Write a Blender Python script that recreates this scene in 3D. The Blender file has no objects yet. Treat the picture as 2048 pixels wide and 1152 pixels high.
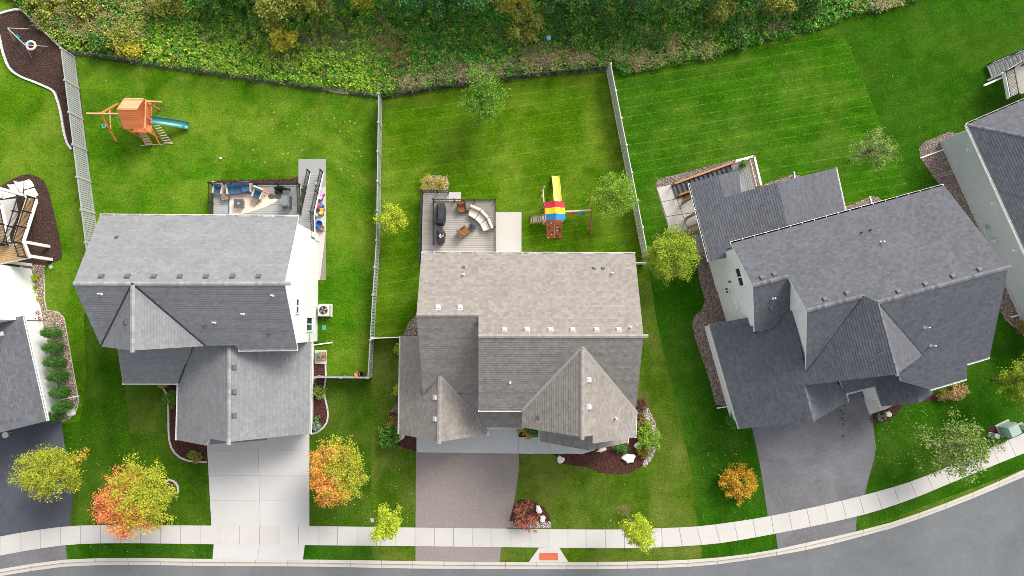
import bpy, math, random
import numpy as np
from mathutils import Vector, Matrix, Quaternion

# ------------------------------------------------------------------ camera
SC = bpy.context.scene
COL = SC.collection
CAM_H = 55.0
FPX = 1365.0                       # focal length in pixels of the 2048 px wide photograph
NADIR = (965.0, 655.0)             # where the plumb line below the drone meets the picture
_dn = Vector(((NADIR[0]-1024)/FPX, -(NADIR[1]-576)/FPX, -1.0)).normalized()
CQ = _dn.rotation_difference(Vector((0, 0, -1)))
cam_data = bpy.data.cameras.new('camera')
cam_data.sensor_width = 36.0
cam_data.lens = FPX/2048*36.0
cam_data.clip_end = 2000
cam = bpy.data.objects.new('camera', cam_data)
COL.objects.link(cam)
cam.location = (0, 0, CAM_H)
cam.rotation_mode = 'QUATERNION'
cam.rotation_quaternion = CQ
SC.camera = cam

# ------------------------------------------------------------------ sky, sun, exposure
SUN_AZ = math.radians(36)          # clockwise from +Y
SUN_EL = math.radians(42)
W = bpy.data.worlds.new('World'); SC.world = W
W.use_nodes = True
_nt = W.node_tree; _nt.nodes.clear()
_sky = _nt.nodes.new('ShaderNodeTexSky'); _sky.sky_type = 'NISHITA'; _sky.sun_disc = False
_sky.sun_elevation = SUN_EL; _sky.sun_rotation = SUN_AZ
_sky.air_density = 1.0; _sky.dust_density = 4.0; _sky.ozone_density = 0.6
_bg = _nt.nodes.new('ShaderNodeBackground'); _bg.inputs[1].default_value = 0.15
_wo = _nt.nodes.new('ShaderNodeOutputWorld')
_hs = _nt.nodes.new('ShaderNodeHueSaturation'); _hs.inputs['Saturation'].default_value = 0.35   # thin bright haze
_nt.links.new(_sky.outputs[0], _hs.inputs['Color']); _nt.links.new(_hs.outputs[0], _bg.inputs[0]); _nt.links.new(_bg.outputs[0], _wo.inputs[0])
sun_data = bpy.data.lights.new('sun', 'SUN')
sun_data.energy = 1.5; sun_data.angle = math.radians(24); sun_data.color = (1.0, 0.95, 0.87)
sun = bpy.data.objects.new('sun', sun_data); COL.objects.link(sun)
_sv = Vector((math.sin(SUN_AZ)*math.cos(SUN_EL), math.cos(SUN_AZ)*math.cos(SUN_EL), math.sin(SUN_EL)))
sun.rotation_euler = _sv.to_track_quat('Z', 'Y').to_euler()
sun.location = (20, 30, 60)
SC.view_settings.view_transform = 'Standard'
SC.view_settings.look = 'None'
SC.view_settings.exposure = 0.92
SC.view_settings.gamma = 1.0
SC.view_settings.use_curve_mapping = False
SC.render.engine = 'CYCLES'
SC.cycles.use_denoising = True
SC.cycles.filter_width = 0.85
SC.cycles.denoising_input_passes = 'RGB_ALBEDO_NORMAL'
SC.cycles.denoising_prefilter = 'NONE'

# ------------------------------------------------------------------ survey helpers
O = Vector((0, 0, CAM_H))
def _ray(px, py):
    return CQ @ Vector(((px-1024)/FPX, -(py-576)/FPX, -1.0))
def at(px, py, z=0.0):
    """a surveyed point of the site: photo position read off at a known height, as metres"""
    d = _ray(px, py); return O + d*((z-CAM_H)/d.z)
def atp(px, py, pl):
    n, p0 = pl; d = _ray(px, py); return O + d*(n.dot(p0-O)/n.dot(d))
def plane(a, b, c):
    n = (b-a).cross(c-a).normalized()
    if n.z < 0: n = -n
    return n, a
def zon(pl, x, y):
    n, p = pl; return p.z - (n.x*(x-p.x)+n.y*(y-p.y))/n.z
def ats(pts, z=0.0):
    return [at(p[0], p[1], z if len(p) < 3 else p[2]) for p in pts]

# ------------------------------------------------------------------ object helpers
WL = {}
def fast(name, V, F):
    V = np.asarray(V, dtype=np.float32).reshape(-1, 3); F = np.asarray(F, dtype=np.int32)
    me = bpy.data.meshes.new(name); k = F.shape[1]; m = F.shape[0]
    me.vertices.add(len(V)); me.vertices.foreach_set('co', V.ravel())
    me.loops.add(m*k); me.loops.foreach_set('vertex_index', F.ravel())
    me.polygons.add(m); me.polygons.foreach_set('loop_start', np.arange(0, m*k, k, dtype=np.int32))
    me.polygons.foreach_set('loop_total', np.full(m, k, dtype=np.int32))
    me.update(calc_edges=True); me.validate()
    return me
def tag(o, label=None, cat=None, group=None, kind=None):
    if label: o['label'] = label
    if cat: o['category'] = cat
    if group: o['group'] = group
    if kind: o['kind'] = kind
    return o
def link(o, parent=None, wloc=(0, 0, 0)):
    COL.objects.link(o); w = Vector(wloc)
    if parent is not None:
        o.parent = parent; o.location = w - WL[parent.name]
    else: o.location = w
    WL[o.name] = w
    return o
def thing(name, label, cat, loc, group=None):
    o = bpy.data.objects.new(name, None); o.empty_display_size = 0.2
    link(o, None, loc); return tag(o, label, cat, group)
def pieces(name, me, parent, loc, rot=(0, 0, 0), scale=(1, 1, 1)):
    o = bpy.data.objects.new(name, me); link(o, parent, loc)
    o.rotation_euler = rot; o.scale = scale
    return o

class MB:
    def __init__(s): s.v = []; s.f = []; s.uv = None
    def add(s, vs, fs):
        o = len(s.v); s.v += [Vector(v) for v in vs]; s.f += [tuple(i+o for i in f) for f in fs]; return s
    def box(s, c, size, rz=0.0, tilt=None, taper=1.0):
        x, y, z = size[0]/2, size[1]/2, size[2]/2
        vs = [Vector((sx*x*(taper if sz > 0 else 1), sy*y*(taper if sz > 0 else 1), sz*z)) for sz in (-1, 1) for sx, sy in ((-1, -1), (1, -1), (1, 1), (-1, 1))]
        M = Matrix.Rotation(rz, 3, 'Z')
        if tilt is not None: M = M @ tilt
        return s.add([M @ v + Vector(c) for v in vs], [(3, 2, 1, 0), (4, 5, 6, 7), (0, 1, 5, 4), (1, 2, 6, 5), (2, 3, 7, 6), (3, 0, 4, 7)])
    def bar(s, a, b, w, h, up=Vector((0, 0, 1))):
        a = Vector(a); b = Vector(b); d = (b-a).normalized()
        sd = d.cross(up)
        if sd.length < 1e-4: sd = d.cross(Vector((1, 0, 0)))
        sd.normalize(); u = sd.cross(d).normalized()
        vs = [p + sd*sx*w/2 + u*sy*h/2 for p in (a, b) for sx, sy in ((-1, -1), (1, -1), (1, 1), (-1, 1))]
        return s.add(vs, [(0, 1, 2, 3), (7, 6, 5, 4), (4, 5, 1, 0), (5, 6, 2, 1), (6, 7, 3, 2), (7, 4, 0, 3)])
    def tube(s, pts, rad, n=8):
        pts = [Vector(p) for p in pts]
        if not hasattr(rad, '__len__'): rad = [rad]*len(pts)
        o = len(s.v); m = len(pts)
        for i, p in enumerate(pts):
            d = (pts[min(i+1, m-1)] - pts[max(i-1, 0)]).normalized()
            a = d.cross(Vector((0, 0, 1)))
            if a.length < 1e-3: a = Vector((1, 0, 0))
            a.normalize(); b = d.cross(a)
            for k in range(n):
                t = 2*math.pi*k/n; s.v.append(p + (a*math.cos(t) + b*math.sin(t))*rad[i])
        for i in range(m-1):
            for k in range(n):
                s.f.append((o+i*n+k, o+i*n+(k+1) % n, o+(i+1)*n+(k+1) % n, o+(i+1)*n+k))
        s.f.append(tuple(o+k for k in range(n))[::-1]); s.f.append(tuple(o+(m-1)*n+k for k in range(n)))
        return s
    def lathe(s, c, prof, n=20):
        o = len(s.v); c = Vector(c); m = len(prof)
        for r, z in prof:
            for k in range(n):
                t = 2*math.pi*k/n; s.v.append(c + Vector((r*math.cos(t), r*math.sin(t), z)))
        for i in range(m-1):
            for k in range(n):
                s.f.append((o+i*n+k, o+i*n+(k+1) % n, o+(i+1)*n+(k+1) % n, o+(i+1)*n+k))
        s.f.append(tuple(o+(m-1)*n+k for k in range(n)))
        return s
    def prism(s, poly, z0, z1, bottom=False):
        """poly: xy(z ignored) outline, counter clockwise or not"""
        P = [Vector((p[0], p[1], 0)) for p in poly]
        if sum(P[i].x*P[(i+1) % len(P)].y - P[(i+1) % len(P)].x*P[i].y for i in range(len(P))) < 0: P.reverse()
        n = len(P)
        vs = [Vector((p.x, p.y, z0)) for p in P] + [Vector((p.x, p.y, z1)) for p in P]
        fs = [tuple(range(n, 2*n))] + [(i, (i+1) % n, n+(i+1) % n, n+i) for i in range(n)]
        if bottom: fs.append(tuple(range(n))[::-1])
        return s.add(vs, fs)
    def ring(s, c, R, r, axis=None, n=24, m=8):
        o = len(s.v); c = Vector(c)
        M = Matrix.Identity(3) if axis is None else Vector((0, 0, 1)).rotation_difference(Vector(axis)).to_matrix()
        for i in range(n):
            t = 2*math.pi*i/n
            for k in range(m):
                q = 2*math.pi*k/m
                s.v.append(c + M @ Vector(((R+r*math.cos(q))*math.cos(t), (R+r*math.cos(q))*math.sin(t), r*math.sin(q))))
        for i in range(n):
            for k in range(m):
                s.f.append((o+i*m+k, o+((i+1) % n)*m+k, o+((i+1) % n)*m+(k+1) % m, o+i*m+(k+1) % m))
        return s
    def mesh(s, name, mat, smooth=False, origin=None):
        og = Vector(origin) if origin is not None else Vector((0, 0, 0))
        me = bpy.data.meshes.new(name)
        me.from_pydata([tuple(v-og) for v in s.v], [], s.f); me.update()
        if s.uv:
            L = me.uv_layers.new(name='UVMap'); k = 0
            for p in me.polygons:
                for li in p.loop_indices: L.data[li].uv = s.uv[me.loops[li].vertex_index]
        if mat: me.materials.append(mat)
        if smooth:
            for p in me.polygons: p.use_smooth = True
        return me
    def build(s, name, mat, parent=None, smooth=False):
        lo = Vector((min(v.x for v in s.v), min(v.y for v in s.v), min(v.z for v in s.v)))
        hi = Vector((max(v.x for v in s.v), max(v.y for v in s.v), 0))
        og = Vector(((lo.x+hi.x)/2, (lo.y+hi.y)/2, lo.z))
        o = bpy.data.objects.new(name, s.mesh(name, mat, smooth, og))
        return link(o, parent, og)

def spline(pts, n=6, closed=False):
    """Catmull-Rom through 2d points"""
    P = [Vector((p[0], p[1])) for p in pts]; m = len(P); out = []
    rng = range(m if closed else m-1)
    for i in rng:
        g = (lambda k: P[k % m]) if closed else (lambda k: P[max(0, min(m-1, k))])
        p0, p1, p2, p3 = g(i-1), g(i), g(i+1), g(i+2)
        for k in range(n):
            t = k/n
            out.append(0.5*((2*p1) + (p2-p0)*t + (2*p0-5*p1+4*p2-p3)*t*t + (3*p1-p0-3*p2+p3)*t**3))
    if not closed: out.append(P[-1])
    return [(p.x, p.y) for p in out]

# ------------------------------------------------------------------ materials
class NB:
    def __init__(s, name, rough=0.8, spec=0.3, metal=0.0):
        s.m = bpy.data.materials.new(name); s.m.use_nodes = True; s.t = s.m.node_tree
        s.b = s.t.nodes['Principled BSDF']; s.b.inputs['Roughness'].default_value = rough
        s.b.inputs['Specular IOR Level'].default_value = spec; s.b.inputs['Metallic'].default_value = metal
        s.out = s.t.nodes['Material Output']
    def n(s, ty, **kw):
        x = s.t.nodes.new('ShaderNode'+ty)
        for k, v in kw.items():
            if k in x.inputs: x.inputs[k].default_value = v
            else: setattr(x, k, v)
        return x
    def l(s, a, b): s.t.links.new(a, b)
    def coord(s, which='Object', scale=(1, 1, 1), rot=(0, 0, 0)):
        c = s.n('TexCoord'); mp = s.n('Mapping'); s.l(c.outputs[which], mp.inputs[0])
        mp.inputs['Scale'].default_value = scale; mp.inputs['Rotation'].default_value = rot
        return mp.outputs[0]
    def world(s, scale=(1, 1, 1), rot=(0, 0, 0)):
        g = s.n('NewGeometry'); mp = s.n('Mapping'); s.l(g.outputs['Position'], mp.inputs[0])
        mp.inputs['Scale'].default_value = scale; mp.inputs['Rotation'].default_value = rot
        return mp.outputs[0]
    def noise(s, vec, scale, detail=4, rough=0.6, dist=0.0):
        x = s.n('TexNoise'); s.l(vec, x.inputs['Vector']); x.inputs['Scale'].default_value = scale
        x.inputs['Detail'].default_value = detail; x.inputs['Roughness'].default_value = rough; x.inputs['Distortion'].default_value = dist
        return x.outputs['Fac']
    def ramp(s, fac, stops):
        r = s.n('ValToRGB'); e = r.color_ramp.elements
        while len(e) < len(stops): e.new(0.5)
        for i, (p, c) in enumerate(stops):
            e[i].position = p; e[i].color = (*c, 1) if len(c) == 3 else c
        s.l(fac, r.inputs[0]); return r.outputs[0]
    def mix(s, fac, a, b, mode='MIX'):
        x = s.n('Mix', data_type='RGBA', blend_type=mode); 
        for i, v in ((0, fac), (6, a), (7, b)):
            if hasattr(v, 'type'): s.l(v, x.inputs[i])
            elif isinstance(v, (int, float)): x.inputs[i].default_value = v
            else: x.inputs[i].default_value = (*v, 1)
        return x.outputs[2]
    def math(s, op, a, b=0.0, c=0.0):
        x = s.n('Math', operation=op)
        for i, v in enumerate((a, b, c)):
            if hasattr(v, 'type'): s.l(v, x.inputs[i])
            else: x.inputs[i].default_value = v
        return x.outputs[0]
    def bump(s, h, strength=0.4, dist=0.05):
        x = s.n('Bump'); x.inputs['Strength'].default_value = strength; x.inputs['Distance'].default_value = dist
        s.l(h, x.inputs['Height']); s.l(x.outputs[0], s.b.inputs['Normal'])
    def color(s, c):
        if hasattr(c, 'type'): s.l(c, s.b.inputs['Base Color'])
        else: s.b.inputs['Base Color'].default_value = (*c, 1)
        return s.m
K = lambda c, f: tuple(min(1.0, x*f) for x in c)

def plain(name, c, rough=0.6, spec=0.35, var=0.12, scale=3.0, metal=0.0):
    b = NB(name, rough, spec, metal); n = b.noise(b.coord(), scale, 5, 0.65)
    return b.color(b.ramp(n, [(0.25, K(c, 1-var)), (0.75, K(c, 1+var))]))
def concrete(name, c, var=0.10, stain=0.0):
    b = NB(name, 0.9, 0.2); v = b.world()
    n1 = b.noise(v, 0.5, 5, 0.65, 0.4); n2 = b.noise(v, 9, 5, 0.7); n3 = b.noise(v, 60, 2, 0.6)
    col = b.ramp(n1, [(0.3, K(c, 1-var)), (0.5, c), (0.75, K(c, 1+var*0.8))])
    col = b.mix(0.5, col, b.ramp(n2, [(0.3, K(c, 0.86)), (0.7, K(c, 1.08))]))
    col = b.mix(0.25, col, b.ramp(n3, [(0.35, K(c, 0.7)), (0.65, K(c, 1.2))]))
    oi = b.n('ObjectInfo'); col = b.mix(b.math('MULTIPLY', oi.outputs['Random'], 0.16), col, K(c, 0.55))
    if stain: col = b.mix(b.ramp(b.noise(v, 0.9, 6, 0.7, 1.0), [(0.52, (0, 0, 0)), (0.72, (stain,)*3)]), col, K(c, 0.5))
    b.bump(n3, 0.25, 0.01); return b.color(col)
def asphalt(name, c, speck=0.35, var=0.14, big=0.35):
    b = NB(name, 0.92, 0.2); v = b.world()
    n1 = b.noise(v, big, 6, 0.66, 0.8); n3 = b.noise(v, 16, 4, 0.85); n2 = b.noise(v, 3.5, 5, 0.7)
    col = b.ramp(n1, [(0.36, K(c, 1-var)), (0.5, c), (0.64, K(c, 1+var))])
    col = b.mix(0.35, col, b.ramp(n2, [(0.35, K(c, 0.8)), (0.65, K(c, 1.15))]))
    col = b.mix(speck, col, b.ramp(n3, [(0.36, K(c, 0.45)), (0.5, c), (0.64, K(c, 1.9))]))
    b.bump(n3, 0.3, 0.01); return b.color(col)
def grass(name, dark, mid, lite, dry, dryamt=0.35, ang=0.0, stripe=0.0, lines=0.0, seed=0.0, width=0.5):
    b = NB(name, 1.0, 0.0); g = b.n('NewGeometry')
    mp = b.n('Mapping'); b.l(g.outputs['Position'], mp.inputs[0]); mp.inputs['Location'].default_value = (seed*17.3, seed*9.1, 0)
    v = mp.outputs[0]
    mr = b.n('Mapping'); b.l(v, mr.inputs[0]); mr.inputs['Rotation'].default_value = (0, 0, -ang)
    st = b.n('Mapping'); b.l(mr.outputs[0], st.inputs[0]); st.inputs['Scale'].default_value = (0.32, 1.5, 1)
    fine = b.noise(v, 7.5, 5, 0.8); mid_n = b.noise(v, 3.2, 5, 0.7, 0.3); big = b.noise(v, 0.22, 4, 0.55, 0.5)
    strk = b.noise(st.outputs[0], 2.2, 4, 0.7)
    col = b.ramp(fine, [(0.38, K(dark, 0.3)), (0.49, mid), (0.60, K(lite, 1.5))])
    col = b.mix(0.42, col, b.ramp(mid_n, [(0.35, K(dark, 0.8)), (0.5, mid), (0.66, lite)]))
    col = b.mix(0.3, col, b.ramp(strk, [(0.3, dark), (0.7, lite)]))
    col = b.mix(b.ramp(b.noise(v, 0.5, 5, 0.65, 0.4), [(0.40, (0.45,)*3), (0.56, (0, 0, 0))]), col, K(dark, 0.75))
    dm = b.math('MULTIPLY', b.ramp(big, [(0.42, (0, 0, 0)), (0.62, (1, 1, 1))]), min(1.0, dryamt*1.6))
    dm = b.math('MULTIPLY', dm, b.ramp(b.noise(v, 1.1, 5, 0.7), [(0.3, (0.25,)*3), (0.7, (1, 1, 1))]))
    col = b.mix(dm, col, b.ramp(fine, [(0.3, K(dry, 0.5)), (0.7, K(dry, 1.25))]))
    if stripe or lines:
        sx = b.n('SeparateXYZ'); b.l(mr.outputs[0], sx.inputs[0])
        wob = b.math('MULTIPLY', b.noise(v, 0.5, 2), 0.10)
        yy = b.math('ADD', sx.outputs['Y'], wob)
        if stripe:
            s1 = b.math('SINE', b.math('MULTIPLY', yy, math.pi/width))
            sv = b.math('MULTIPLY_ADD', s1, 0.5, 0.5)
            col = b.mix(b.math('MULTIPLY', sv, stripe), col, K(dark, 0.8))
        if lines:
            s2 = b.math('FRACT', b.math('MULTIPLY', yy, 1.0/width))
            s3 = b.math('COMPARE', s2, 0.5, 0.05)
            brk = b.ramp(b.noise(v, 2.2, 5, 0.8), [(0.42, (0, 0, 0)), (0.62, (1, 1, 1))])
            col = b.mix(b.math('MULTIPLY', b.math('MULTIPLY', s3, brk), lines), col, K(dry, 1.7))
    h = b.math('ADD', fine, b.math('MULTIPLY', mid_n, 0.6)); b.bump(h, 0.9, 0.10)
    return b.color(col)
def shingle(name, c, hue, e=0.19, tab=0.28, con=0.30):
    b = NB(name, 0.95, 0.12); u = b.n('UVMap'); v = u.outputs[0]
    def brick(w, off, c1, c2):
        x = b.n('TexBrick'); b.l(v, x.inputs['Vector']); x.offset = off; x.offset_frequency = 2; x.squash = 1.0
        x.inputs['Scale'].default_value = 1.0; x.inputs['Brick Width'].default_value = w; x.inputs['Row Height'].default_value = e
        x.inputs['Mortar Size'].default_value = 0.0; x.inputs['Color1'].default_value = (*c1, 1); x.inputs['Color2'].default_value = (*c2, 1)
        x.inputs['Bias'].default_value = 0.0; return x.outputs['Color']
    b1 = brick(tab, 0.37, K(c, 1-con), K(c, 1+con)); b2 = brick(tab*1.7, 0.23, K(hue, 1-con), K(hue, 1+con))
    col = b.mix(0.45, b1, b2)
    w = b.world(); n = b.noise(w, 0.7, 5, 0.65); n3 = b.noise(w, 45, 2, 0.6)
    col = b.mix(0.3, col, b.ramp(n, [(0.35, K(c, 0.74)), (0.65, K(c, 1.24))]), 'MIX')
    col = b.mix(0.2, col, b.ramp(n3, [(0.3, K(c, 0.6)), (0.7, K(c, 1.4))]))
    sx = b.n('SeparateXYZ'); b.l(v, sx.inputs[0])
    fr = b.math('FRACT', b.math('DIVIDE', sx.outputs['Y'], e))
    lap = b.ramp(fr, [(0.0, (0.72,)*3), (0.18, (1,)*3), (1.0, (1,)*3)])
    col = b.mix(0.85, col, lap, 'MULTIPLY')
    b.bump(n3, 0.3, 0.01); return b.color(col)
def island(name, cols, rough=0.85, spec=0.2, bump=None):
    b = NB(name, rough, spec); g = b.n('NewGeometry'); k = len(cols)
    r = b.ramp(g.outputs['Random Per Island'], [((i+0.5)/k, c) for i, c in enumerate(cols)])
    n = b.noise(b.world(), 14, 3, 0.7)
    return b.color(b.mix(0.35, r, b.mix(1.0, r, b.ramp(n, [(0.3, (0.55,)*3), (0.7, (1.4,)*3)]), 'MULTIPLY')))
def leaf(name, cols, cols2=None, grad=(0, 0, 0), bias=0.0, scale=0.9, trans=0.14, gain=2.2):
    b = NB(name, 0.7, 0.15); g = b.n('NewGeometry'); k = len(cols); rnd = g.outputs['Random Per Island']
    c = b.ramp(rnd, [((i+0.5)/k, x) for i, x in enumerate(cols)])
    co = b.coord('Object')
    if cols2:
        k2 = len(cols2); c2 = b.ramp(rnd, [((i+0.5)/k2, x) for i, x in enumerate(cols2)])
        n = b.noise(co, scale, 3, 0.6); d = b.n('VectorMath', operation='DOT_PRODUCT'); b.l(co, d.inputs[0]); d.inputs[1].default_value = grad
        m = b.math('ADD', b.math('MULTIPLY', b.math('SUBTRACT', n, 0.5), gain), b.math('ADD', d.outputs['Value'], bias))
        m = b.math('ADD', m, b.math('MULTIPLY', b.math('SUBTRACT', rnd, 0.5), 0.5))
        c = b.mix(b.ramp(m, [(0.35, (0, 0, 0)), (0.65, (1, 1, 1))]), c, c2)
    b.color(c)
    tr = b.n('BsdfTranslucent'); b.l(c, tr.inputs[0]); mx = b.n('MixShader'); mx.inputs[0].default_value = trans
    b.l(b.b.outputs[0], mx.inputs[1]); b.l(tr.outputs[0], mx.inputs[2]); b.l(mx.outputs[0], b.out.inputs[0])
    return b.m
def wood(name, c, var=0.2, rough=0.75):
    b = NB(name, rough, 0.25); v = b.coord('Object', (1.0, 14, 14)); n = b.noise(v, 1.6, 5, 0.65, 0.5)
    oi = b.n('ObjectInfo'); col = b.ramp(n, [(0.25, K(c, 1-var)), (0.75, K(c, 1+var))])
    col = b.mix(b.math('MULTIPLY', oi.outputs['Random'], 0.35), col, K(c, 0.72))
    return b.color(col)

MT = {}
MT['white'] = plain('white_trim', (0.80, 0.80, 0.78), 0.45, 0.4, 0.04)
def siding(name, c):
    b = NB(name, 0.55, 0.35); g = b.n('NewGeometry'); sx = b.n('SeparateXYZ'); b.l(g.outputs['Position'], sx.inputs[0])
    fr = b.math('FRACT', b.math('DIVIDE', sx.outputs['Z'], 0.18))
    lap = b.ramp(fr, [(0.0, (0.72,)*3), (0.12, (1,)*3), (1.0, (0.96,)*3)]); n = b.noise(g.outputs['Position'], 1.2, 4)
    col = b.mix(1.0, b.ramp(n, [(0.3, K(c, 0.95)), (0.7, K(c, 1.03))]), lap, 'MULTIPLY'); b.bump(fr, 0.4, 0.02); return b.color(col)
MT['siding_white'] = siding('white_siding', (0.82, 0.82, 0.81))
MT['siding_grey'] = siding('grey_siding', (0.46, 0.49, 0.51))
MT['sh_grey'] = shingle('grey_shingles', (0.205, 0.206, 0.210), (0.192, 0.197, 0.206), con=0.24, tab=0.2)
MT['sh_tan'] = shingle('weathered_tan_shingles', (0.240, 0.213, 0.189), (0.220, 0.212, 0.194), con=0.34, tab=0.2)
MT['sh_dark'] = shingle('charcoal_shingles', (0.098, 0.104, 0.118), (0.112, 0.114, 0.124), con=0.34, tab=0.2)
MT['cap_grey'] = island('grey_ridge_caps', [(0.22,)*3, (0.25, 0.25, 0.25), (0.29, 0.29, 0.285)])
MT['cap_tan'] = island('tan_ridge_caps', [(0.28, 0.24, 0.21), (0.31, 0.27, 0.23), (0.25, 0.22, 0.20)])
MT['cap_dark'] = island('charcoal_ridge_caps', [(0.13, 0.13, 0.14), (0.17, 0.165, 0.17), (0.10, 0.10, 0.115)])
MT['flash_black'] = plain('black_valley_metal', (0.03, 0.03, 0.033), 0.5)
MT['flash_grey'] = plain('grey_valley_shingle', (0.30, 0.28, 0.26), 0.8)
MT['vent_dark'] = plain('dark_vent_plastic', (0.10, 0.10, 0.105), 0.6)
MT['vent_white'] = plain('pale_vent_plastic', (0.50, 0.485, 0.46), 0.5)
MT['pvc'] = plain('white_pipe', (0.8, 0.8, 0.8), 0.4)
MT['glass'] = plain('window_glass', (0.03, 0.045, 0.045), 0.08, 0.6, 0.3, 1.5)
MT['walk'] = concrete('sidewalk_concrete', (0.485, 0.465, 0.435), 0.12)
MT['drive_concrete'] = concrete('driveway_concrete', (0.485, 0.475, 0.455), 0.12)
MT['pad'] = concrete('patio_concrete', (0.48, 0.455, 0.42), 0.1)
MT['pad_grey'] = concrete('grey_concrete', (0.30, 0.30, 0.295), 0.12)  # darker and greyer than the patio concrete
MT['kerb'] = concrete('kerb_concrete', (0.48, 0.44, 0.39), 0.12)
MT['apron'] = concrete('edging_concrete', (0.62, 0.60, 0.57), 0.1)
MT['joint'] = plain('slab_joint_dirt', (0.21, 0.19, 0.16), 0.95, 0.1, 0.3, 6)
MT['street'] = asphalt('street_asphalt', (0.126, 0.133, 0.138), 0.24, 0.25, 0.14)
MT['asph_dark'] = asphalt('dark_driveway_asphalt', (0.072, 0.076, 0.092), 0.22, 0.3, 0.3)
MT['asph_pink'] = asphalt('pink_grey_driveway_asphalt', (0.225, 0.192, 0.176), 0.34, 0.10, 0.3)
MT['asph_grey'] = asphalt('grey_driveway_asphalt', (0.135, 0.132, 0.140), 0.35, 0.36, 0.3)
MT['mulch'] = island('brown_mulch', [(0.045, 0.026, 0.02), (0.075, 0.042, 0.032), (0.055, 0.032, 0.03), (0.11, 0.062, 0.048)], 0.95)
MT['mulch_red'] = island('red_mulch', [(0.06, 0.022, 0.018), (0.09, 0.035, 0.027), (0.115, 0.05, 0.04), (0.05, 0.02, 0.017)], 0.95)
def soil(name, c):
    b = NB(name, 0.95, 0.1); n = b.noise(b.world(), 22, 5, 0.75); m = b.noise(b.world(), 1.5, 4)
    col = b.mix(0.5, b.ramp(n, [(0.3, K(c, 0.4)), (0.7, K(c, 1.7))]), b.ramp(m, [(0.3, K(c, 0.75)), (0.7, K(c, 1.25))])); b.bump(n, 0.8, 0.04); return b.color(col)
MT['bed_brown'] = soil('mulch_bed', (0.058, 0.035, 0.029))
MT['bed_red'] = soil('red_mulch_bed', (0.075, 0.031, 0.025))
MT['bed_gravel'] = soil('gravel_bed', (0.16, 0.12, 0.10))
MT['wild'] = soil('weedy_soil', (0.060, 0.085, 0.022))
MT['rock'] = island('river_rock', [(0.30, 0.21, 0.17), (0.42, 0.34, 0.29), (0.20, 0.14, 0.12), (0.52, 0.45, 0.40), (0.33, 0.26, 0.24), (0.16, 0.13, 0.125)])
MT['rock_tan'] = island('tan_river_rock', [(0.45, 0.35, 0.25), (0.55, 0.46, 0.36), (0.33, 0.24, 0.17), (0.62, 0.55, 0.46), (0.25, 0.19, 0.15)])
MT['rock_white'] = island('pale_river_rock', [(0.6, 0.57, 0.53), (0.45, 0.42, 0.40), (0.7, 0.68, 0.65), (0.25, 0.22, 0.2), (0.5, 0.40, 0.35)])
MT['limestone'] = concrete('pale_limestone', (0.70, 0.66, 0.60), 0.15)
MT['fence_grey'] = plain('grey_vinyl', (0.32, 0.335, 0.32), 0.5, 0.3, 0.06)
MT['fence_tan'] = plain('clay_vinyl', (0.52, 0.50, 0.455), 0.5, 0.35, 0.06)
MT['fence_white'] = plain('white_vinyl', (0.74, 0.72, 0.68), 0.45, 0.35, 0.05)
MT['black'] = plain('black_metal', (0.018, 0.018, 0.02), 0.45, 0.4, 0.2)
MT['galv'] = plain('dark_galvanised_wire', (0.055, 0.06, 0.06), 0.5, 0.4)
MT['deck_grey'] = wood('grey_composite_board', (0.30, 0.30, 0.295), 0.12)
MT['deck_tan'] = wood('taupe_composite_board', (0.345, 0.315, 0.285), 0.12)
MT['deck_wood'] = wood('honey_deck_board', (0.42, 0.27, 0.135), 0.2)
MT['deck_dark'] = wood('charcoal_stair_board', (0.10, 0.105, 0.115), 0.15)
MT['cedar'] = wood('orange_cedar', (0.68, 0.215, 0.075), 0.2)
MT['cedar_pale'] = wood('pale_cedar', (0.70, 0.33, 0.17), 0.16)
MT['lumber'] = wood('brown_lumber', (0.33, 0.17, 0.08), 0.25)
MT['lumber_pale'] = wood('weathered_lumber', (0.55, 0.46, 0.38), 0.15)
MT['climb'] = wood('red_brown_planks', (0.30, 0.095, 0.055), 0.2)
MT['green_plastic'] = plain('green_slide_plastic', (0.012, 0.16, 0.15), 0.3, 0.5, 0.1)
MT['yellow_plastic'] = plain('yellow_plastic', (0.80, 0.62, 0.10), 0.35, 0.5, 0.06)
MT['red_fab'] = plain('red_canvas', (0.62, 0.03, 0.06), 0.6, 0.3, 0.1)
MT['yellow_fab'] = plain('yellow_canvas', (0.85, 0.66, 0.02), 0.6, 0.3, 0.08)
MT['blue_fab'] = plain('blue_canvas', (0.02, 0.20, 0.46), 0.6, 0.3, 0.1)
MT['navy'] = plain('blue_cushion', (0.045, 0.105, 0.185), 0.85, 0.2, 0.2)
MT['wicker'] = wood('grey_brown_wicker', (0.22, 0.165, 0.125), 0.3)
MT['wicker_brown'] = wood('brown_wicker', (0.17, 0.085, 0.045), 0.35)
MT['rug'] = plain('cream_rug', (0.60, 0.50, 0.42), 0.95, 0.1, 0.10, 1.6)
MT['cream'] = plain('cream_cushion', (0.62, 0.56, 0.49), 0.9, 0.1, 0.06)
MT['cover'] = plain('black_grill_cover', (0.022, 0.023, 0.026), 0.55, 0.35, 0.35, 2.0)
MT['charcoal'] = plain('charcoal_metal', (0.07, 0.07, 0.075), 0.5, 0.4, 0.15)
MT['ac'] = plain('beige_metal', (0.56, 0.52, 0.45), 0.5, 0.4, 0.06)
MT['box_green'] = plain('pale_green_metal', (0.28, 0.38, 0.33), 0.5, 0.4, 0.06)
MT['lid_green'] = plain('green_valve_lid', (0.05, 0.33, 0.22), 0.5, 0.4, 0.1)
MT['tactile'] = plain('rust_red_tactile_panel', (0.46, 0.115, 0.055), 0.7, 0.25, 0.2, 5)
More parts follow.
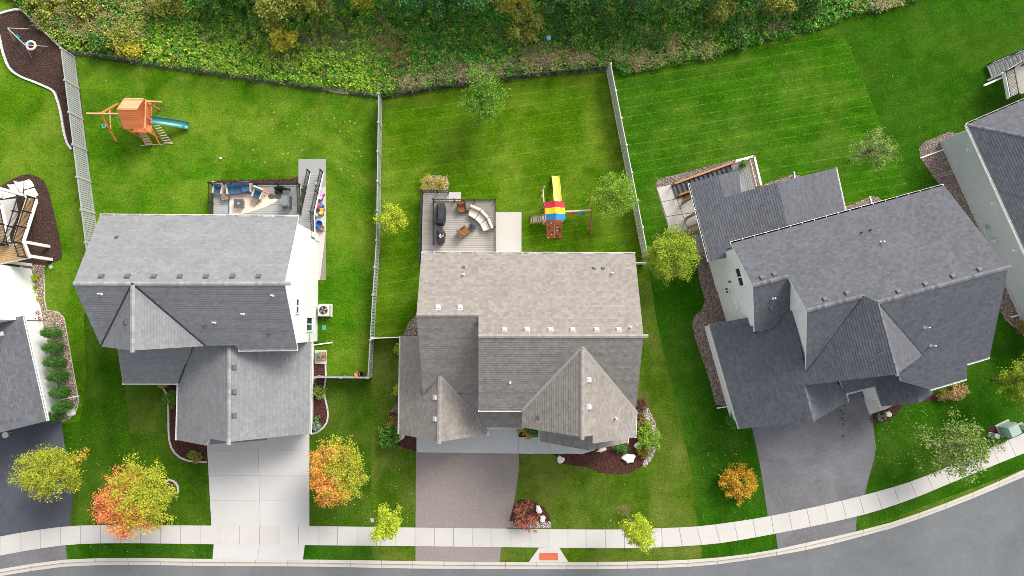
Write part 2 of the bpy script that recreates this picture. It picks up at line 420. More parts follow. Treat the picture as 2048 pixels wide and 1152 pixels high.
MT['ball'] = plain('sky_blue_plastic', (0.16, 0.56, 0.72), 0.3, 0.5, 0.04)
MT['red_plastic'] = plain('red_plastic', (0.62, 0.04, 0.04), 0.4, 0.4, 0.1)
MT['blue_plastic'] = plain('blue_plastic', (0.03, 0.16, 0.48), 0.4, 0.4, 0.1)
MT['pink_plastic'] = plain('pink_plastic', (0.72, 0.20, 0.52), 0.4, 0.4, 0.1)
MT['orange_plastic'] = plain('orange_plastic', (0.75, 0.33, 0.07), 0.4, 0.4, 0.15)
MT['teal'] = plain('teal_paint', (0.22, 0.50, 0.47), 0.4, 0.4, 0.1)
MT['terracotta'] = plain('terracotta', (0.45, 0.14, 0.06), 0.8, 0.2, 0.2)
MT['bark'] = plain('bark', (0.13, 0.10, 0.075), 0.95, 0.1, 0.35, 12)
MT['bark_grey'] = plain('grey_bark', (0.30, 0.265, 0.22), 0.95, 0.1, 0.3, 12)
MT['dry'] = plain('dry_turf', (0.26, 0.235, 0.07), 0.95, 0.1, 0.3, 9)
MT['straw'] = island('straw_grass', [(0.42, 0.34, 0.18), (0.33, 0.26, 0.12), (0.50, 0.42, 0.25), (0.26, 0.22, 0.09), (0.20, 0.22, 0.06)])
MT['rust_grass'] = island('russet_grass', [(0.30, 0.17, 0.07), (0.22, 0.13, 0.06), (0.36, 0.24, 0.10)])
MT['grey_grass'] = island('grey_brown_stems', [(0.20, 0.16, 0.12), (0.15, 0.12, 0.085), (0.27, 0.22, 0.16), (0.12, 0.13, 0.05)])
# ------------------------------------------------------------------ ground, street, pavement
LAWN_N = [0]
def sheet(name, pts, z, mat, kind='structure', parent=None, smooth=True, n=5):
    if name == 'lawn': LAWN_N[0] += 1; z = 0.0006*LAWN_N[0] + 0.001
    p = spline(pts, n, True) if smooth else pts
    P = [at(a, b, z) for a, b in p]
    m = MB(); m.add([Vector((q.x, q.y, z)) for q in P], [tuple(range(len(P)))])
    if sum(P[i].x*P[(i+1) % len(P)].y - P[(i+1) % len(P)].x*P[i].y for i in range(len(P))) < 0: m.f = [m.f[0][::-1]]
    o = m.build(name, mat, parent)
    if kind: o['kind'] = kind
    return o
KB = spline([(0, 1138), (60, 1128), (130, 1119), (210, 1116), (300, 1116), (430, 1118), (620, 1119), (830, 1122), (1010, 1124), (1210, 1124), (1400, 1118), (1528, 1103), (1632, 1081), (1711, 1063), (1788, 1043), (1892, 1006), (1971, 974), (2048, 939)], 6)
KR = spline([(0, 1153), (60, 1143), (130, 1134), (210, 1131), (300, 1131), (430, 1133), (620, 1134), (830, 1138), (1010, 1139), (1210, 1139), (1400, 1133), (1528, 1116), (1632, 1097), (1711, 1077), (1788, 1056), (1892, 1019), (1971, 987.5), (2048, 955)], 6)
kb = [at(a, b) for a, b in KB]; kr = [at(a, b) for a, b in KR]
def extend(l):
    a = l[0] + (l[0]-l[4]).normalized()*60; b = l[-1] + (l[-1]-l[-5]).normalized()*60
    return [a] + l + [b]
kbx, krx = extend(kb), extend(kr)
ext5 = lambda l: [l[0]+(l[0]-l[4]).normalized()*5] + l + [l[-1]+(l[-1]-l[-5]).normalized()*5]
kb5, kr5 = ext5(kb), ext5(kr)
GR = {
 'base': grass('lawn_grass', (0.019, 0.069, 0.0026), (0.042, 0.116, 0.0044), (0.085, 0.170, 0.0096), (0.172, 0.216, 0.0306), 0.4, seed=1),
 'l0': grass('lawn_grass_lime', (0.027, 0.096, 0.0021), (0.059, 0.154, 0.0041), (0.108, 0.227, 0.0089), (0.193, 0.273, 0.0275), 0.6, seed=2),  # yellow-green turf of the left lot
 'l1': grass('lawn_grass_lush', (0.019, 0.086, 0.0021), (0.043, 0.139, 0.0034), (0.092, 0.213, 0.0083), (0.183, 0.272, 0.0241), 0.62, math.radians(-5), seed=3),
 'l2': grass('lawn_grass_striped', (0.024, 0.084, 0.0014), (0.053, 0.137, 0.0028), (0.102, 0.205, 0.0068), (0.175, 0.255, 0.0229), 0.6, math.radians(9), 0.14, 0.24, seed=4, width=0.98),
 'l3': grass('lawn_grass_vivid', (0.011, 0.069, 0.0017), (0.029, 0.113, 0.0033), (0.065, 0.169, 0.0074), (0.133, 0.222, 0.0248), 0.35, math.radians(10), 0.2, 0.34, seed=5, width=0.78),
 'l4': grass('lawn_grass_deep', (0.012, 0.060, 0.0024), (0.024, 0.093, 0.0041), (0.049, 0.132, 0.0074), (0.083, 0.145, 0.0166), 0.3, math.radians(22), 0.14, seed=6, width=0.6),
 'f1': grass('front_lawn_olive', (0.020, 0.064, 0.0026), (0.040, 0.103, 0.0046), (0.072, 0.147, 0.0086), (0.138, 0.178, 0.0295), 0.5, math.radians(94), 0.16, seed=7, width=1.2),
 'f0': grass('front_lawn_green', (0.013, 0.065, 0.0020), (0.033, 0.104, 0.0032), (0.062, 0.153, 0.0072), (0.122, 0.185, 0.0230), 0.4, math.radians(97), 0.3, seed=8, width=0.9),
 'f2': grass('front_lawn_dry', (0.025, 0.071, 0.0026), (0.055, 0.114, 0.0053), (0.093, 0.163, 0.0112), (0.175, 0.204, 0.0393), 0.6, math.radians(100), 0.12, seed=9, width=1.1),
 'f3': grass('front_lawn_deep', (0.008, 0.060, 0.0020), (0.023, 0.093, 0.0032), (0.045, 0.137, 0.0066), (0.108, 0.174, 0.0230), 0.3, math.radians(106), 0.2, seed=10, width=1.0),
}
m = MB(); pts = [Vector((-160, 170, 0)), Vector((-160, kbx[0].y, 0))] + kbx[1:-1] + [kbx[-1], Vector((170, 170, 0))]
m.add(pts, [tuple(range(len(pts)))]); o = m.build('ground', GR['base']); o['kind'] = 'structure'
RZ = -0.12
st = [Vector((-160, krx[0].y, RZ))] + [Vector((p.x, p.y, RZ)) for p in krx[1:]]
far = []
for i, p in enumerate(st):
    d = (st[min(i+1, len(st)-1)]-st[max(i-1, 0)]).normalized(); far.append(p + Vector((d.y, -d.x, 0))*11.0)
m = MB(); m.add(st + far[::-1], [tuple(range(2*len(st)))[::-1]]); o = m.build('street', MT['street']); o['kind'] = 'structure'
m = MB(); q = [Vector((p.x, p.y, -0.03)) for p in far] + [Vector((190, -150, -0.03)), Vector((-160, -150, -0.03))]
m.add(q, [tuple(range(len(q)))[::-1]]); o = m.build('far_verge', GR['f3']); o['kind'] = 'structure'
# kerb and gutter, cast in lengths with open joints
kerb = bpy.data.objects.new('kerb', None); link(kerb); kerb['kind'] = 'structure'
def resample(A, B, step):
    L = [0.0]
    for i in range(len(A)-1): L.append(L[-1] + ((A[i+1]-A[i]).length + (B[i+1]-B[i]).length)/2)
    n = max(1, round(L[-1]/step)); out = []
    for k in range(n+1):
        t = L[-1]*k/n; i = max(0, min(len(A)-2, next((j for j in range(len(L)-1) if L[j+1] >= t-1e-6), len(A)-2)))
        f = (t-L[i])/(L[i+1]-L[i]); out.append((A[i].lerp(A[i+1], f), B[i].lerp(B[i+1], f)))
    return out
for (a0, b0), (a1, b1) in (lambda R: zip(R[:-1], R[1:]))(resample(kb5, kr5, 2.45)):
    d = (a1-a0).normalized()*0.012; m = MB(); rows = []
    for a, b in ((a0+d, b0+d), (a1-d, b1-d)):
        rows.append([Vector((*a.lerp(b, t).xy, z)) for t, z in ((0, -0.2), (0, 0.03), (0.42, 0.025), (0.55, RZ+0.045), (1.0, RZ+0.02), (1.0, -0.25))])
    n = len(rows[0]); m.add(rows[0]+rows[1], [(i, i+1, n+i+1, n+i) for i in range(n-1)] + [tuple(range(n))[::-1], tuple(range(n, 2*n))]); m.f = [f[::-1] for f in m.f]
    m.build('kerb_length', MT['kerb'], kerb)
m = MB(); m.add([Vector((*p.xy, -0.13)) for p in kb5] + [Vector((*p.xy, -0.135)) for p in kr5[::-1]], [tuple(range(2*len(kb5)))[::-1]]); m.build('joint_bed', MT['joint'], kerb)
# sidewalk of square slabs
SU = spline([(0, 1073), (60, 1062), (140, 1052), (240, 1050), (420, 1051), (620, 1052), (830, 1055), (1010, 1057), (1210, 1059), (1300, 1057), (1390, 1053), (1450, 1046), (1528, 1034), (1632, 1013), (1728, 990), (1812, 966), (1880, 940), (1984, 894), (2048, 866)], 6)
SL = spline([(0, 1111), (60, 1100), (140, 1089), (240, 1086), (420, 1088), (620, 1090), (830, 1092), (1010, 1094), (1210, 1096), (1300, 1095), (1400, 1090), (1460, 1083), (1534, 1070), (1640, 1049), (1738, 1026), (1825, 997), (1893, 969), (1998, 926), (2066, 899)], 6)
walk = bpy.data.objects.new('sidewalk', None); link(walk); walk['kind'] = 'structure'
su = [at(a, b) for a, b in SU]; sl = [at(a, b) for a, b in SL]
ex = lambda l, s: [l[0]-(l[3]-l[0]).normalized()*s] + l + [l[-1]+(l[-1]-l[-4]).normalized()*s]
su, sl = ex(su, 6), ex(sl, 6)
rs = resample(su, sl, 1.5); rg = random.Random(4)
for (a0, b0), (a1, b1) in zip(rs[:-1], rs[1:]):
    d = (a1-a0).normalized()*0.014; z = 0.045 + rg.uniform(-0.006, 0.006)
    MB().prism([a0+d, a1-d, b1-d, b0+d], -0.1, z).build('slab', MT['walk'], walk)
m = MB(); m.add([Vector((*p.xy, 0.012)) for p in su] + [Vector((*p.xy, 0.012)) for p in sl[::-1]], [tuple(range(2*len(su)))[::-1]]); m.build('joint_bed', MT['joint'], walk)

# lawns of the different lots
sheet('lawn', [(-400, -200), (20, 0), (44, 20), (125, 97), (150, 118), (200, 500), (240, 560), (235, 700), (180, 850), (110, 856), (-400, 860)], 0.004, GR['l0'], smooth=False)
sheet('lawn', [(150, 112), (300, 135), (500, 165), (765, 200), (760, 486), (753, 592), (748, 679), (743, 753), (632, 752), (600, 700), (300, 640), (200, 500)], 0.004, GR['l1'], smooth=False)
sheet('lawn', [(766, 200), (1013, 160), (1212, 146), (1286, 520), (1290, 560), (1240, 680), (748, 675), (754, 592), (761, 486)], 0.004, GR['l2'], smooth=False)
sheet('lawn', [(1213, 146), (1240, 150), (1420, 120), (1640, 65), (1690, 82), (1735, 190), (1782, 300), (1850, 420), (1760, 600), (1420, 640), (1330, 640), (1300, 560), (1286, 518)], 0.004, GR['l3'], smooth=False)
sheet('lawn', [(1660, 50), (1830, 5), (1900, -200), (2400, -200), (2400, 500), (1950, 620), (1846, 428), (1788, 318), (1739, 192), (1694, 82)], 0.008, GR['l4'], smooth=False)
sheet('lawn', [(176, 540), (235, 560), (235, 702), (250, 780), (262, 900), (268, 1060), (130, 1060), (122, 848), (160, 842), (172, 760), (168, 640)], 0.008, GR['f0'], smooth=False)  # upper arm's darker turf colour stands in for the house's shade
sheet('lawn', [(235, 702), (620, 702), (632, 752), (742, 756), (742, 870), (742, 1058), (268, 1060), (262, 900), (250, 780)], 0.004, GR['f1'], smooth=False)
sheet('lawn', [(743, 680), (810, 676), (835, 700), (835, 1060), (743, 1060)], 0.008, GR['f2'], smooth=False)
sheet('lawn', [(1030, 880), (1290, 560), (1303, 562), (1312, 640), (1345, 780), (1385, 950), (1396, 1062), (1000, 1062)], 0.008, GR['f2'], smooth=False)
sheet('lawn', [(1302, 562), (1440, 540), (1600, 1040), (1396, 1062), (1386, 950), (1346, 780), (1313, 640)], 0.004, GR['f3'], smooth=False)
sheet('lawn', [(1720, 780), (2050, 600), (2300, 640), (2300, 800), (2048, 872), (1984, 898), (1880, 944), (1728, 994)], 0.004, GR['f3'], smooth=False)
sheet('lawn', [(130, 1088), (430, 1086), (430, 1122), (130, 1121)], 0.004, GR['f3'], smooth=False)
sheet('lawn', [(600, 1088), (745, 1089), (745, 1122), (600, 1121)], 0.004, GR['f3'], smooth=False)
sheet('lawn', [(745, 1089), (1405, 1092), (1403, 1118), (1200, 1124), (745, 1122)], 0.004, GR['f2'], smooth=False)
sheet('lawn', [(1404, 1088), (1560, 1064), (1720, 1029), (2080, 890), (2080, 926), (1711, 1063), (1528, 1103), (1403, 1118)], 0.004, GR['f3'], smooth=False)

# driveways
def slabs(name, pts, cells, z, mat, label=None):
    """concrete poured in bays; cells = list of quads in photo pixels"""
    o = bpy.data.objects.new(name, None); link(o, None, at(*pts[0])); o['kind'] = 'structure'
    P = [at(a, b) for a, b in pts]; m = MB(); m.add([Vector((p.x, p.y, 0.014)) for p in P], [tuple(range(len(P)))]); m.build('joint_bed', MT['joint'], o)
    for c in cells:
        q = [at(a, b) for a, b in c]; g = sum(q, Vector())/len(q)
        q = [p + (g-p).normalized()*0.009 for p in q]
        MB().prism(q, -0.05, z).build('slab', mat, o)
    return o
def bays(tl, tr, br, bl, nx, ny):
    L = lambda a, b, t: (a[0]+(b[0]-a[0])*t, a[1]+(b[1]-a[1])*t); out = []
    for i in range(nx):
        for j in range(ny):
            g = lambda u, v: L(L(tl, tr, u), L(bl, br, u), v)
            out.append([g(i/nx, j/ny), g((i+1)/nx, j/ny), g((i+1)/nx, (j+1)/ny), g(i/nx, (j+1)/ny)])
    return out
sheet('driveway', [(-250, 900), (0, 850), (121, 830), (124, 852), (128, 883), (139, 930), (147, 987), (143, 1020), (139, 1054), (60, 1066), (0, 1078), (-250, 1110)], 0.02, MT['asph_dark'], smooth=False)
sheet('driveway_apron', [(-200, 1145), (0, 1108), (60, 1098), (132, 1087), (134, 1120), (60, 1129), (0, 1139), (-200, 1165)], 0.02, MT['asph_grey'], smooth=False)
slabs('driveway', [(412, 850), (619, 850), (619, 1053), (423, 1052)], bays((412, 850), (619, 850), (619, 1052), (423, 1051), 2, 4), 0.05, MT['drive_concrete'])
slabs('driveway_apron', [(427, 1087), (610, 1089), (605, 1121), (425, 1120)], bays((428, 1088), (610, 1089), (606, 1120), (425, 1119), 2, 1), 0.045, MT['drive_concrete'])
slabs('driveway_apron', [(833, 850), (1037, 850), (1037, 907), (833, 905)], [[(833, 850), (968, 850), (968, 906), (833, 904.5)], [(968, 850), (1037, 850), (1037, 907), (968, 906)]], 0.05, MT['drive_concrete'])
sheet('driveway', [(832, 904), (1038, 906), (1038, 935), (1034, 970), (1027, 1010), (1014, 1060), (831, 1058)], 0.024, MT['asph_pink'], smooth=False)
sheet('driveway_apron', [(831, 1088), (1003, 1090), (999, 1124), (831, 1122)], 0.024, MT['asph_pink'], smooth=False)
sheet('driveway', [(1495, 820), (1640, 790), (1742, 765), (1745, 840), (1752, 895), (1748, 920), (1738, 955), (1729, 993), (1640, 1013), (1536, 1034), (1520, 930), (1504, 855)], 0.02, MT['asph_grey'], smooth=False)
sheet('driveway_apron', [(1551, 1064), (1714, 1028), (1711, 1064), (1640, 1082), (1556, 1100)], 0.02, MT['asph_grey'], smooth=False)
slabs('front_walk', [(1037, 874), (1190, 874), (1180, 903), (1154, 909), (1037, 907)],
      [[(1037+31*i, 874), (1037+31*(i+1), 874), (1037+31*(i+1), 908), (1037+31*i, 907)] for i in range(4)] + [[(1161, 874), (1200, 874), (1190, 900), (1161, 909)]], 0.05, MT['drive_concrete'])
slabs('front_walk', [(1731, 800), (1753, 768), (1787, 812), (1738, 829)], [[(1729, 803), (1752, 795), (1760, 822), (1738, 829)], [(1726, 770), (1750, 766), (1752, 795), (1729, 803)], [(1753, 796), (1785, 811), (1770, 819), (1760, 822)]], 0.05, MT['pad'])
slabs('kerb_ramp', [(1078, 1094), (1118, 1094), (1137, 1125), (1057, 1125)], [[(1078, 1095), (1118, 1095), (1137, 1124), (1057, 1124)]], 0.047, MT['walk'])
# tactile panel with rows of domes
tp = thing('tactile_paving', 'rust red tactile warning panel set in the concrete kerb ramp', 'paving', at(1097, 1113, 0.047))
MB().prism(ats([(1078.5, 1106), (1116, 1106), (1116, 1120.5), (1078.5, 1120.5)], 0.05), 0.04, 0.058).build('panel', MT['tactile'], tp)
m = MB()
for i in range(24):
    for j in range(9):
        m.lathe(at(1080+35*i/23.0, 1107.3+12*j/8.0, 0.058), [(0.018, 0), (0.012, 0.006)], 6)
o = m.build('domes', MT['tactile'], tp); o['kind'] = 'stuff'
# road seams and patches
def strip(name, pts, w, z, mat, parent=None):
    P = [at(a, b, z) for a, b in pts]; A, B = [], []
    for i, p in enumerate(P):
        d = (P[min(i+1, len(P)-1)]-P[max(i-1, 0)]).normalized(); s = Vector((-d.y, d.x, 0))*w/2
        A.append(p+s); B.append(p-s)
    m = MB(); n = len(P); m.add(A+B, [(i, n+i, n+i+1, i+1) for i in range(n-1)]); return m.build(name, mat, parent)
MT['seam'] = asphalt('sealed_seam', (0.12, 0.125, 0.13), 0.3)
street = bpy.data.objects['street']
rg = random.Random(9)
def wob(a, b, n, k): return [(a[0]+(b[0]-a[0])*i/n + rg.uniform(-k, k), a[1]+(b[1]-a[1])*i/n + rg.uniform(-k, k)) for i in range(n+1)]
for a, b in (((1677, 1087), (1696, 1140)), ((1921, 1047), (1952, 1105)), ((1952, 1105), (1975, 1160))):
    strip('crack', wob(a, b, 9, 1.2), 0.02, RZ+0.004, MT['seam'], street)
dv = [o for o in bpy.data.objects if o.name.startswith('driveway') and o.data and o.data.materials and o.data.materials[0] == MT['asph_grey']][0]
MT['oil'] = asphalt('oil_stain', (0.06, 0.06, 0.063), 0.3)
for x, y, s in ((1681, 822, 2.4), (1686, 828, 2), (1684, 836, 3), (1690, 841, 2), (1687, 849, 2.6), (1683, 856, 1.6), (1686, 872, 3.2), (1640, 846, 1.6), (1590, 858, 1.8), (1566, 856, 1.5), (1612, 930, 1.3), (1690, 812, 1.8)):
    sheet('oil_stain', [(x+s*rg.uniform(.6, 1.2)*math.cos(k*1.05), y+s*rg.uniform(.6, 1.3)*math.sin(k*1.05)) for k in range(6)], 0.026, MT['oil'], None, dv, n=3)
for x, y, s in ((1872, 1052, 2.5), (1891, 1055, 1.8), (1921, 1030, 2.6), (1984, 1034, 2.2), (1958, 1145, 2.5), (1993, 1139, 2), (560, 1146, 3), (1060, 1148, 2), (1340, 1147, 2.2)):
    sheet('tar_spot', [(x+s*rg.uniform(.6, 1.2)*math.cos(k*1.05), y+s*rg.uniform(.6, 1.3)*math.sin(k*1.05)) for k in range(6)], RZ+0.006, MT['seam'], None, street, n=3)
strip('crack', wob((1800, 1160), (2060, 1055), 20, 1.0), 0.03, RZ+0.004, MT['seam'], street)

# ------------------------------------------------------------------ planting beds
def inside(P, x, y):
    c = False; j = len(P)-1
    for i in range(len(P)):
        if (P[i].y > y) != (P[j].y > y) and x < (P[j].x-P[i].x)*(y-P[i].y)/(P[j].y-P[i].y)+P[i].x: c = not c
        j = i
    return c
OCT_V = np.array([(1, 0, 0), (-1, 0, 0), (0, 1, 0), (0, -1, 0), (0, 0, 1), (0, 0, -0.6)], dtype=float)
OCT_F = np.array([(0, 2, 4), (2, 1, 4), (1, 3, 4), (3, 0, 4), (2, 0, 5), (1, 2, 5), (3, 1, 5), (0, 3, 5)])
def scatter(P, dens, rng):
    x0, x1 = min(p.x for p in P), max(p.x for p in P); y0, y1 = min(p.y for p in P), max(p.y for p in P)
    n = int((x1-x0)*(y1-y0)*dens); r = np.random.RandomState(rng)
    q = np.c_[r.uniform(x0, x1, n), r.uniform(y0, y1, n)]
    return np.array([p for p in q if inside(P, p[0], p[1])]).reshape(-1, 2)
def pebbles(name, P, dens, size, z, mat, seed, parent, flat=0.7, long=1.0):
    q = scatter(P, dens, seed); n = len(q); r = np.random.RandomState(seed+1)
    if not n: return
    s = r.uniform(0.6, 1.35, (n, 1))*size; sc = np.c_[s*r.uniform(0.8, 1.25, (n, 1))*long, s, s*flat]
    V = OCT_V[None]*sc[:, None]; V += r.normal(0, 0.12*size, V.shape)
    a = r.uniform(0, 6.28, n); ca, sa = np.cos(a)[:, None], np.sin(a)[:, None]
    X = V[..., 0]*ca - V[..., 1]*sa; Y = V[..., 0]*sa + V[..., 1]*ca
    V = np.stack([X+q[:, :1], Y+q[:, 1:], V[..., 2]+z+size*flat*0.3], -1)
    F = OCT_F[None] + (np.arange(n)*6)[:, None, None]
    w = WL[parent.name] if parent else Vector()
    V -= np.array([w.x, w.y, w.z])
    me = fast(name, V.reshape(-1, 3), F.reshape(-1, 3)); me.materials.append(mat)
    o = bpy.data.objects.new(name, me); link(o, parent, w); o['kind'] = 'stuff'; return o
def bed(name, pts, soilmat, chipmat, dens, size, seed, smooth=True, flat=0.7, long=1.0, z=0.014):
    o = sheet(name, pts, z, MT[soilmat], smooth=smooth)
    P = [at(a, b, z) for a, b in (spline(pts, 5, True) if smooth else pts)]
    pebbles({'rock': 'rocks', 'rock_tan': 'rocks', 'rock_white': 'rocks'}.get(chipmat, 'chips'), P, dens, size, z, MT[chipmat], seed, o, flat, long); return o
MU = dict(dens=150, size=0.035, flat=0.35, long=2.0)
GV = dict(dens=230, size=0.045)
bed('mulch_bed', [(-120, 70), (0, 28), (20, 22), (44, 20), (60, 35), (90, 64), (125, 97), (150, 118), (160, 180), (172, 280), (178, 330), (143, 300), (135, 286), (128, 260), (122, 224), (112, 182), (92, 174), (66, 163), (41, 153), (20, 137), (8, 109), (3, 89), (0, 66), (-30, 75)], 'bed_brown', 'mulch', seed=1, smooth=False, **MU)
bed('mulch_bed', [(-60, 420), (0, 375), (23, 359), (47, 350), (63, 349.5), (82, 357), (92, 371), (101, 397), (108, 427), (115, 458), (122, 491), (124, 508), (120, 520), (90, 529), (62, 531), (-60, 531)], 'bed_brown', 'mulch', seed=2, **MU)
bed('mulch_bed', [(322, 760), (334, 785), (337, 815), (338, 868), (342, 892), (352, 908), (367, 918), (388, 923), (414, 924), (414, 880), (370, 870), (364, 760)], 'bed_red', 'mulch_red', seed=3, smooth=False, **MU)
bed('mulch_bed', [(628, 727), (651, 727), (652, 758), (648, 778), (650, 795), (656, 822), (655, 842), (646, 856), (634, 865), (618, 868), (620, 727)], 'bed_red', 'mulch_red', seed=4, smooth=False, **MU)
bed('mulch_bed', [(425, 372), (430, 361), (520, 359), (583, 358), (596, 352), (598, 372)], 'bed_red', 'mulch_red', seed=5, smooth=False, **MU)
bed('mulch_bed', [(1100, 902), (1110, 912), (1126, 928), (1150, 932), (1174, 934.5), (1199, 944.5), (1232, 949.4), (1261, 946), (1284, 932), (1298, 905), (1302, 873), (1298, 850), (1288, 833), (1276, 824), (1250, 820), (1240, 870), (1180, 895)], 'bed_red', 'mulch_red', seed=6, smooth=False, **MU)
bed('mulch_bed', [(774, 838), (780, 822), (805, 800), (830, 850), (833, 903), (815, 898), (800, 892), (786, 885), (775, 870), (772, 852)], 'bed_red', 'mulch_red', seed=7, smooth=False, **MU)
bed('mulch_bed', [(1037, 850), (1081, 850), (1081, 876), (1038, 876)], 'bed_red', 'mulch_red', seed=8, smooth=False, **MU)
bed('mulch_bed', [(1028, 1010), (1038, 999), (1052, 998), (1070, 1004), (1088, 1014), (1097, 1028), (1101, 1044), (1018, 1044), (1022, 1028)], 'bed_red', 'mulch_red', seed=9, smooth=False, **MU)
bed('mulch_bed', [(1736, 836), (1760, 822), (1786, 811), (1806, 810), (1800, 821), (1786, 833), (1772, 843), (1746, 848)], 'bed_red', 'mulch_red', seed=10, smooth=False, **MU)
bed('mulch_bed', [(1838, 806), (1862, 790), (1925, 770), (1920, 785), (1880, 800), (1850, 802)], 'bed_red', 'mulch_red', seed=11, smooth=False, **MU)
bed('mulch_bed', [(1974, 862), (1978, 854), (1992, 849), (2006, 858), (2010, 872), (2000, 882), (1985, 884)], 'bed_red', 'mulch_red', seed=12, smooth=False, **MU)
bed('mulch_bed', [(325, 975), (328, 964), (338, 959), (350, 963), (357, 974), (356, 985), (345, 993), (332, 990)], 'bed_red', 'mulch_red', seed=13, **MU)
bed('mulch_bed', [(1725, 772), (1748, 768), (1748, 790), (1740, 800), (1728, 800)], 'bed_red', 'mulch_red', seed=14, smooth=False, **MU)
bed('gravel_bed', [(1390, 505), (1412, 505), (1460, 640), (1424, 650), (1470, 812), (1432, 810), (1417, 752), (1391, 679), (1384, 648), (1388, 632), (1404, 619), (1410, 599), (1401, 570)], 'bed_gravel', 'rock', seed=21, smooth=False, **GV)
bed('gravel_bed', [(1312, 367), (1316, 359), (1462, 321), (1505, 318), (1520, 372), (1587, 348), (1602, 352), (1600, 372), (1510, 400), (1460, 340), (1341, 372), (1313.5, 376)], 'bed_gravel', 'rock', seed=22, smooth=False, **GV)
bed('gravel_bed', [(1685, 420), (1692, 413), (1739, 394), (1755, 393), (1766, 404), (1740, 440), (1690, 440)], 'bed_gravel', 'rock', seed=23, smooth=False, **GV)
bed('gravel_bed', [(1838, 296), (1850, 283), (1898, 264), (1935, 270), (1990, 420), (2060, 540), (2080, 700), (2048, 672), (2028, 655), (2008, 638), (1998, 610), (1960, 520), (1900, 400), (1840, 315)], 'bed_gravel', 'rock', seed=24, smooth=False, **GV)
bed('gravel_bed', [(40, 530), (90, 530), (89, 600), (91, 620), (118, 624), (128, 634), (133, 660), (145, 730), (153, 775), (158, 800), (152, 824), (138, 838), (123, 845), (95, 820), (70, 640), (40, 640)], 'bed_gravel', 'rock_tan', seed=25, smooth=False, **GV)
bed('gravel_bed', [(804, 671), (810, 664), (816, 648), (833, 628), (850, 630), (850, 672)], 'bed_gravel', 'rock_tan', seed=26, smooth=False, z=0.016, **GV)
bed('gravel_bed', [(780, 823), (799, 799), (815, 800), (812, 838), (799, 830)], 'bed_gravel', 'rock', seed=27, smooth=False, z=0.018, **GV)
bed('gravel_bed', [(1271, 820), (1284, 807), (1298, 818), (1310, 842), (1315, 872), (1313, 895), (1303, 920), (1290, 934), (1284, 930), (1297, 902), (1302, 873), (1298, 850), (1288, 833), (1278, 824)], 'bed_gravel', 'rock_white', seed=28, smooth=False, z=0.018, **GV)
bed('gravel_bed', [(842, 386), (843, 365), (848, 355), (858, 351), (880, 351), (893, 355), (897, 365), (897, 388), (842, 388), (838, 440), (836, 470), (832, 470), (834, 420)][:9], 'bed_gravel', 'rock_white', seed=29, smooth=False, **GV)
bed('gravel_bed', [(1014, 1055.5), (1017, 1043), (1101, 1043), (1102, 1056)], 'bed_gravel', 'rock_white', seed=30, smooth=False, z=0.018, **GV)

def edging(pts, w, h, mat, label, step=0.3, closed=False, n=6):
    P = [at(a, b) for a, b in spline(pts, n, closed)]
    e = thing('bed_edging', label, 'edging', P[0])
    L = [0.0]
    for a, b in zip(P[:-1], P[1:]): L.append(L[-1]+(b-a).length)
    k = max(2, int(L[-1]/step)); prev = None; r = random.Random(len(P)); j = 0
    for i in range(k+1):
        t = L[-1]*i/k
        while j < len(L)-2 and L[j+1] < t: j += 1
        q = P[j].lerp(P[j+1], (t-L[j])/max(1e-6, L[j+1]-L[j]))
        if prev is not None:
            d = (q-prev).normalized()*0.01; up = Vector((0, 0, h/2-0.02 + r.uniform(-0.01, 0.01)))
            MB().bar(prev+d+up, q-d+up, w*r.uniform(0.92, 1.06), h).build('edging_block', mat, e)
        prev = q
    return e
edging([(0, 28), (20, 22), (44, 20), (60, 35), (90, 64), (124, 96)], 0.16, 0.14, MT['apron'], 'white block edging along the weedy side of the play bed')
edging([(-2, 66), (3, 89), (8, 109), (20, 137), (41, 153), (66, 163), (92, 174), (107, 182), (114, 196), (122, 224), (128, 260), (135, 286), (144, 299)], 0.16, 0.14, MT['apron'], 'white block edging curving between lawn and dark play bed mulch')
edging([(320, 767), (333, 787), (337, 815), (338, 868), (342, 892), (352, 908), (367, 918), (388, 923), (414, 924)], 0.13, 0.10, MT['walk'], 'grey kerb edging round the bed left of the concrete driveway', 0.5)
edging([(651, 727), (652, 758), (648, 778), (650, 795), (656, 822), (655, 842), (646, 856), (634, 865), (622, 868)], 0.13, 0.10, MT['walk'], 'grey kerb edging round the bed below the grey vinyl gate fence', 0.5)
edging([(328, 964), (338, 959), (350, 963), (357, 974), (356, 986)], 0.13, 0.10, MT['walk'], 'grey kerb ring beside the red and green maple', 0.4)
edging([(89, 560), (90, 600), (92, 620), (118, 624), (128, 634), (133, 660), (145, 730), (153, 775), (158, 800), (152, 824), (138, 838)], 0.05, 0.06, MT['walk'], 'thin pale edging between lawn and tan river rock', 0.8)
# white concrete garden curb beside the tan house
edging([(1271, 824), (1283, 826), (1294, 836), (1303, 852), (1309, 872), (1308, 890)], 0.22, 0.16, MT['apron'], 'white stone curb curving beside the tan roofed house', 0.45)
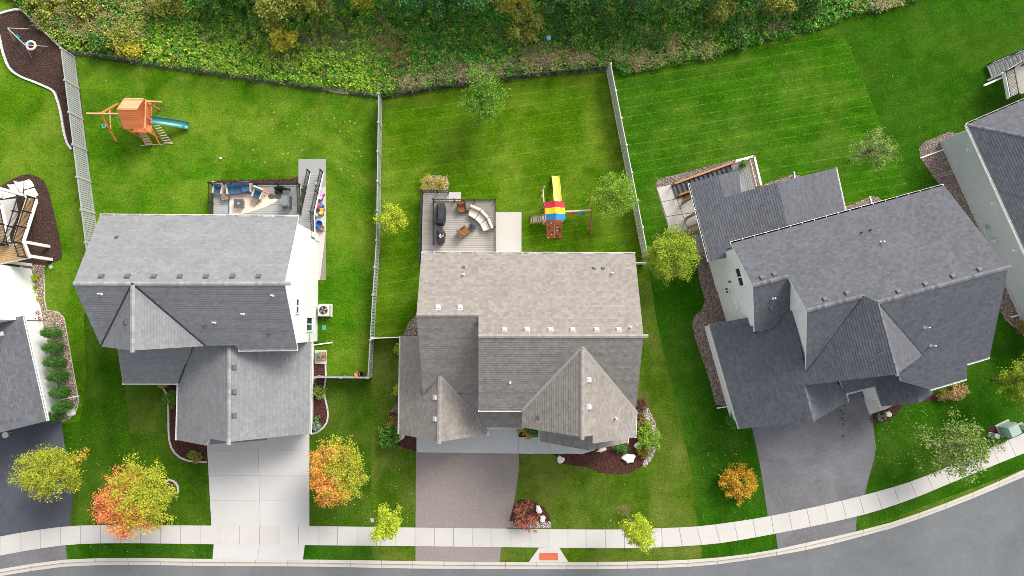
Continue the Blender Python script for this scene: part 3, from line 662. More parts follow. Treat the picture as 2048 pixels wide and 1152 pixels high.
# ------------------------------------------------------------------ houses
ZV = Vector((0, 0, 1))
class House:
    def __init__(s, name, label, base, roofmat, capmat, wallmat):
        s.o = thing(name, label, 'house', base); s.rm = roofmat; s.cm = capmat; s.wm = wallmat
        s.wall = MB(); s.fas = MB(); s.gut = MB()
    def slope(s, pl, pts, flags, inset_e=0.42, inset_r=0.26, walls=True, gutter=True, e=0.19):
        """pl: roof plane; pts: photo pixels or Vectors; flags per edge: e eave, r rake, - joined, w abuts a wall"""
        P = [p if isinstance(p, Vector) else atp(p[0], p[1], pl) for p in pts]
        n = pl[0]; k = len(P)
        area = sum(P[i].x*P[(i+1) % k].y - P[(i+1) % k].x*P[i].y for i in range(k))
        if area < 0:
            P = P[::-1]; flags = [flags[(k-2-i) % k] for i in range(k)]
        u = ZV.cross(n).normalized(); v = n.cross(u).normalized()
        if v.z < 0: v = -v; u = -u
        og = P[0]; uv = [((p-og).dot(u), (p-og).dot(v)) for p in P]
        v0 = min(q[1] for q in uv); v1 = max(q[1] for q in uv)
        m = MB(); m.uv = []; t = 0.016; j = 0
        def clip(poly, lim, keep_above):
            out = []
            for i in range(len(poly)):
                a, b = poly[i], poly[(i+1) % len(poly)]
                ia = (a[1] >= lim) == keep_above or a[1] == lim; ib = (b[1] >= lim) == keep_above or b[1] == lim
                if ia: out.append(a)
                if ia != ib:
                    f = (lim-a[1])/(b[1]-a[1]); out.append((a[0]+(b[0]-a[0])*f, lim))
            return out
        while v0+j*e < v1-1e-4:
            a, b = v0+j*e, v0+(j+1)*e
            q = clip(uv, a, True)
            if len(q) > 2: q = clip(q, b, False)
            if len(q) > 2:
                V = []
                for x, y in q:
                    V.append(og + u*x + v*y + n*(t*(1-(y-a)/e)+0.004)); m.uv.append((x+50, y-v0))
                m.add(V, [tuple(range(len(V)))])
                xs = [x for x, y in q if abs(y-a) < 1e-6]
                if len(xs) >= 2 and j > 0:
                    x0, x1 = min(xs), max(xs)
                    c = [og+u*x0+v*a+n*(t+0.004), og+u*x1+v*a+n*(t+0.004), og+u*x1+v*a+n*0.0, og+u*x0+v*a+n*0.0]
                    m.add(c, [(3, 2, 1, 0)]); m.uv += [(x0+50, a-v0)]*4
            j += 1
        m.build('roof_slope', s.rm, s.o)
        # deck edge (fascia) and soffit
        dn = Vector((0, 0, -0.20)); top = [p - n*0.002 for p in P]
        s.fas.add([p+dn for p in top], [tuple(range(k))[::-1]])
        for i in range(k):
            if flags[i] in 'er':
                a, b = top[i], top[(i+1) % k]; s.fas.add([a, b, b+dn, a+dn], [(3, 2, 1, 0)])
        # walls under the outer edges
        off = [{'e': inset_e, 'r': inset_r}.get(f, 0.0) for f in flags]
        L = []
        for i in range(k):
            a, b = P[i], P[(i+1) % k]; d = Vector((b.x-a.x, b.y-a.y, 0)).normalized(); nn = Vector((-d.y, d.x, 0))
            L.append((Vector((a.x, a.y, 0))+nn*off[i], d))
        Q = []
        for i in range(k):
            (p, d), (q, g) = L[i-1], L[i]; den = d.x*g.y - d.y*g.x
            if abs(den) < 0.05: c = q
            else:
                tt = ((q.x-p.x)*g.y - (q.y-p.y)*g.x)/den; c = p + d*tt
            Q.append(Vector((c.x, c.y, zon(pl, c.x, c.y)-0.19)))
        if walls:
            for i in range(k):
                if flags[i] in 'er':
                    a, b = Q[i], Q[(i+1) % k]; s.wall.add([a, b, Vector((b.x, b.y, -0.1)), Vector((a.x, a.y, -0.1))], [(3, 2, 1, 0)])
        if gutter:
            for i in range(k):
                if flags[i] == 'e':
                    s.gut = MB()
                    a, b = P[i], P[(i+1) % k]; d = Vector((b.x-a.x, b.y-a.y, 0)).normalized(); ou = Vector((d.y, -d.x, 0))
                    o1 = ou*0.012; o2 = ou*0.125; z0 = Vector((0, 0, -0.15)); z1 = Vector((0, 0, -0.02))
                    s.gut.add([a+o1+z0, b+o1+z0, b+o2+z0, a+o2+z0], [(0, 1, 2, 3), (3, 2, 1, 0)])
                    s.gut.bar(a+o2+(z0+z1)*0.5, b+o2+(z0+z1)*0.5, 0.022, 0.13)
                    for e0 in (a, b): s.gut.add([e0+o1+z0, e0+o2+z0, e0+o2+z1, e0+o1+z1], [(0, 1, 2, 3), (3, 2, 1, 0)])
                    ln = (b-a).length; c = max(1, int(ln/0.9))
                    for q in range(c+1):
                        w = a.lerp(b, q/c); s.gut.bar(w+o1+z1, w+o2+z1, 0.035, 0.02)
                    s.gut.build('gutter', MT['white'], s.o)
        return pl
    def ridge(s, a, b, w=0.13, lift=0.03, drop=0.4):
        cap = MB(); d = (b-a); n = max(1, int(d.length/0.24)); d.normalize(); sd = d.cross(ZV).normalized()
        for i in range(n):
            p = a.lerp(b, i/n) + ZV*(lift+0.012); q = a.lerp(b, (i+1)/n+0.03) + ZV*lift
            cap.add([p-sd*w-ZV*w*drop, p, p+sd*w-ZV*w*drop, q-sd*w-ZV*w*drop, q, q+sd*w-ZV*w*drop], [(0, 1, 4, 3), (1, 2, 5, 4)])
        cap.build('ridge_cap', s.cm, s.o)
    def valley(s, a, b, mat, w=0.16, lift=0.05):
        d = (b-a).normalized()
        MB().bar(a+ZV*lift, b+ZV*lift, w, 0.03).build('valley_flashing', mat, s.o)
    def vent(s, pl, px, py, mat, size=0.32, h=0.13):
        p = atp(px, py, pl); n = pl[0]; u = ZV.cross(n).normalized(); v = n.cross(u)
        if v.z < 0: u, v = -u, -v
        m = MB(); R = Matrix((u, v, n)).transposed()
        x = size/2
        vs = [(-x*1.15, -x*1.1, 0), (x*1.15, -x*1.1, 0), (x*1.15, x*1.25, 0), (-x*1.15, x*1.25, 0)]
        m.add([R @ Vector(q) + p + n*0.03 for q in vs], [(0, 1, 2, 3)])
        w = [(-x, -x, 0.03), (x, -x, 0.03), (x, x, 0.03), (-x, x, 0.03), (-x*0.92, -x*0.95, h), (x*0.92, -x*0.95, h), (x*0.86, x*0.6, h*0.95), (-x*0.86, x*0.6, h*0.95)]
        m.add([R @ Vector(q) + p for q in w], [(4, 5, 6, 7), (0, 1, 5, 4), (1, 2, 6, 5), (2, 3, 7, 6), (3, 0, 4, 7)])
        m.build('roof_vent', mat, s.o)
    def pipe(s, pl, px, py, mat=None, h=0.45, r=0.05):
        p = atp(px, py, pl); mat = mat or MT['pvc']
        m = MB().tube([p-ZV*0.1, p+ZV*h], r, 10); m.lathe(p-ZV*0.02, [(0.10, 0.0), (0.09, 0.05), (0.05, 0.09)], 10)
        m.build('vent_pipe', mat, s.o)
    def window(s, a, u, w, h, panes=2, vertical=True, nrm=None):
        """a: lower corner on the wall, u: horizontal direction along it"""
        nrm = nrm or Vector((u.y, -u.x, 0)); c = a + u*w/2 + ZV*h/2
        m = MB(); fr = 0.08
        for z0 in (0, h): m.bar(a+ZV*z0-u*fr+nrm*0.03, a+u*(w+fr)+ZV*z0+nrm*0.03, 0.07, fr*1.3)
        for x0 in (0, w): m.bar(a+u*x0+nrm*0.03, a+u*x0+ZV*h+nrm*0.03, fr*1.3, 0.07, up=nrm)
        if panes == 2: m.bar(a+u*w/2+nrm*0.03, a+u*w/2+ZV*h+nrm*0.03, fr, 0.06, up=nrm)
        f = m.build('window', MT['white'], s.o)
        for i in range(panes):
            q0 = a+u*(w*i/panes)+nrm*0.012; q1 = a+u*(w*(i+1)/panes)+nrm*0.012
            MB().add([q0, q1, q1+ZV*h, q0+ZV*h], [(0, 1, 2, 3)]).build('pane', MT['glass'], f)
    def done(s):
        if s.wall.v: s.wall.build('wall', s.wm, s.o)
        if s.fas.v: s.fas.build('fascia', MT['white'], s.o)
def onwall(px, py, p, n):
    d = _ray(px, py); return O + d*(n.dot(p-O)/n.dot(d))
E_ = 6.2
# ---- house with the even grey roof and white walls
h1 = House('house', 'white walled house with even light grey roof and grey deck behind', at(420, 640), MT['sh_grey'], MT['cap_grey'], MT['siding_white'])
pn = plane(at(200, 431, E_), at(597, 434, E_), at(569, 567, 9.65))
rl, rr = atp(146, 567, pn), atp(569, 567, pn)
h1.slope(pn, [(200, 431), (597, 434), rr, rl], 'er-r', inset_r=0.1)
ps = plane(rl, rr, at(595, 698, E_))
A = atp(265, 567, pn); vl = atp(202, 693, ps); vr = atp(412, 692, ps)
h1.slope(ps, [rl, A, vl], '--r')
h1.slope(ps, [A, rr, (595, 698), (477, 699), (470, 690), vr], '-re---', inset_r=0.1)
F = at(264, 701, A.z)
gl = plane(A, F, vl); gr = plane(A, F, vr)
h1.slope(gl, [A, F, vl], '-r-', gutter=False); h1.slope(gr, [A, vr, F], '-r-', gutter=False)
h1.valley(A, vl, MT['flash_black'], 0.13); h1.valley(A, vr, MT['flash_black'], 0.13)
h1.ridge(rl, rr); h1.ridge(A+Vector((0, -0.1, 0)), F, 0.15)
pp = plane(at(245, 767, 2.8), at(357, 767, 2.8), at(235, 701, 3.85))
h1.slope(pp, [(245, 766), (358, 766), (383, 700), (383, 690), (234, 690)], 'e---r')
B1 = at(458, 683, 6.0); F1 = at(457, 884, 6.0)
gl1 = plane(B1, F1, at(354, 879, 2.8)); gr1 = plane(B1, F1, at(619, 867, 2.8))
h1.slope(gl1, [B1, F1, (419, 877), (412, 891), (354, 880), (357, 767), (386, 690)], '-rrre--')
h1.slope(gr1, [B1, (622, 683), (619, 867), F1], '-er-')
h1.ridge(B1, F1, 0.15); h1.valley(atp(383, 699, gl1), atp(358, 767, gl1), MT['flash_black'], 0.1, 0.07)
eb = plane(at(419, 870, 3.5), at(533, 870, 3.5), at(470, 886, 2.95)); h1.slope(eb, [(419, 868), (535, 868), (534, 880), (420, 889)], '-rer', walls=False, gutter=False)
for x in (203, 255, 308, 360, 412, 465, 517): h1.vent(pn, x, 553.5, MT['vent_dark'])
h1.vent(pn, 233, 475, MT['vent_dark'], 0.22, 0.1); h1.vent(gl, 253, 644, MT['vent_dark'], 0.3)
for y in (735, 784, 831): h1.vent(gr1, 468, y, MT['vent_dark'])
for x, y in ((203, 588), (430, 645), (487, 628), (546, 591)): h1.pipe(ps, x, y)
for x, y in ((408, 650), (537, 666)): h1.vent(ps, x, y, MT['vent_dark'], 0.22, 0.12)
xw = Vector((rr.x-0.10, 0, 0)); nx = Vector((1, 0, 0))
def win1(x0, x1, y0, y1):
    a = onwall(x1, y1, xw, nx); b = onwall(x0, y0, xw, nx)
    h1.window(Vector((xw.x+0.01, a.y, a.z)), Vector((0, 1, 0)), b.y-a.y, b.z-a.z, 2)
win1(591, 597, 597, 627); win1(612, 624, 634, 662)
a = onwall(618, 674, xw, nx); MB().box((xw.x+0.03, a.y, a.z), (0.06, 0.5, 0.32)).build('louvre_vent', MT['fence_grey'], h1.o)
h1.done()

# ---- house with the tan roof
h2 = House('house', 'tan roofed house with white box vents and taupe deck', at(1040, 690), MT['sh_tan'], MT['cap_tan'], MT['siding_white'])
pn2 = plane(at(843, 507, E_), at(1270, 508, E_), at(1287, 672, 9.65))
rA, rB = atp(833, 629, pn2), atp(957, 629, pn2); rC, rD = atp(957, 672, pn2), atp(1287, 672, pn2)
h2.slope(pn2, [(843, 507), (1270, 508), rD, rC, rB, rA], 'er-r-r')
psr = plane(rC, rD, at(1150, 821, E_)); vA = atp(1165, 694, psr); vL = atp(1045, 820, psr); vR = atp(1271, 822, psr)
h2.slope(psr, [rC, rD, vR, vA, vL, (957, 820)], '-r--er')
FG = at(1165, 874, vA.z)
g2l = plane(vA, FG, vL); g2r = plane(vA, FG, vR)
h2.slope(g2l, [vA, vL, (1044, 855), FG], '-er-', gutter=False); h2.slope(g2r, [vA, FG, (1186, 870.5), (1186, 887), (1269, 875), vR], '-rrre-')
h2.valley(vA, vL, MT['flash_grey'], 0.2); h2.valley(vA, vR, MT['flash_grey'], 0.2)
h2.ridge(vA+Vector((0, -0.15, 0)), FG, 0.13); h2.ridge(rA, rB, 0.13); h2.ridge(rC, rD, 0.13)
psl = plane(rA, rB, at(1000, 855, 3.0)); G2 = atp(880, 752, psl)
h2.slope(psl, [rA, rB, (957, 800), (1045, 800), (1046, 855), (975, 854), G2, (846, 788)], '---we--r')
FG2 = at(878, 884, G2.z); gw = plane(G2, FG2, at(799, 868, 3.0)); ge = plane(G2, FG2, at(974, 862, 3.0))
h2.slope(gw, [G2, FG2, (799, 868), (802, 672), (836, 672), (846, 788)], '-rer--'); h2.slope(ge, [G2, (975, 854), (974, 869), FG2], '-er-')
h2.valley(G2, atp(975, 852, ge), MT['flash_grey'], 0.16); h2.ridge(G2, FG2, 0.15)
lb0, lb1 = at(1178, 868, 4.5), at(1178, 901, 4.5)
bl = plane(lb0, lb1, at(1081, 870, 3.1)); br = plane(lb0, lb1, at(1254, 870, 3.1))
h2.slope(bl, [lb0, (1081, 850), (1081, 883), lb1], '-er-'); h2.slope(br, [lb0, lb1, (1254, 886), (1254, 860)], '-re-')
for x in (876, 920): h2.vent(pn2, x, 615, MT['vent_white'])
for x in (1009, 1054, 1101, 1145, 1193, 1237): h2.vent(pn2, x, 660, MT['vent_white'])
for y in (795, 838): h2.vent(gw, 871, y, MT['vent_white'])
for y in (760, 814): h2.vent(g2r, 1177, y, MT['vent_white'])
for x, y in ((927, 549), (1224, 546), (1260, 654)): h2.pipe(pn2, x, y)
h2.pipe(psr, 1020, 765); h2.pipe(g2r, 1231, 836)
for x, y in ((927, 535), (1188, 537), (1206, 537)): h2.vent(pn2, x, y, MT['vent_dark'], 0.2, 0.1)
h2.vent(g2l, 1077, 835, MT['vent_dark'], 0.22, 0.1)
h2.done()

# ---- charcoal roofed house turned towards the bend
h3 = House('house', 'white walled house with charcoal roof turned towards the bend', at(1720, 640), MT['sh_dark'], MT['cap_dark'], MT['siding_white'])
pn3 = plane(at(1462, 487, E_), at(1888, 371, E_), at(2016, 535, 9.95))
g = lambda x, y: atp(x, y, pn3)
cA, cB, bA, bB, aA, aB = g(2016, 535), g(1755, 605), g(1726, 592), g(1614, 621), g(1576, 553), g(1506, 571)
h3.slope(pn3, [(1462, 487), (1888, 371), cA, cB, bA, bB, aA, aB], 'er---r-r', inset_r=0.2)
F3 = at(1794, 748, cB.z); pw = plane(cB, F3, at(1445, 740, 2.9))
psc = plane(cA, cB, at(1979, 714, E_)); v3 = atp(1846, 710, psc); vb = atp(1612, 746, pw)
h3.slope(psc, [cB, cA, (1979, 714), (1935, 727), (1933, 757), (1862, 778), (1803, 762), (1796, 735), v3], '-rere----')
g3r = plane(cB, F3, v3); h3.slope(g3r, [cB, v3, F3], '-r-', gutter=False)
w1 = atp(1608, 770, pw); w2 = atp(1627, 843, pw)
h3.slope(pw, [cB, F3, w1, w2, (1480, 857), (1420, 649), (1500, 634), (1511, 668), (1548, 650), (1586, 600), vb, bA], '-r-rer------')
psb = plane(bA, bB, vb); h3.slope(psb, [bB, bA, vb], '--r', gutter=False)
psa = plane(aA, aB, at(1509, 664, 5.9)); h3.slope(psa, [aB, aA, (1588, 575), (1586, 602), (1548, 655), (1509, 664)], '----er', gutter=False)
pe3 = plane(w1, w2, at(1694, 796, 2.9)); h3.slope(pe3, [w1, w2, (1695, 803), (1691, 787), (1673, 764)], '-re--')
po3 = plane(at(1692, 787, 2.9), at(1752, 771, 2.9), at(1735, 752, 3.5)); h3.slope(po3, [(1691, 787), (1753, 771), (1775, 738), (1673, 745)], 'e---')
l3a, l3b = at(1815, 728, 4.4), at(1839, 806, 4.4)
p3l = plane(l3a, l3b, at(1756, 792, 2.9)); p3r = plane(l3a, l3b, at(1863, 782, 2.9))
h3.slope(p3l, [l3a, (1740, 742), (1763, 813), l3b], '-er-'); h3.slope(p3r, [l3a, l3b, (1865, 788), (1861, 772)], '-re-', gutter=False)
h3.ridge(cB, cA, 0.15); h3.ridge(bB, bA, 0.15); h3.ridge(aB, aA, 0.15); h3.ridge(cB, F3, 0.12); h3.ridge(w1, w2, 0.12)
h3.valley(cB, v3, MT['flash_black'], 0.07, 0.04); h3.valley(bA, vb, MT['flash_black'], 0.07, 0.04)
# rear porch roof
pq = plane(at(1380, 367, 3.8), at(1419, 522, 3.8), at(1576, 450, 5.45))
q1, q2, q3, q4 = atp(1436, 350, pq), atp(1446, 395, pq), atp(1554, 365, pq), atp(1577, 455, pq)
h3.slope(pq, [(1419, 522), (1380, 367), q1, q2, q3, q4, (1577, 462), (1452, 497), (1452, 516)], 'er-r---rr', walls=False)
e1 = plane(q1, q2, at(1477, 343, 3.95)); h3.slope(e1, [q1, q2, (1483, 386), (1476, 342)], '--er', walls=False, gutter=False)
e2 = plane(q3, q4, at(1681, 380, 3.75)); h3.slope(e2, [q3, q4, (1692, 432), (1671, 336)], '--er')
for x, y in ((1524, 556), (1549, 549), (1650, 599), (1694, 587), (1797, 584), (1851, 569), (1906, 553), (1959, 540)): h3.vent(pn3, x, y, MT['vent_dark'])
for x, y in ((1754, 659), (1766, 707)): h3.vent(pw, x, y, MT['vent_dark'])
for x, y in ((1849, 655), (1861, 691)): h3.pipe(psc, x, y, h=0.6)
h3.pipe(pn3, 1762, 484); h3.pipe(pn3, 1722, 465, MT['vent_dark'], 0.3); h3.pipe(pn3, 1740, 460, MT['vent_dark'], 0.3); h3.pipe(psa, 1546, 597)
h3.vent(psa, 1542, 616, MT['vent_dark'], 0.22, 0.12)
# west wall windows
w0 = atp(1462, 487, pn3); w9 = aB; dW = Vector((w9.x-w0.x, w9.y-w0.y, 0)).normalized()
nW = Vector((dW.y, -dW.x, 0)); nW = nW if nW.x < 0 else -nW
pW = Vector((w0.x, w0.y, 0)) - nW*0.19
def win3(x0, y0, x1, y1, h):
    a = onwall(x0, y0, pW, nW); b = onwall(x1, y1, pW, nW); z = min(a.z, b.z)-h/2
    u = Vector((a.x-b.x, a.y-b.y, 0)); w = u.length; u.normalize()
    h3.window(Vector((b.x, b.y, z)), u, w, h, 2, nrm=nW)
win3(1475, 536, 1486, 572, 0.95); win3(1453, 575, 1460, 586, 0.75)
for x, y in ((1474, 606), (1476, 614)):
    a = onwall(x, y, pW, nW); MB().tube([a, a+nW*0.18], 0.09, 10).build('dryer_hood', MT['white'], h3.o)
a = onwall(1461, 563, pW, nW); MB().box(a+nW*0.06, (0.14, 0.14, 0.25)).build('wall_lamp', MT['charcoal'], h3.o)
h3.done()

# ---- grey house at the far bend
h4 = House('house', 'grey sided house with hipped charcoal roof beside the river rock strip', at(2048, 420), MT['sh_dark'], MT['cap_dark'], MT['siding_grey'])
Z4 = 4.0
c4 = at(1934, 249, Z4); dN = (at(2048, 197, Z4)-c4).normalized(); dS = (at(2048, 512, Z4)-c4).normalized()
dN = (dN + Vector((-dS.y, dS.x, 0))).normalized(); dS = Vector((dN.y, -dN.x, 0))
LN, LS, AA = 13.0, 20.0, 6.5; P4 = 0.62
k0, k1, k2, k3 = c4, c4+dN*LN, c4+dN*LN+dS*LS, c4+dS*LS
t0 = c4+dN*AA+dS*AA+ZV*(AA*P4); t1 = c4+dN*AA+dS*(LS-AA)+ZV*(AA*P4)
h4.slope(plane(k0, k1, t0), [k0, k1, t0], 'e--'); h4.slope(plane(k0, k3, t0), [k0, t0, t1, k3], '---e')
h4.slope(plane(k1, k2, t0), [k1, k2, t1, t0], 'e---'); h4.slope(plane(k2, k3, t1), [k2, k3, t1], 'e--')
h4.ridge(k0, t0, 0.12); h4.ridge(t0, t1, 0.12)
w4 = c4 + dS*0.42 + dN*0.42; w4.z = 0; nw4 = -dN
MB().bar(w4+dN*0.0+Vector((0, 0, -0.1))+nw4*0.04+Vector((0, 0, 0.2)), w4+dS*18+nw4*0.04+Vector((0, 0, 0.1)), 0.08, 0.36).build('foundation', MT['pad'], h4.o)
for a in (1.5, 6.2, 10.3):
    q = w4+dS*a+nw4*0.06; MB().box(q+Vector((0, 0, 2.6)), (0.2, 0.2, 0.2)).build('soffit_box', MT['white'], h4.o)
q = w4+dS*9.2+nw4*0.12
m = MB().box(q+Vector((0, 0, 1.2)), (0.22, 0.35, 0.5), math.atan2(dS.y, dS.x)); m.tube([q+Vector((0, 0, 0.1)), q+Vector((0, 0, 2.0))], 0.03, 6); m.build('electric_meter', MT['ac'], h4.o)
m = MB()
for k in range(3): m.ring(q+dS*(-1.2)+Vector((0, 0, 1.0+0.02*k)), 0.24-0.03*k, 0.025, nw4, 18, 6)
m.build('hose_reel', MT['box_green'], h4.o)
h4.done()

# ---- white house at the left border: main block mostly outside the picture, garage wing in view
h0 = House('house', 'white house with charcoal garage roof above the row of upright evergreens', at(20, 700), MT['sh_dark'], MT['cap_dark'], MT['siding_white'])
gA, gB = at(45, 632, 2.9), at(93, 842, 2.9)
du = (gB-gA).normalized(); dw = Vector((du.y, -du.x, 0)); dw = dw if dw.x < 0 else -dw
wd = 6.4; rz = 2.9+wd/2*0.55
pA = plane(gA, gB, gA+dw*(wd/2)+ZV*(wd/2*0.55))
r0, r1 = gA+dw*(wd/2)+ZV*(wd/2*0.55), gB+dw*(wd/2)+ZV*(wd/2*0.55)
h0.slope(pA, [gA, gB, r1, r0], 'er-r'); pB = plane(r0, r1, gA+dw*wd)
h0.slope(pB, [r0, r1, gB+dw*wd, gA+dw*wd], '-rer'); h0.ridge(r0, r1)
mA = at(62, 531, 0); mA = Vector((mA.x, mA.y, E_)) - dw*0.4; mB = mA + du*4.7
pM = plane(mA, mB, mA+dw*5+ZV*3.0); m0, m1 = mA+dw*5+ZV*3.0, mB+dw*5+ZV*3.0
h0.slope(pM, [mA, mB, m1, m0], 'er-r'); pM2 = plane(m0, m1, mA+dw*10)
h0.slope(pM2, [m0, m1, mB+dw*10, mA+dw*10], '-rer')
h0.vent(pA, 2, 668, MT['vent_white'], 0.3)
h0.done()
# ------------------------------------------------------------------ fences
def vinyl_fence(label, pts, h, mat, group=None, bw=0.165, ends=(True, True)):
    P = [at(a, b) for a, b in pts]; f = thing('vinyl_fence', label, 'fence', P[0], group)
    board = MB().box((0, 0, (h-0.2)/2), (bw*0.80, 0.03, h-0.2)).mesh('board', mat)
    post = MB().box((0, 0, h/2+0.03), (0.13, 0.13, h+0.06)).box((0, 0, h+0.08), (0.16, 0.16, 0.045)).box((0, 0, h+0.12), (0.11, 0.11, 0.04), taper=0.4).mesh('post', mat)
    for i, (a, b) in enumerate(zip(P[:-1], P[1:])):
        d = b-a; L = d.length; n = max(1, round(L/2.4)); rz = math.atan2(d.y, d.x); d.normalize()
        for k in range(n):
            p, q = a+d*(L*k/n), a+d*(L*(k+1)/n)
            if k > 0 or i == 0 or True: pieces('post', post, f, p, (0, 0, rz))
            up = ZV*(h-0.03); MB().bar(p+up, q+up, 0.06, 0.10).build('top_rail', mat, f)
            up = ZV*0.12; MB().bar(p+up, q+up, 0.05, 0.14).build('bottom_rail', mat, f)
            nb = max(1, int((L/n-0.12)/bw))
            for j in range(nb):
                pieces('board', board, f, p+d*(0.06+(L/n-0.12)*(j+0.5)/nb)+ZV*0.12, (0, 0, rz))
    pieces('post', post, f, P[-1])
    return f
vinyl_fence('long grey vinyl privacy fence between play bed and playhouse lawn', [(150, 115), (198, 491), (203, 540)], 1.83, MT['fence_grey'])
vinyl_fence('grey vinyl fence with open gaps dividing the two deck yards', [(764, 202), (760, 486), (753, 592), (748, 679), (743.5, 752)], 1.83, MT['fence_grey'], bw=0.24)
vinyl_fence('short grey vinyl gate fence beside the mulch bed and terracotta pot', [(740, 753), (640, 752)], 1.6, MT['fence_grey'])
vinyl_fence('short white vinyl fence joining the grey fence to the tan house', [(751, 676), (806, 674)], 1.6, MT['fence_white'])
vinyl_fence('clay vinyl privacy fence along the striped vivid lawn', [(1213, 145), (1285, 515)], 1.83, MT['fence_tan'], bw=0.2)
vinyl_fence('short white vinyl return fence by the yellow green maple', [(1258, 529), (1286, 528)], 1.6, MT['fence_white'])

def metal_fence(label, pts, h, step, wire=False):
    P = [at(a, b) for a, b in pts]; f = thing('chain_link_fence' if wire else 'picket_fence', label, 'fence', P[0])
    post = (MB().tube([(0, 0, 0), (0, 0, h+0.02)], 0.03, 8).lathe((0, 0, h+0.02), [(0.036, 0), (0.03, 0.03), (0.01, 0.05)], 8) if wire else MB().box((0, 0, h/2+0.03), (0.06, 0.06, h+0.06)).box((0, 0, h+0.075), (0.075, 0.075, 0.03))).mesh('post', MT['galv' if wire else 'black'])
    pk = MB().box((0, 0, h/2), (0.022, 0.022, h-0.1)).mesh('picket', MT['black'])
    cnt = 0; wm = MB()
    for a, b in zip(P[:-1], P[1:]):
        d = b-a; L = d.length; n = max(1, round(L/2.2)); d.normalize(); rz = math.atan2(d.y, d.x)
        for k in range(n):
            p, q = a+d*(L*k/n), a+d*(L*(k+1)/n); pieces('post', post, f, p, (0, 0, rz))
            for z in ((h,) if wire else (h-0.03, h-0.22, 0.12)):
                (MB().tube([p+ZV*z, q+ZV*z], 0.022, 6) if wire else MB().bar(p+ZV*z, q+ZV*z, 0.035, 0.035)).build('rail', MT['galv' if wire else 'black'], f)
            s = L/n
            if wire:
                t = -h
                while t < s:
                    for sg in (0, 1):
                        x0, x1 = max(t, 0), min(t+h, s)
                        z0, z1 = (x0-t), (x1-t)
                        if sg: z0, z1 = h-z0, h-z1
                        wm.bar(p+d*x0+ZV*z0, p+d*x1+ZV*z1, 0.0045, 0.0045)
                    t += 0.15
            else:
                c = int(s/step)
                for j in range(1, c):
                    if cnt < 290: pieces('picket', pk, f, p+d*(s*j/c), (0, 0, rz)); cnt += 1
    pieces('post', post, f, P[-1])
    if wire: o = wm.build('wire_mesh', MT['galv'], f); o['kind'] = 'stuff'
    return f
metal_fence('low dark chain link fence below the leafy green weeds', [(152, 112), (228, 122), (310, 136), (400, 148), (500, 164), (640, 183), (763, 199)], 1.2, 0.1, True)
metal_fence('black metal picket fence between striped lawn and tan wild grass', [(766, 199), (880, 182), (1013, 163), (1110, 152), (1212, 142)], 1.25, 0.105)

# ------------------------------------------------------------------ decks
def boards(parent, quad, z, mat, along='x', w=0.14, th=0.03, inset=0.008):
    """deck boards filling a world rectangle or slanted quad (Vectors, ccw from lower left)"""
    a, b, c, d = quad
    if along == 'y': a, b, c, d = b, c, d, a
    L = ((d-a).length + (c-b).length)/2; n = max(1, int(L/w))
    for i in range(n):
        t0, t1 = i/n, (i+1)/n - inset/L*2
        P = [a.lerp(d, t0), b.lerp(c, t0), b.lerp(c, t1), a.lerp(d, t1)]
        m = MB(); lo = [p-ZV*th for p in P]
        m.add(lo+P, [(4, 5, 6, 7), (0, 1, 5, 4), (1, 2, 6, 5), (2, 3, 7, 6), (3, 0, 4, 7)]); m.build('deck_board', mat, parent)
def rail_run(parent, a, b, h=0.95, mat=None, step=0.115, posts=True, postmat=None, balmat=None, topw=0.07):
    mat = mat or MT['black']; d = b-a; L = d.length; n = max(1, round(L/1.8))
    MB().bar(a+ZV*h, b+ZV*h, topw, 0.05).build('top_rail', mat, parent)
    MB().bar(a+ZV*0.1, b+ZV*0.1, 0.05, 0.04).build('bottom_rail', mat, parent)
    if posts:
        pm = MB().box((0, 0, (h+0.08)/2), (0.09, 0.09, h+0.08)).box((0, 0, h+0.1), (0.11, 0.11, 0.04)).mesh('rail_post', postmat or mat)
        for k in range(n+1): pieces('rail_post', pm, parent, a.lerp(b, k/n), (0, 0, math.atan2(d.y, d.x)))
    bm = MB().box((0, 0, h/2), (0.022, 0.022, h-0.1)).mesh('baluster', balmat or mat); c = max(2, int(L/step))
    for k in range(1, c): pieces('baluster', bm, parent, a.lerp(b, k/c)+ZV*0.05, (0, 0, math.atan2(d.y, d.x)))
def frame_under(parent, P, z, mat, h=0.28):
    k = len(P); g = sum(P, Vector())/k
    for i in range(k):
        a, b = P[i], P[(i+1) % k]; di = (g-(a+b)/2).normalized()*0.03
        MB().bar(Vector((a.x, a.y, z-0.03-h/2))+di, Vector((b.x, b.y, z-0.03-h/2))+di, 0.04, h).build('rim_joist', mat, parent)
    pm = MB().box((0, 0, (z-0.1)/2), (0.12, 0.12, z-0.1)).mesh('support_post', mat)
    for p in P: pieces('support_post', pm, parent, Vector((p.x, p.y, 0)) + (g-p).normalized().xy.to_3d()*0.15)
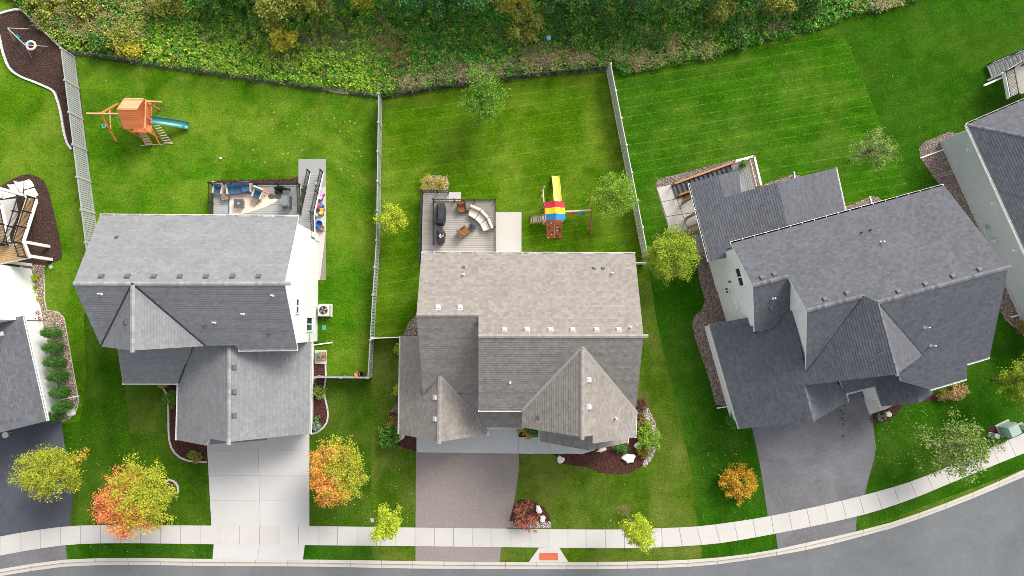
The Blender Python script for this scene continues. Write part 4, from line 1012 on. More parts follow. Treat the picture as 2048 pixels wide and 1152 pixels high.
# taupe deck of the tan house
DZ2 = 0.75
d2 = thing('deck', 'taupe board deck with black rails behind the tan roofed house', 'deck', at(930, 460))
Q = [at(868, 516, DZ2), at(990, 516, DZ2), at(990, 402, DZ2), at(868, 402, DZ2)]; boards(d2, Q, DZ2, MT['deck_tan']); frame_under(d2, Q, DZ2, MT['white'])
Q = [at(843, 524, DZ2), at(867.5, 524, DZ2), at(867.5, 386, DZ2), at(846, 386, DZ2)]; boards(d2, Q, DZ2, MT['deck_tan']); frame_under(d2, Q, DZ2, MT['white'])
Q = [at(868, 401.5, DZ2), at(876, 401.5, DZ2), at(876, 386, DZ2), at(868, 386, DZ2)]; boards(d2, Q, DZ2, MT['deck_tan'])
for i in range(3):
    z = DZ2*(1-(i+1)/4); a0 = 876+7*i
    MB().prism([at(a0, 402, z), at(a0+7.4, 402, z), at(a0+7.4, 386, z), at(a0, 386, z)], z-0.16, z, True).build('tread', MT['deck_tan'], d2)
for a, b in (((868, 403), (990, 403)), ((868, 403), (868, 489)), ((990, 403), (990, 512)), ((846, 386), (876, 386)), ((846, 386), (843.5, 420)), ((843.5, 420), (841, 470)), ((841, 470), (840, 524))):
    rail_run(d2, at(*a, DZ2), at(*b, DZ2))
rail_run(d2, at(876, 386, DZ2), at(897, 386, 0.2))
slabs('stair_pad', [(896, 384), (922, 384), (922, 403), (896, 403)], [[(896, 384.5), (922, 384.5), (922, 403), (896, 403)]], 0.05, MT['pad'])
slabs('patio', [(990, 424), (1043, 424), (1043, 520), (990, 520)], [[(990, 424), (1043, 424), (1043, 476), (990, 476)], [(990, 476), (1043, 476), (1043, 520), (990, 520)]], 0.06, MT['pad'])
# curved sofa
sf = thing('curved_sofa', 'cream three seat curved outdoor sofa on the taupe deck', 'sofa', at(965, 435, DZ2))
segs = [((941.7, 409.5), (962.5, 418.5), (950, 437.7), (937, 430)), ((963.5, 419.5), (977.7, 434.5), (960.5, 447.8), (951, 438.4)), ((978.4, 436), (987.5, 456), (967, 462), (961, 448.6))]
for o1, o2, i2, i1 in segs:
    A_, B_, C_, D_ = [at(*p, DZ2+0.4) for p in (o1, o2, i2, i1)]
    for p in (A_, B_, C_, D_): p.z = 0
    MB().prism([A_, B_, C_, D_], DZ2, DZ2+0.26).build('base', MT['wicker'], sf)
    g = (A_+B_+C_+D_)/4; sh = lambda p, k: p+(g-p)*k
    f = 0.36; m1, m2 = A_.lerp(D_, f), B_.lerp(C_, f)
    MB().prism([sh(m1, .03), sh(m2, .03), sh(C_, -.02), sh(D_, -.02)], DZ2+0.26, DZ2+0.44).build('seat_cushion', MT['cream'], sf)
    m = MB(); a, b = sh(A_, .04), sh(B_, .04); t1, t2 = m1.lerp(A_, .1), m2.lerp(B_, .1)
    z0, z1 = DZ2+0.26, DZ2+0.80
    m.add([Vector((*a.xy, z0)), Vector((*b.xy, z0)), Vector((*t2.xy, z0)), Vector((*t1.xy, z0)), Vector((*a.xy, z1-.04)), Vector((*b.xy, z1-.04)), Vector((*t2.lerp(b, .35).xy, z1)), Vector((*t1.lerp(a, .35).xy, z1))],
          [(3, 2, 1, 0), (4, 5, 6, 7), (0, 1, 5, 4), (1, 2, 6, 5), (2, 3, 7, 6), (3, 0, 4, 7)]); m.f = [x[::-1] for x in m.f]
    m.build('back_cushion', MT['cream'], sf)
def lounge_chair(label, loc, rz, frame, cush, group=None, w=0.75, name='armchair'):
    t = thing(name, label, 'chair', loc, group); t.rotation_euler = (0, 0, rz)
    def part(nm, m, mat):
        o = bpy.data.objects.new(nm, m.mesh(nm, mat)); COL.objects.link(o); o.parent = t; return o
    part('seat_frame', MB().box((0, 0, 0.17), (w, 0.72, 0.24)), frame)
    for sx in (-1, 1):
        part('armrest', MB().box((sx*(w/2-0.05), 0, 0.33), (0.10, 0.72, 0.52), taper=0.92), frame)
        for sy in (-1, 1): part('leg', MB().box((sx*(w/2-0.06), sy*0.3, 0.03), (0.06, 0.06, 0.06)), frame)
    part('seat_cushion', MB().box((0, 0.04, 0.35), (w-0.22, 0.60, 0.12)), cush)
    part('backrest', MB().box((0, -0.36, 0.50), (w, 0.12, 0.72), tilt=Matrix.Rotation(math.radians(14), 3, 'X')), frame)
    part('back_cushion', MB().box((0, -0.26, 0.58), (w-0.22, 0.13, 0.46), tilt=Matrix.Rotation(math.radians(14), 3, 'X')), cush)
    return t
MT['brown_cush'] = plain('brown_cushion', (0.21, 0.095, 0.045), 0.9, 0.1, 0.15)
MT['brown_dark'] = plain('dark_brown_cushion', (0.11, 0.065, 0.042), 0.9, 0.1, 0.15)
lounge_chair('brown wicker armchair against the deck rail beside the curved sofa', at(925, 417, DZ2+0.0), math.radians(196), MT['wicker_brown'], MT['brown_cush'], w=0.70)
lounge_chair('brown wicker armchair facing the round fire pit', at(928, 464, DZ2+0.0), math.radians(-52), MT['wicker_brown'], MT['brown_cush'], w=0.70)
fp = thing('fire_pit', 'dark round fire pit bowl in front of the cream sofa', 'fire pit', at(945.5, 454, DZ2))
MB().lathe(WL[fp.name], [(0.27, 0), (0.29, 0.05), (0.29, 0.30), (0.31, 0.32), (0.31, 0.38), (0.25, 0.39)], 24).build('bowl', MT['charcoal'], fp)
MB().lathe(WL[fp.name]+ZV*0.391, [(0.24, 0), (0.22, 0.03), (0.12, 0.055), (0.04, 0.06)], 24).build('lid', MT['cover'], fp)
MB().ring(WL[fp.name]+ZV*0.46, 0.055, 0.012, None, 12, 6).build('handle', MT['charcoal'], fp)
def grill_cover(label, quad, h, top, mat, seed):
    """draped cover: outline in pixels, folds in the hem, narrower ridge on top"""
    P = [at(*p, DZ2+h*0.8) for p in quad]; c = sum(P, Vector())/len(P); t = thing('covered_grill', label, 'grill', Vector((c.x, c.y, DZ2)))
    r = random.Random(seed); m = MB(); rings = []
    pts = []
    for i in range(len(P)):
        a, b = P[i], P[(i+1) % len(P)]
        for k in range(5): pts.append(a.lerp(b, k/5))
    N = len(pts)
    for s_, z in ((1.03, 0.03), (1.0, h*0.45), (0.99, h*0.72), (0.93, h*0.86), (top, h)):
        rings.append([Vector((c.x+(p.x-c.x)*(s_+r.uniform(-.025, .025)*(1 if z < h*0.8 else 0.4)), c.y+(p.y-c.y)*(s_+r.uniform(-.025, .025)*(1 if z < h*.8 else 0.4)), DZ2+z+r.uniform(-.01, .01))) for p in pts])
    V = sum(rings, []); F = [(i*N+k, i*N+(k+1) % N, (i+1)*N+(k+1) % N, (i+1)*N+k) for i in range(4) for k in range(N)] + [tuple(range(4*N, 5*N))]
    if (P[0]-c).cross(P[1]-c).z < 0: F = [f[::-1] for f in F]
    m.add(V, F); m.build('cover', mat, t); return t, c
grill_cover('tall black covered grill beside the brown armchair and rail', [(873, 406), (889, 406), (891.5, 418), (891, 436), (887, 448), (872, 447)], 1.15, 0.62, MT['cover'], 3)
gc, c = grill_cover('black covered grill with white emblem beside the inner deck rail', [(874, 458), (885, 455), (890, 465), (889, 481), (884, 487), (873, 486)], 1.1, 0.45, MT['cover'], 5)
zt = DZ2+1.115
m = MB()
for k in range(3): m.bar(Vector((c.x-0.17+0.05*k, c.y-0.02-0.07*k, zt-0.005)), Vector((c.x-0.02+0.03*k, c.y+0.13-0.09*k, zt-0.005)), 0.035, 0.004)
m.build('emblem', MT['white'], gc); MB().box((c.x+0.15, c.y+0.02, zt-0.03), (0.05, 0.16, 0.004)).build('emblem', MT['white'], gc)

# grey deck of the white walled house
DZ1 = 1.1
d1 = thing('deck', 'grey composite deck with black rails and ramp behind the light grey roof', 'deck', at(510, 400))
Q = [at(426, 452, DZ1), at(602, 452, DZ1), at(600, 369, DZ1), at(426, 369, DZ1)]; boards(d1, Q, DZ1, MT['deck_grey']); frame_under(d1, Q, DZ1, MT['white'])
L0 = [at(602.5, 478, DZ1), at(629, 478, DZ1), at(627, 428, DZ1), at(602.5, 428, DZ1)]; boards(d1, L0, DZ1, MT['deck_grey'])
ra, rb, rc, rd = at(602.5, 427.5, DZ1), at(627, 427.5, DZ1), at(646, 345, 0.12), at(620.5, 345, 0.12); boards(d1, [ra, rb, rc, rd], DZ1, MT['deck_grey'])
for a, b in ((rb, rc), (ra, rd)): MB().bar(a-ZV*0.18+Vector((0.03, 0, 0)), b-ZV*0.10+Vector((0.03, 0, 0)), 0.05, 0.24).build('stringer', MT['white'], d1)
MB().bar(L0[1]-ZV*0.2, L0[2]-ZV*0.2, 0.05, 0.3).build('rim_joist', MT['white'], d1)
for p in (rb, L0[1], rb.lerp(rc, 0.5)): MB().box((p.x+0.05, p.y, (p.z-0.2)/2), (0.12, 0.12, p.z-0.2)).build('support_post', MT['white'], d1)
for a, b in ((at(427, 370, DZ1), at(600, 370, DZ1)), (at(427, 370, DZ1), at(427, 445, DZ1)), (at(600, 370, DZ1), at(602, 428, DZ1)), (ra, rd), (rb, rc), (L0[1], L0[2])): rail_run(d1, a+ZV*0.0, b+ZV*0.0)
slabs('ramp_pad', [(597, 318), (652, 318), (652, 372), (597, 372)], [[(597, 318), (652, 318), (652, 372), (597, 372)]], 0.05, MT['pad_grey'])
slabs('side_patio', [(630, 372), (652, 372), (652, 560), (634, 560)], [[(628, 373), (652, 373), (652, 462), (628, 462)], [(628, 463), (652, 463), (640, 560), (628, 560)]], 0.05, MT['pad'])
# rug
rugp = [(457, 388), (540, 388), (556, 400), (548, 406), (530, 414), (505, 423), (470, 431), (457, 432)]
rg_ = thing('outdoor_rug', 'cream half round rug on the grey deck', 'rug', at(500, 410, DZ1))
P = [at(*p, DZ1) for p in rugp]; MB().prism(P, DZ1+0.003, DZ1+0.016).build('rug', MT['rug'], rg_)
P2 = [at(*p, DZ1) for p in ((456, 387), (459, 387), (459, 432), (456, 432))]; MB().prism(P2, DZ1+0.004, DZ1+0.02).build('border', MT['navy'], rg_)
# sofa with blue cushions
def blue_sofa():
    c = at(482, 379, DZ1); t = thing('outdoor_sofa', 'wicker sofa with blue cushions along the deck rail', 'sofa', c); t.rotation_euler = (0, 0, math.radians(186)); 
    def part(nm, m, mat):
        o = bpy.data.objects.new(nm, m.mesh(nm, mat)); COL.objects.link(o); o.parent = t
    w = 1.9
    part('seat_frame', MB().box((0, 0, 0.15), (w, 0.78, 0.26)), MT['wicker'])
    for sx in (-1, 1): part('armrest', MB().box((sx*(w/2-0.05), 0, 0.32), (0.12, 0.8, 0.55), taper=0.94), MT['lumber_pale'])
    part('backrest', MB().box((0, -0.38, 0.42), (w-0.2, 0.10, 0.70)), MT['wicker'])
    for i in (-1, 0, 1):
        part('seat_cushion', MB().box((i*0.56, 0.06, 0.36), (0.54, 0.66, 0.15)), MT['navy'])
        part('back_cushion', MB().box((i*0.56, -0.25, 0.60), (0.53, 0.17, 0.46), tilt=Matrix.Rotation(math.radians(16), 3, 'X')), MT['navy'])
    part('loose_cushion', MB().box((-0.5, 0.06, 0.53), (0.56, 0.56, 0.13), 0.2), MT['navy'])
blue_sofa()
lounge_chair('wicker armchair with blue cushions in the deck corner', at(440, 381, DZ1), math.radians(172), MT['lumber_pale'], MT['navy'])
lounge_chair('wicker armchair with blue cushions turned beside the wood pile', at(519, 390, DZ1), math.radians(158), MT['lumber_pale'], MT['navy'])
ft = thing('footstool', 'wicker footstool beside the corner armchair', 'stool', at(453, 395, DZ1)); ft.rotation_euler = (0, 0, math.radians(12))
for i in range(5):
    o = bpy.data.objects.new('slat', MB().box((0, -0.2+0.1*i, 0.36), (0.52, 0.085, 0.04)).mesh('slat', MT['wicker'])); COL.objects.link(o); o.parent = ft
for sx in (-1, 1):
    for sy in (-1, 1):
        o = bpy.data.objects.new('leg', MB().box((sx*0.22, sy*0.2, 0.17), (0.06, 0.06, 0.34)).mesh('leg', MT['wicker'])); COL.objects.link(o); o.parent = ft
ftb = thing('fire_table', 'square dark fire table in the middle of the cream rug', 'table', at(481.5, 409, DZ1+0.0))
c = WL[ftb.name]
MB().box(c+ZV*0.24, (0.62, 0.56, 0.44)).build('body', MT['wicker'], ftb); MB().box(c+ZV*0.48, (0.72, 0.66, 0.05)).build('table_top', MT['charcoal'], ftb)
MB().lathe(c+ZV*0.505, [(0.09, 0), (0.085, 0.012)], 16).build('burner_lid', MT['pad_grey'], ftb)
ss = thing('footstool', 'slatted wicker footstool below the turned armchair', 'stool', at(512, 402, DZ1)); ss.rotation_euler = (0, 0, math.radians(-28))
for i in range(5):
    o = bpy.data.objects.new('slat', MB().box((0, -0.2+0.1*i, 0.34), (0.46, 0.085, 0.04)).mesh('slat', MT['wicker'])); COL.objects.link(o); o.parent = ss
o = bpy.data.objects.new('frame', MB().box((0, 0, 0.16), (0.42, 0.42, 0.31)).mesh('frame', MT['wicker'])); COL.objects.link(o); o.parent = ss
rw = random.Random(3); GRP = 'loose boards heaped on the grey deck'
for i in range(7):
    c = at(525+rw.uniform(-5, 6), 377+i*1.3, DZ1); a = math.radians(-12-7*i/2+rw.uniform(-4, 4)); d = Vector((math.cos(a), math.sin(a), 0))*rw.uniform(0.35, 0.5)
    o = MB().bar(c-d+ZV*(0.10+0.02*i), c+d+ZV*(0.12+0.02*i), 0.09, 0.03).build('loose_board', MT['cedar_pale']); tag(o, 'short tan board in the loose heap between armchair and black tarpaulin', 'board', GRP)
def heap(name, label, cat, cx, cy, rx, ry, h, mat, z, seed):
    r = random.Random(seed); c = at(cx, cy, z); N, R = 36, 9; V = []; ph = [r.uniform(0, 6.28) for _ in range(6)]
    for j in range(R+1):
        f = 1-j/R
        for k in range(N):
            t = 2*math.pi*k/N
            w = 1+0.16*math.sin(3*t+ph[0])+0.10*math.sin(5*t+ph[1])+0.05*math.sin(9*t+ph[2])
            zz = h*(1-f**1.6)*(0.75+0.25*math.sin(4*t+ph[3]+j*0.7)) + h*0.3*math.sin(7*t+2.2*j+ph[4])*f*(1-f)*2.2
            V.append(Vector((c.x+rx*f*w*math.cos(t), c.y+ry*f*w*math.sin(t), z+0.005+max(0, zz)+r.uniform(0, 0.03)*(1-f))))
    F = [(j*N+k, j*N+(k+1) % N, (j+1)*N+(k+1) % N, (j+1)*N+k) for j in range(R) for k in range(N)]
    o = MB().add(V, F).build(name, mat); return tag(o, label, cat)
heap('tarpaulin', 'crumpled black tarpaulin heaped by the deck rail', 'tarpaulin', 563, 380, 0.62, 0.34, 0.42, MT['cover'], DZ1, 4)
mt_ = thing('grill_mat', 'dark scalloped floor mat below the black tarpaulin', 'mat', at(549, 392, DZ1))
MB().prism([at(x, y, DZ1) for x, y in spline([(536, 391), (542, 388), (550, 390), (558, 388), (563, 391), (560, 398), (550, 397), (540, 398)], 4, True)], DZ1+0.002, DZ1+0.02).build('mat', MT['charcoal'], mt_)
gl_ = thing('grill', 'grey barbecue grill with side shelf on the grey deck', 'grill', at(577.5, 406, DZ1)); c = WL[gl_.name]
MB().box(c+ZV*0.42, (0.56, 0.95, 0.74)).build('cabinet', MT['charcoal'], gl_)
m = MB().box(c+Vector((-0.02, 0.0, 0.95)), (0.55, 0.92, 0.32), taper=0.8); m.build('hood', plain('grill_lid_metal', (0.16, 0.165, 0.175), 0.35, 0.5), gl_)
MB().box(c+Vector((0, -0.66, 0.78)), (0.5, 0.36, 0.04)).build('side_shelf', MT['charcoal'], gl_); MB().box(c+Vector((0, 0.66, 0.78)), (0.5, 0.36, 0.04)).build('side_shelf', MT['charcoal'], gl_)
MB().tube([c+Vector((-0.32, -0.2, 0.95)), c+Vector((-0.38, 0, 0.95)), c+Vector((-0.32, 0.2, 0.95))], 0.02, 6).build('handle', MT['pad'], gl_)
for sx in (-1, 1):
    for sy in (-1, 1): MB().lathe(c+Vector((sx*0.22, sy*0.4, 0)), [(0.04, 0), (0.05, 0.03), (0.03, 0.06)], 8).build('caster', MT['black'], gl_)
# odds and ends beside the ramp
def ride_on(label, px, py, mat, mat2, rz, z=0.05):
    t = thing('toy_car', label, 'toy', at(px, py, z)); t.rotation_euler = (0, 0, rz)
    def part(nm, m, mm):
        o = bpy.data.objects.new(nm, m.mesh(nm, mm)); COL.objects.link(o); o.parent = t
    part('body', MB().box((0, 0, 0.22), (0.62, 0.30, 0.18), taper=0.85), mat); part('seat', MB().box((-0.12, 0, 0.35), (0.26, 0.22, 0.1), taper=0.8), mat2)
    part('handlebar', MB().tube([(0.18, 0, 0.3), (0.14, 0, 0.5), (0.14, -0.14, 0.52), (0.14, 0.14, 0.52)], 0.02, 6), mat2)
    for sx in (-1, 1):
        for sy in (-1, 1): part('wheel', MB().tube([(sx*0.2, sy*0.13, 0.09), (sx*0.2, sy*0.19, 0.09)], 0.09, 12), MT['black'])
ride_on('pink toy ride-on car on the concrete strip beside the ramp', 643, 394, MT['pink_plastic'], MT['white'], 1.2)
ride_on('blue toy ride-on car on the concrete strip beside the ramp', 641, 414, MT['blue_plastic'], MT['red_plastic'], 0.7)
ride_on('orange toy ride-on car with yellow seat beside the ramp', 644, 424, MT['orange_plastic'], MT['yellow_plastic'], 1.4)
tb = thing('plastic_tub', 'round blue plastic tub beside the white wall and ramp', 'tub', at(640, 449, 0.05)); c = WL[tb.name]
MB().lathe(c, [(0.20, 0), (0.26, 0.34), (0.28, 0.35), (0.28, 0.37), (0.25, 0.37), (0.19, 0.04)], 20).build('tub', MT['blue_plastic'], tb)
pt = thing('flower_pot', 'brown clay pot with dry stems beside the blue tub', 'pot', at(646, 457, 0.05)); c = WL[pt.name]
MB().lathe(c, [(0.12, 0), (0.17, 0.26), (0.19, 0.27), (0.19, 0.31), (0.15, 0.31), (0.14, 0.24)], 16).build('pot', MT['terracotta'], pt)
m = MB()
for k in range(14):
    t = k*0.45; m.tube([c+ZV*0.24, c+Vector((0.14*math.cos(t), 0.14*math.sin(t), 0.42)), c+Vector((0.22*math.cos(t), 0.22*math.sin(t), 0.44))], [0.012, 0.01, 0.004], 4)
m.build('dry_stems', MT['straw'], pt)['kind'] = 'stuff'
hb = thing('helmet', 'black and white helmet lying on the ramp boards', 'helmet', at(634, 368, 0.48)); c = WL[hb.name]
MB().lathe(c, [(0.13, 0.0), (0.14, 0.06), (0.11, 0.12), (0.06, 0.15), (0.01, 0.16)], 14).build('shell', MT['white'], hb); MB().ring(c+ZV*0.03, 0.135, 0.02, None, 14, 6).build('rim', MT['black'], hb)
# air conditioner
ac = thing('air_conditioner', 'beige air conditioner with round fan grille beside the white wall', 'air conditioner', at(652, 621)); c = WL[ac.name]
MB().box(c+ZV*0.04, (1.05, 1.05, 0.08)).build('pad', MT['pad'], ac); MB().box(c+ZV*0.48, (0.86, 0.86, 0.80)).build('casing', MT['ac'], ac)
MB().lathe(c+ZV*0.883, [(0.33, 0), (0.33, 0.004)], 28).build('fan_well', MT['black'], ac)
for k in range(4):
    a = k*math.pi/2+0.5; d = Vector((math.cos(a), math.sin(a), 0)); MB().bar(c+d*0.05+ZV*0.90, c+d*0.29+ZV*0.90, 0.13, 0.012, up=(ZV+Vector((-d.y, d.x, 0))*0.4).normalized()).build('fan_blade', MT['fence_grey'], ac)
m = MB()
for k in range(6): m.ring(c+ZV*0.93, 0.06+0.055*k, 0.006, None, 24, 4)
for k in range(8):
    a = k*math.pi/4; m.bar(c+ZV*0.93, c+Vector((math.cos(a)*0.34, math.sin(a)*0.34, 0.93)), 0.008, 0.008)
m.build('grille', MT['charcoal'], ac)['kind'] = 'stuff'
def lid(label, px, py, w, d, rz, mat='lid_green'):
    o = thing('valve_box', label, 'valve box', at(px, py)); c = WL[o.name]
    MB().box(c+ZV*0.02, (w, d, 0.04), rz).build('rim', MT[mat], o); MB().box(c+ZV*0.043, (w*0.86, d*0.86, 0.012), rz).build('lid', MT[mat], o)
lid('green valve box lid in the grass below the air conditioner', 648, 655, 0.30, 0.38, 0)
lid('pale green valve lid in the grass below the dark mulch bed', 102, 534, 0.28, 0.28, 0.5, 'box_green')
lid('pale green valve lid at the foot of the yellow columnar tree', 744.5, 1040, 0.26, 0.32, 0.3, 'box_green')
def downspout(label, pts, w=0.09):
    P = [at(*p) for p in pts]; o = thing('downspout_extension', label, 'downspout', P[0])
    MB().bar(P[0]+ZV*0.12, P[1]+ZV*0.06, w, 0.07).build('pipe', MT['white'], o); MB().box(P[1]+ZV*0.03, (0.14, 0.14, 0.05)).build('splash_lip', MT['pad'], o)
downspout('white downspout pipe over the grass below the air conditioner', [(628, 690), (664, 685)])
downspout('white downspout pipe across the tan river rock strip', [(120, 800), (157, 792)])
downspout('white downspout pipe on river rock behind the charcoal house', [(1588, 358), (1588, 345)])
downspout('white downspout pipe on river rock below the sparse pale tree', [(1743, 410), (1739, 394)])
downspout('white downspout pipe on river rock at the grey house corner', [(1907, 292), (1841, 316)], 0.1)
downspout('white downspout pipe at the lower end of the grey house', [(2050, 626), (2022, 634)], 0.1)
downspout('white downspout pipe at the foot of the charcoal garage wall', [(1458, 812), (1435, 816)], 0.08)
# stoop with planter
sp = thing('planter', 'square stone planter with silvery plant on the side stoop', 'planter', at(643, 712, 0.1)); c = WL[sp.name]
MB().box(c+ZV*0.08, (0.75, 0.62, 0.18), 0.1).build('box', MT['terracotta'], sp)
slabs('stoop', [(630, 700), (654, 700), (654, 728), (630, 728)], [[(630, 700), (654, 700), (654, 728), (630, 728)]], 0.1, MT['pad'])
pot = thing('flower_pot', 'orange terracotta pot beside a black bucket at the fence corner', 'pot', at(715.5, 748)); c = WL[pot.name]
MB().lathe(c, [(0.13, 0), (0.19, 0.3), (0.21, 0.31), (0.21, 0.35), (0.17, 0.35), (0.15, 0.22)], 18).build('pot', MT['orange_plastic'], pot)
pot = thing('bucket', 'black bucket between terracotta pot and grey vinyl fence', 'bucket', at(723, 748)); c = WL[pot.name]
MB().lathe(c, [(0.16, 0), (0.20, 0.36), (0.22, 0.37), (0.22, 0.39), (0.18, 0.39), (0.15, 0.05)], 18).build('bucket', MT['cover'], pot)
# lost ball and light
bl_ = MB().lathe(at(1097, 77, 0.6)+ZV*0.1, [(0.001, -0.22)]+[(0.22*math.cos(math.radians(a)), 0.22*math.sin(math.radians(a))) for a in range(-75, 90, 15)], 20).build('ball', MT['ball'], None, True)
tag(bl_, 'sky blue play ball lost in the dark weeds', 'ball')

# ------------------------------------------------------------------ honey deck of the left house
d0 = thing('deck', 'honey board deck with white posts above the dark mulch', 'deck', at(30, 505))
Z0 = 2.8
Q = [at(-60, 540, Z0), at(57, 515, Z0), at(47, 487, Z0), at(-60, 500, Z0)]; boards(d0, Q, Z0, MT['deck_wood']); 
for a, b in ((Q[1], Q[2]), (Q[0], Q[1]), (Q[2], Q[3])): MB().bar(a-ZV*0.17, b-ZV*0.17, 0.06, 0.30).build('rim_joist', MT['white'], d0)
for px, py in ((98, 493), (103, 519), (62, 530)):
    b = at(px, py); MB().box((b.x, b.y, (Z0-0.2)/2), (0.22, 0.22, Z0-0.2)).build('support_post', MT['white'], d0)
b = at(45, 390); MB().box((b.x, b.y, Z0/2), (0.2, 0.2, Z0)).build('support_post', MT['white'], d0)
Q2 = [at(-60, 492, Z0), at(17, 490, Z0), at(0, 409, Z0), at(-60, 400, Z0)]; boards(d0, Q2, Z0, MT['deck_wood'])
MB().bar(Q2[1]-ZV*0.15, Q2[2]-ZV*0.15, 0.06, 0.32).build('rim_joist', MT['white'], d0)
rail_run(d0, Q2[1], Q2[2]); rail_run(d0, Q[1]+Vector((-.1, 0, 0)), Q[2]+Vector((-.1, 0, 0))); rail_run(d0, Q[2].lerp(Q[3], 0.35), Q[2].lerp(Q[3], 0.8))
ta, tb_, ba, bb = at(24, 487, Z0), at(43, 487, Z0), at(52, 397, 0.15), at(72, 397, 0.15)
N = 13
for i in range(N):
    t = (i+0.5)/N; z = Z0*(1-t)+0.15*t; p, q = ta.lerp(ba, t), tb_.lerp(bb, t); p.z = q.z = z
    MB().bar(p, q, 0.30, 0.04).build('tread', MT['deck_wood'], d0)
    MB().bar(p-ZV*0.1+Vector((0, -0.13, 0)), q-ZV*0.1+Vector((0, -0.13, 0)), 0.02, 0.18).build('riser', MT['deck_wood'], d0)
for a, b in ((ta, ba), (tb_, bb)):
    MB().bar(a-ZV*0.12, b-ZV*0.12, 0.06, 0.34).build('stringer', MT['white'], d0); rail_run(d0, a, b)
slabs('patio', [(-40, 405), (32, 397), (38, 425), (12, 490), (-40, 490)], [[(-40, 405), (32, 397), (38, 425), (12, 490), (-40, 490)]], 0.05, MT['pad'])
FS = [[(275, 130), (340, 108), (375, 140), (398, 190), (330, 215), (283, 225)], [(160, 125), (215, 140), (268, 132), (274, 200), (262, 262), (238, 258), (190, 190)], [(85, 170), (172, 168), (222, 258), (195, 272), (150, 255), (118, 215)], [(50, 210), (100, 225), (150, 262), (195, 300), (110, 318), (35, 335)], [(285, 240), (335, 222), (402, 210), (447, 290), (405, 318), (345, 312), (290, 332)], [(0, 230), (40, 245), (30, 320), (0, 330)]]
FL = ('squarish pale flagstone farthest up the curved stone path', 'wedge shaped pale flagstone beside the squarish one', 'narrow pale flagstone between two pointed ones', 'triangular pale flagstone under the white post', 'pale flagstone touching the foot of the deck stairs', 'pale flagstone cut off beside the patio under the deck')
for i, f in enumerate(FS):
    P = [at(x/5.76, 340+y/5.76) for x, y in f]; o = MB().prism(P, 0, 0.06+0.006*(i % 3)).build('flagstone', MT['limestone']); tag(o, FL[i], 'stone', 'flagstones below the honey deck')
bn = thing('garage_stool', 'cream stool standing before the charcoal garage', 'stool', at(19, 868)); c = WL[bn.name]
MB().lathe(c+ZV*0.42, [(0.2, 0), (0.24, 0.03), (0.24, 0.09), (0.18, 0.11)], 16).build('seat', MT['cream'], bn)
for k in range(4):
    a = k*math.pi/2+0.7; MB().tube([c+Vector((math.cos(a)*0.2, math.sin(a)*0.2, 0)), c+Vector((math.cos(a)*0.13, math.sin(a)*0.13, 0.44))], 0.025, 6).build('leg', MT['lumber_pale'], bn)

# ------------------------------------------------------------------ rear porch and stairs of the charcoal house
d3 = thing('porch_deck', 'charcoal porch deck and stairs behind the charcoal roofed house', 'deck', at(1440, 400))
Z3 = 1.7
Q = [at(1462, 392, Z3), at(1512, 378, Z3), at(1498, 318, Z3), at(1462, 327, Z3)]; boards(d3, Q, Z3, MT['deck_grey'], 'y')
Qi = [at(1425, 520, Z3), at(1560, 480, Z3), at(1524, 376, Z3), at(1390, 405, Z3)]; boards(d3, Qi, Z3-0.04, MT['deck_grey'], 'y')
s0, s1, g0, g1 = at(1461, 329, Z3), at(1468, 352, Z3), at(1344, 371, 0.1), at(1352, 394, 0.1)
N = 13
for i in range(N):
    t = (i+0.5)/N; z = Z3*(1-t)+0.12*t; p, q = s0.lerp(g0, t), s1.lerp(g1, t); p.z = q.z = z; w = (g0-s0).xy.length/N
    MB().bar(p, q, w*0.98, 0.045).build('tread', MT['deck_dark'], d3)
    dd = (s0-g0).normalized().xy.to_3d()*w*0.47
    MB().bar(p+dd-ZV*0.0+ZV*0.07, q+dd+ZV*0.07, 0.02, 0.12).build('riser', MT['charcoal'], d3)
for a, b in ((s0, g0), (s1, g1)):
    MB().bar(a+ZV*0.02, b+ZV*0.02, 0.05, 0.32).build('stringer', MT['lumber'], d3)
    MB().bar(a+ZV*0.92, b+ZV*0.92, 0.14, 0.05).build('handrail', MT['lumber'] if a is s1 else wood('tan_handrail', (0.50, 0.28, 0.14)), d3)
    for t in (0, 0.33, 0.66, 1.0):
        p = a.lerp(b, t); MB().box((p.x, p.y, (p.z+0.9)/2), (0.09, 0.09, p.z+0.9)).build('rail_post', MT['lumber'], d3)
MT['rail_white'] = plain('white_rail_cap', (0.72, 0.70, 0.66), 0.5)
for a, b in ((at(1461, 328, Z3), at(1499, 318, Z3)), (at(1499, 318, Z3), at(1513, 376, Z3))):
    rail_run(d3, a, b, 0.95, MT['rail_white'], 0.14, True, MT['lumber'], MT['lumber'], 0.16)
    MB().bar(a-ZV*0.18, b-ZV*0.18, 0.05, 0.3).build('rim_joist', MT['lumber'], d3)
for px, py, z in ((1396, 424, 3.6), (1404, 458, 3.6), (1416, 503, 3.6), (1388, 392, 3.6)):
    p = at(px, py, 3.0); MB().box((p.x, p.y, 1.8), (0.16, 0.16, 3.6)).build('porch_post', MT['lumber'], d3)
pa, pb = at(1384, 371, 3.55), at(1421, 518, 3.55); MB().bar(pa+Vector((.2, 0, 0)), pb+Vector((.2, 0, 0)), 0.12, 0.26).build('porch_beam', MT['lumber'], d3)
pa, pb = at(1388, 396, Z3), at(1422, 520, Z3); MB().bar(pa, pb, 0.08, 0.3).build('rim_joist', MT['lumber'], d3)
for px, py in ((1369, 395), (1376, 456)):
    p = at(px, py, 0.0); q = at(px+20, py-8, Z3); MB().bar(p+ZV*0.0, q, 0.14, 0.14).build('brace', MT['lumber'], d3)
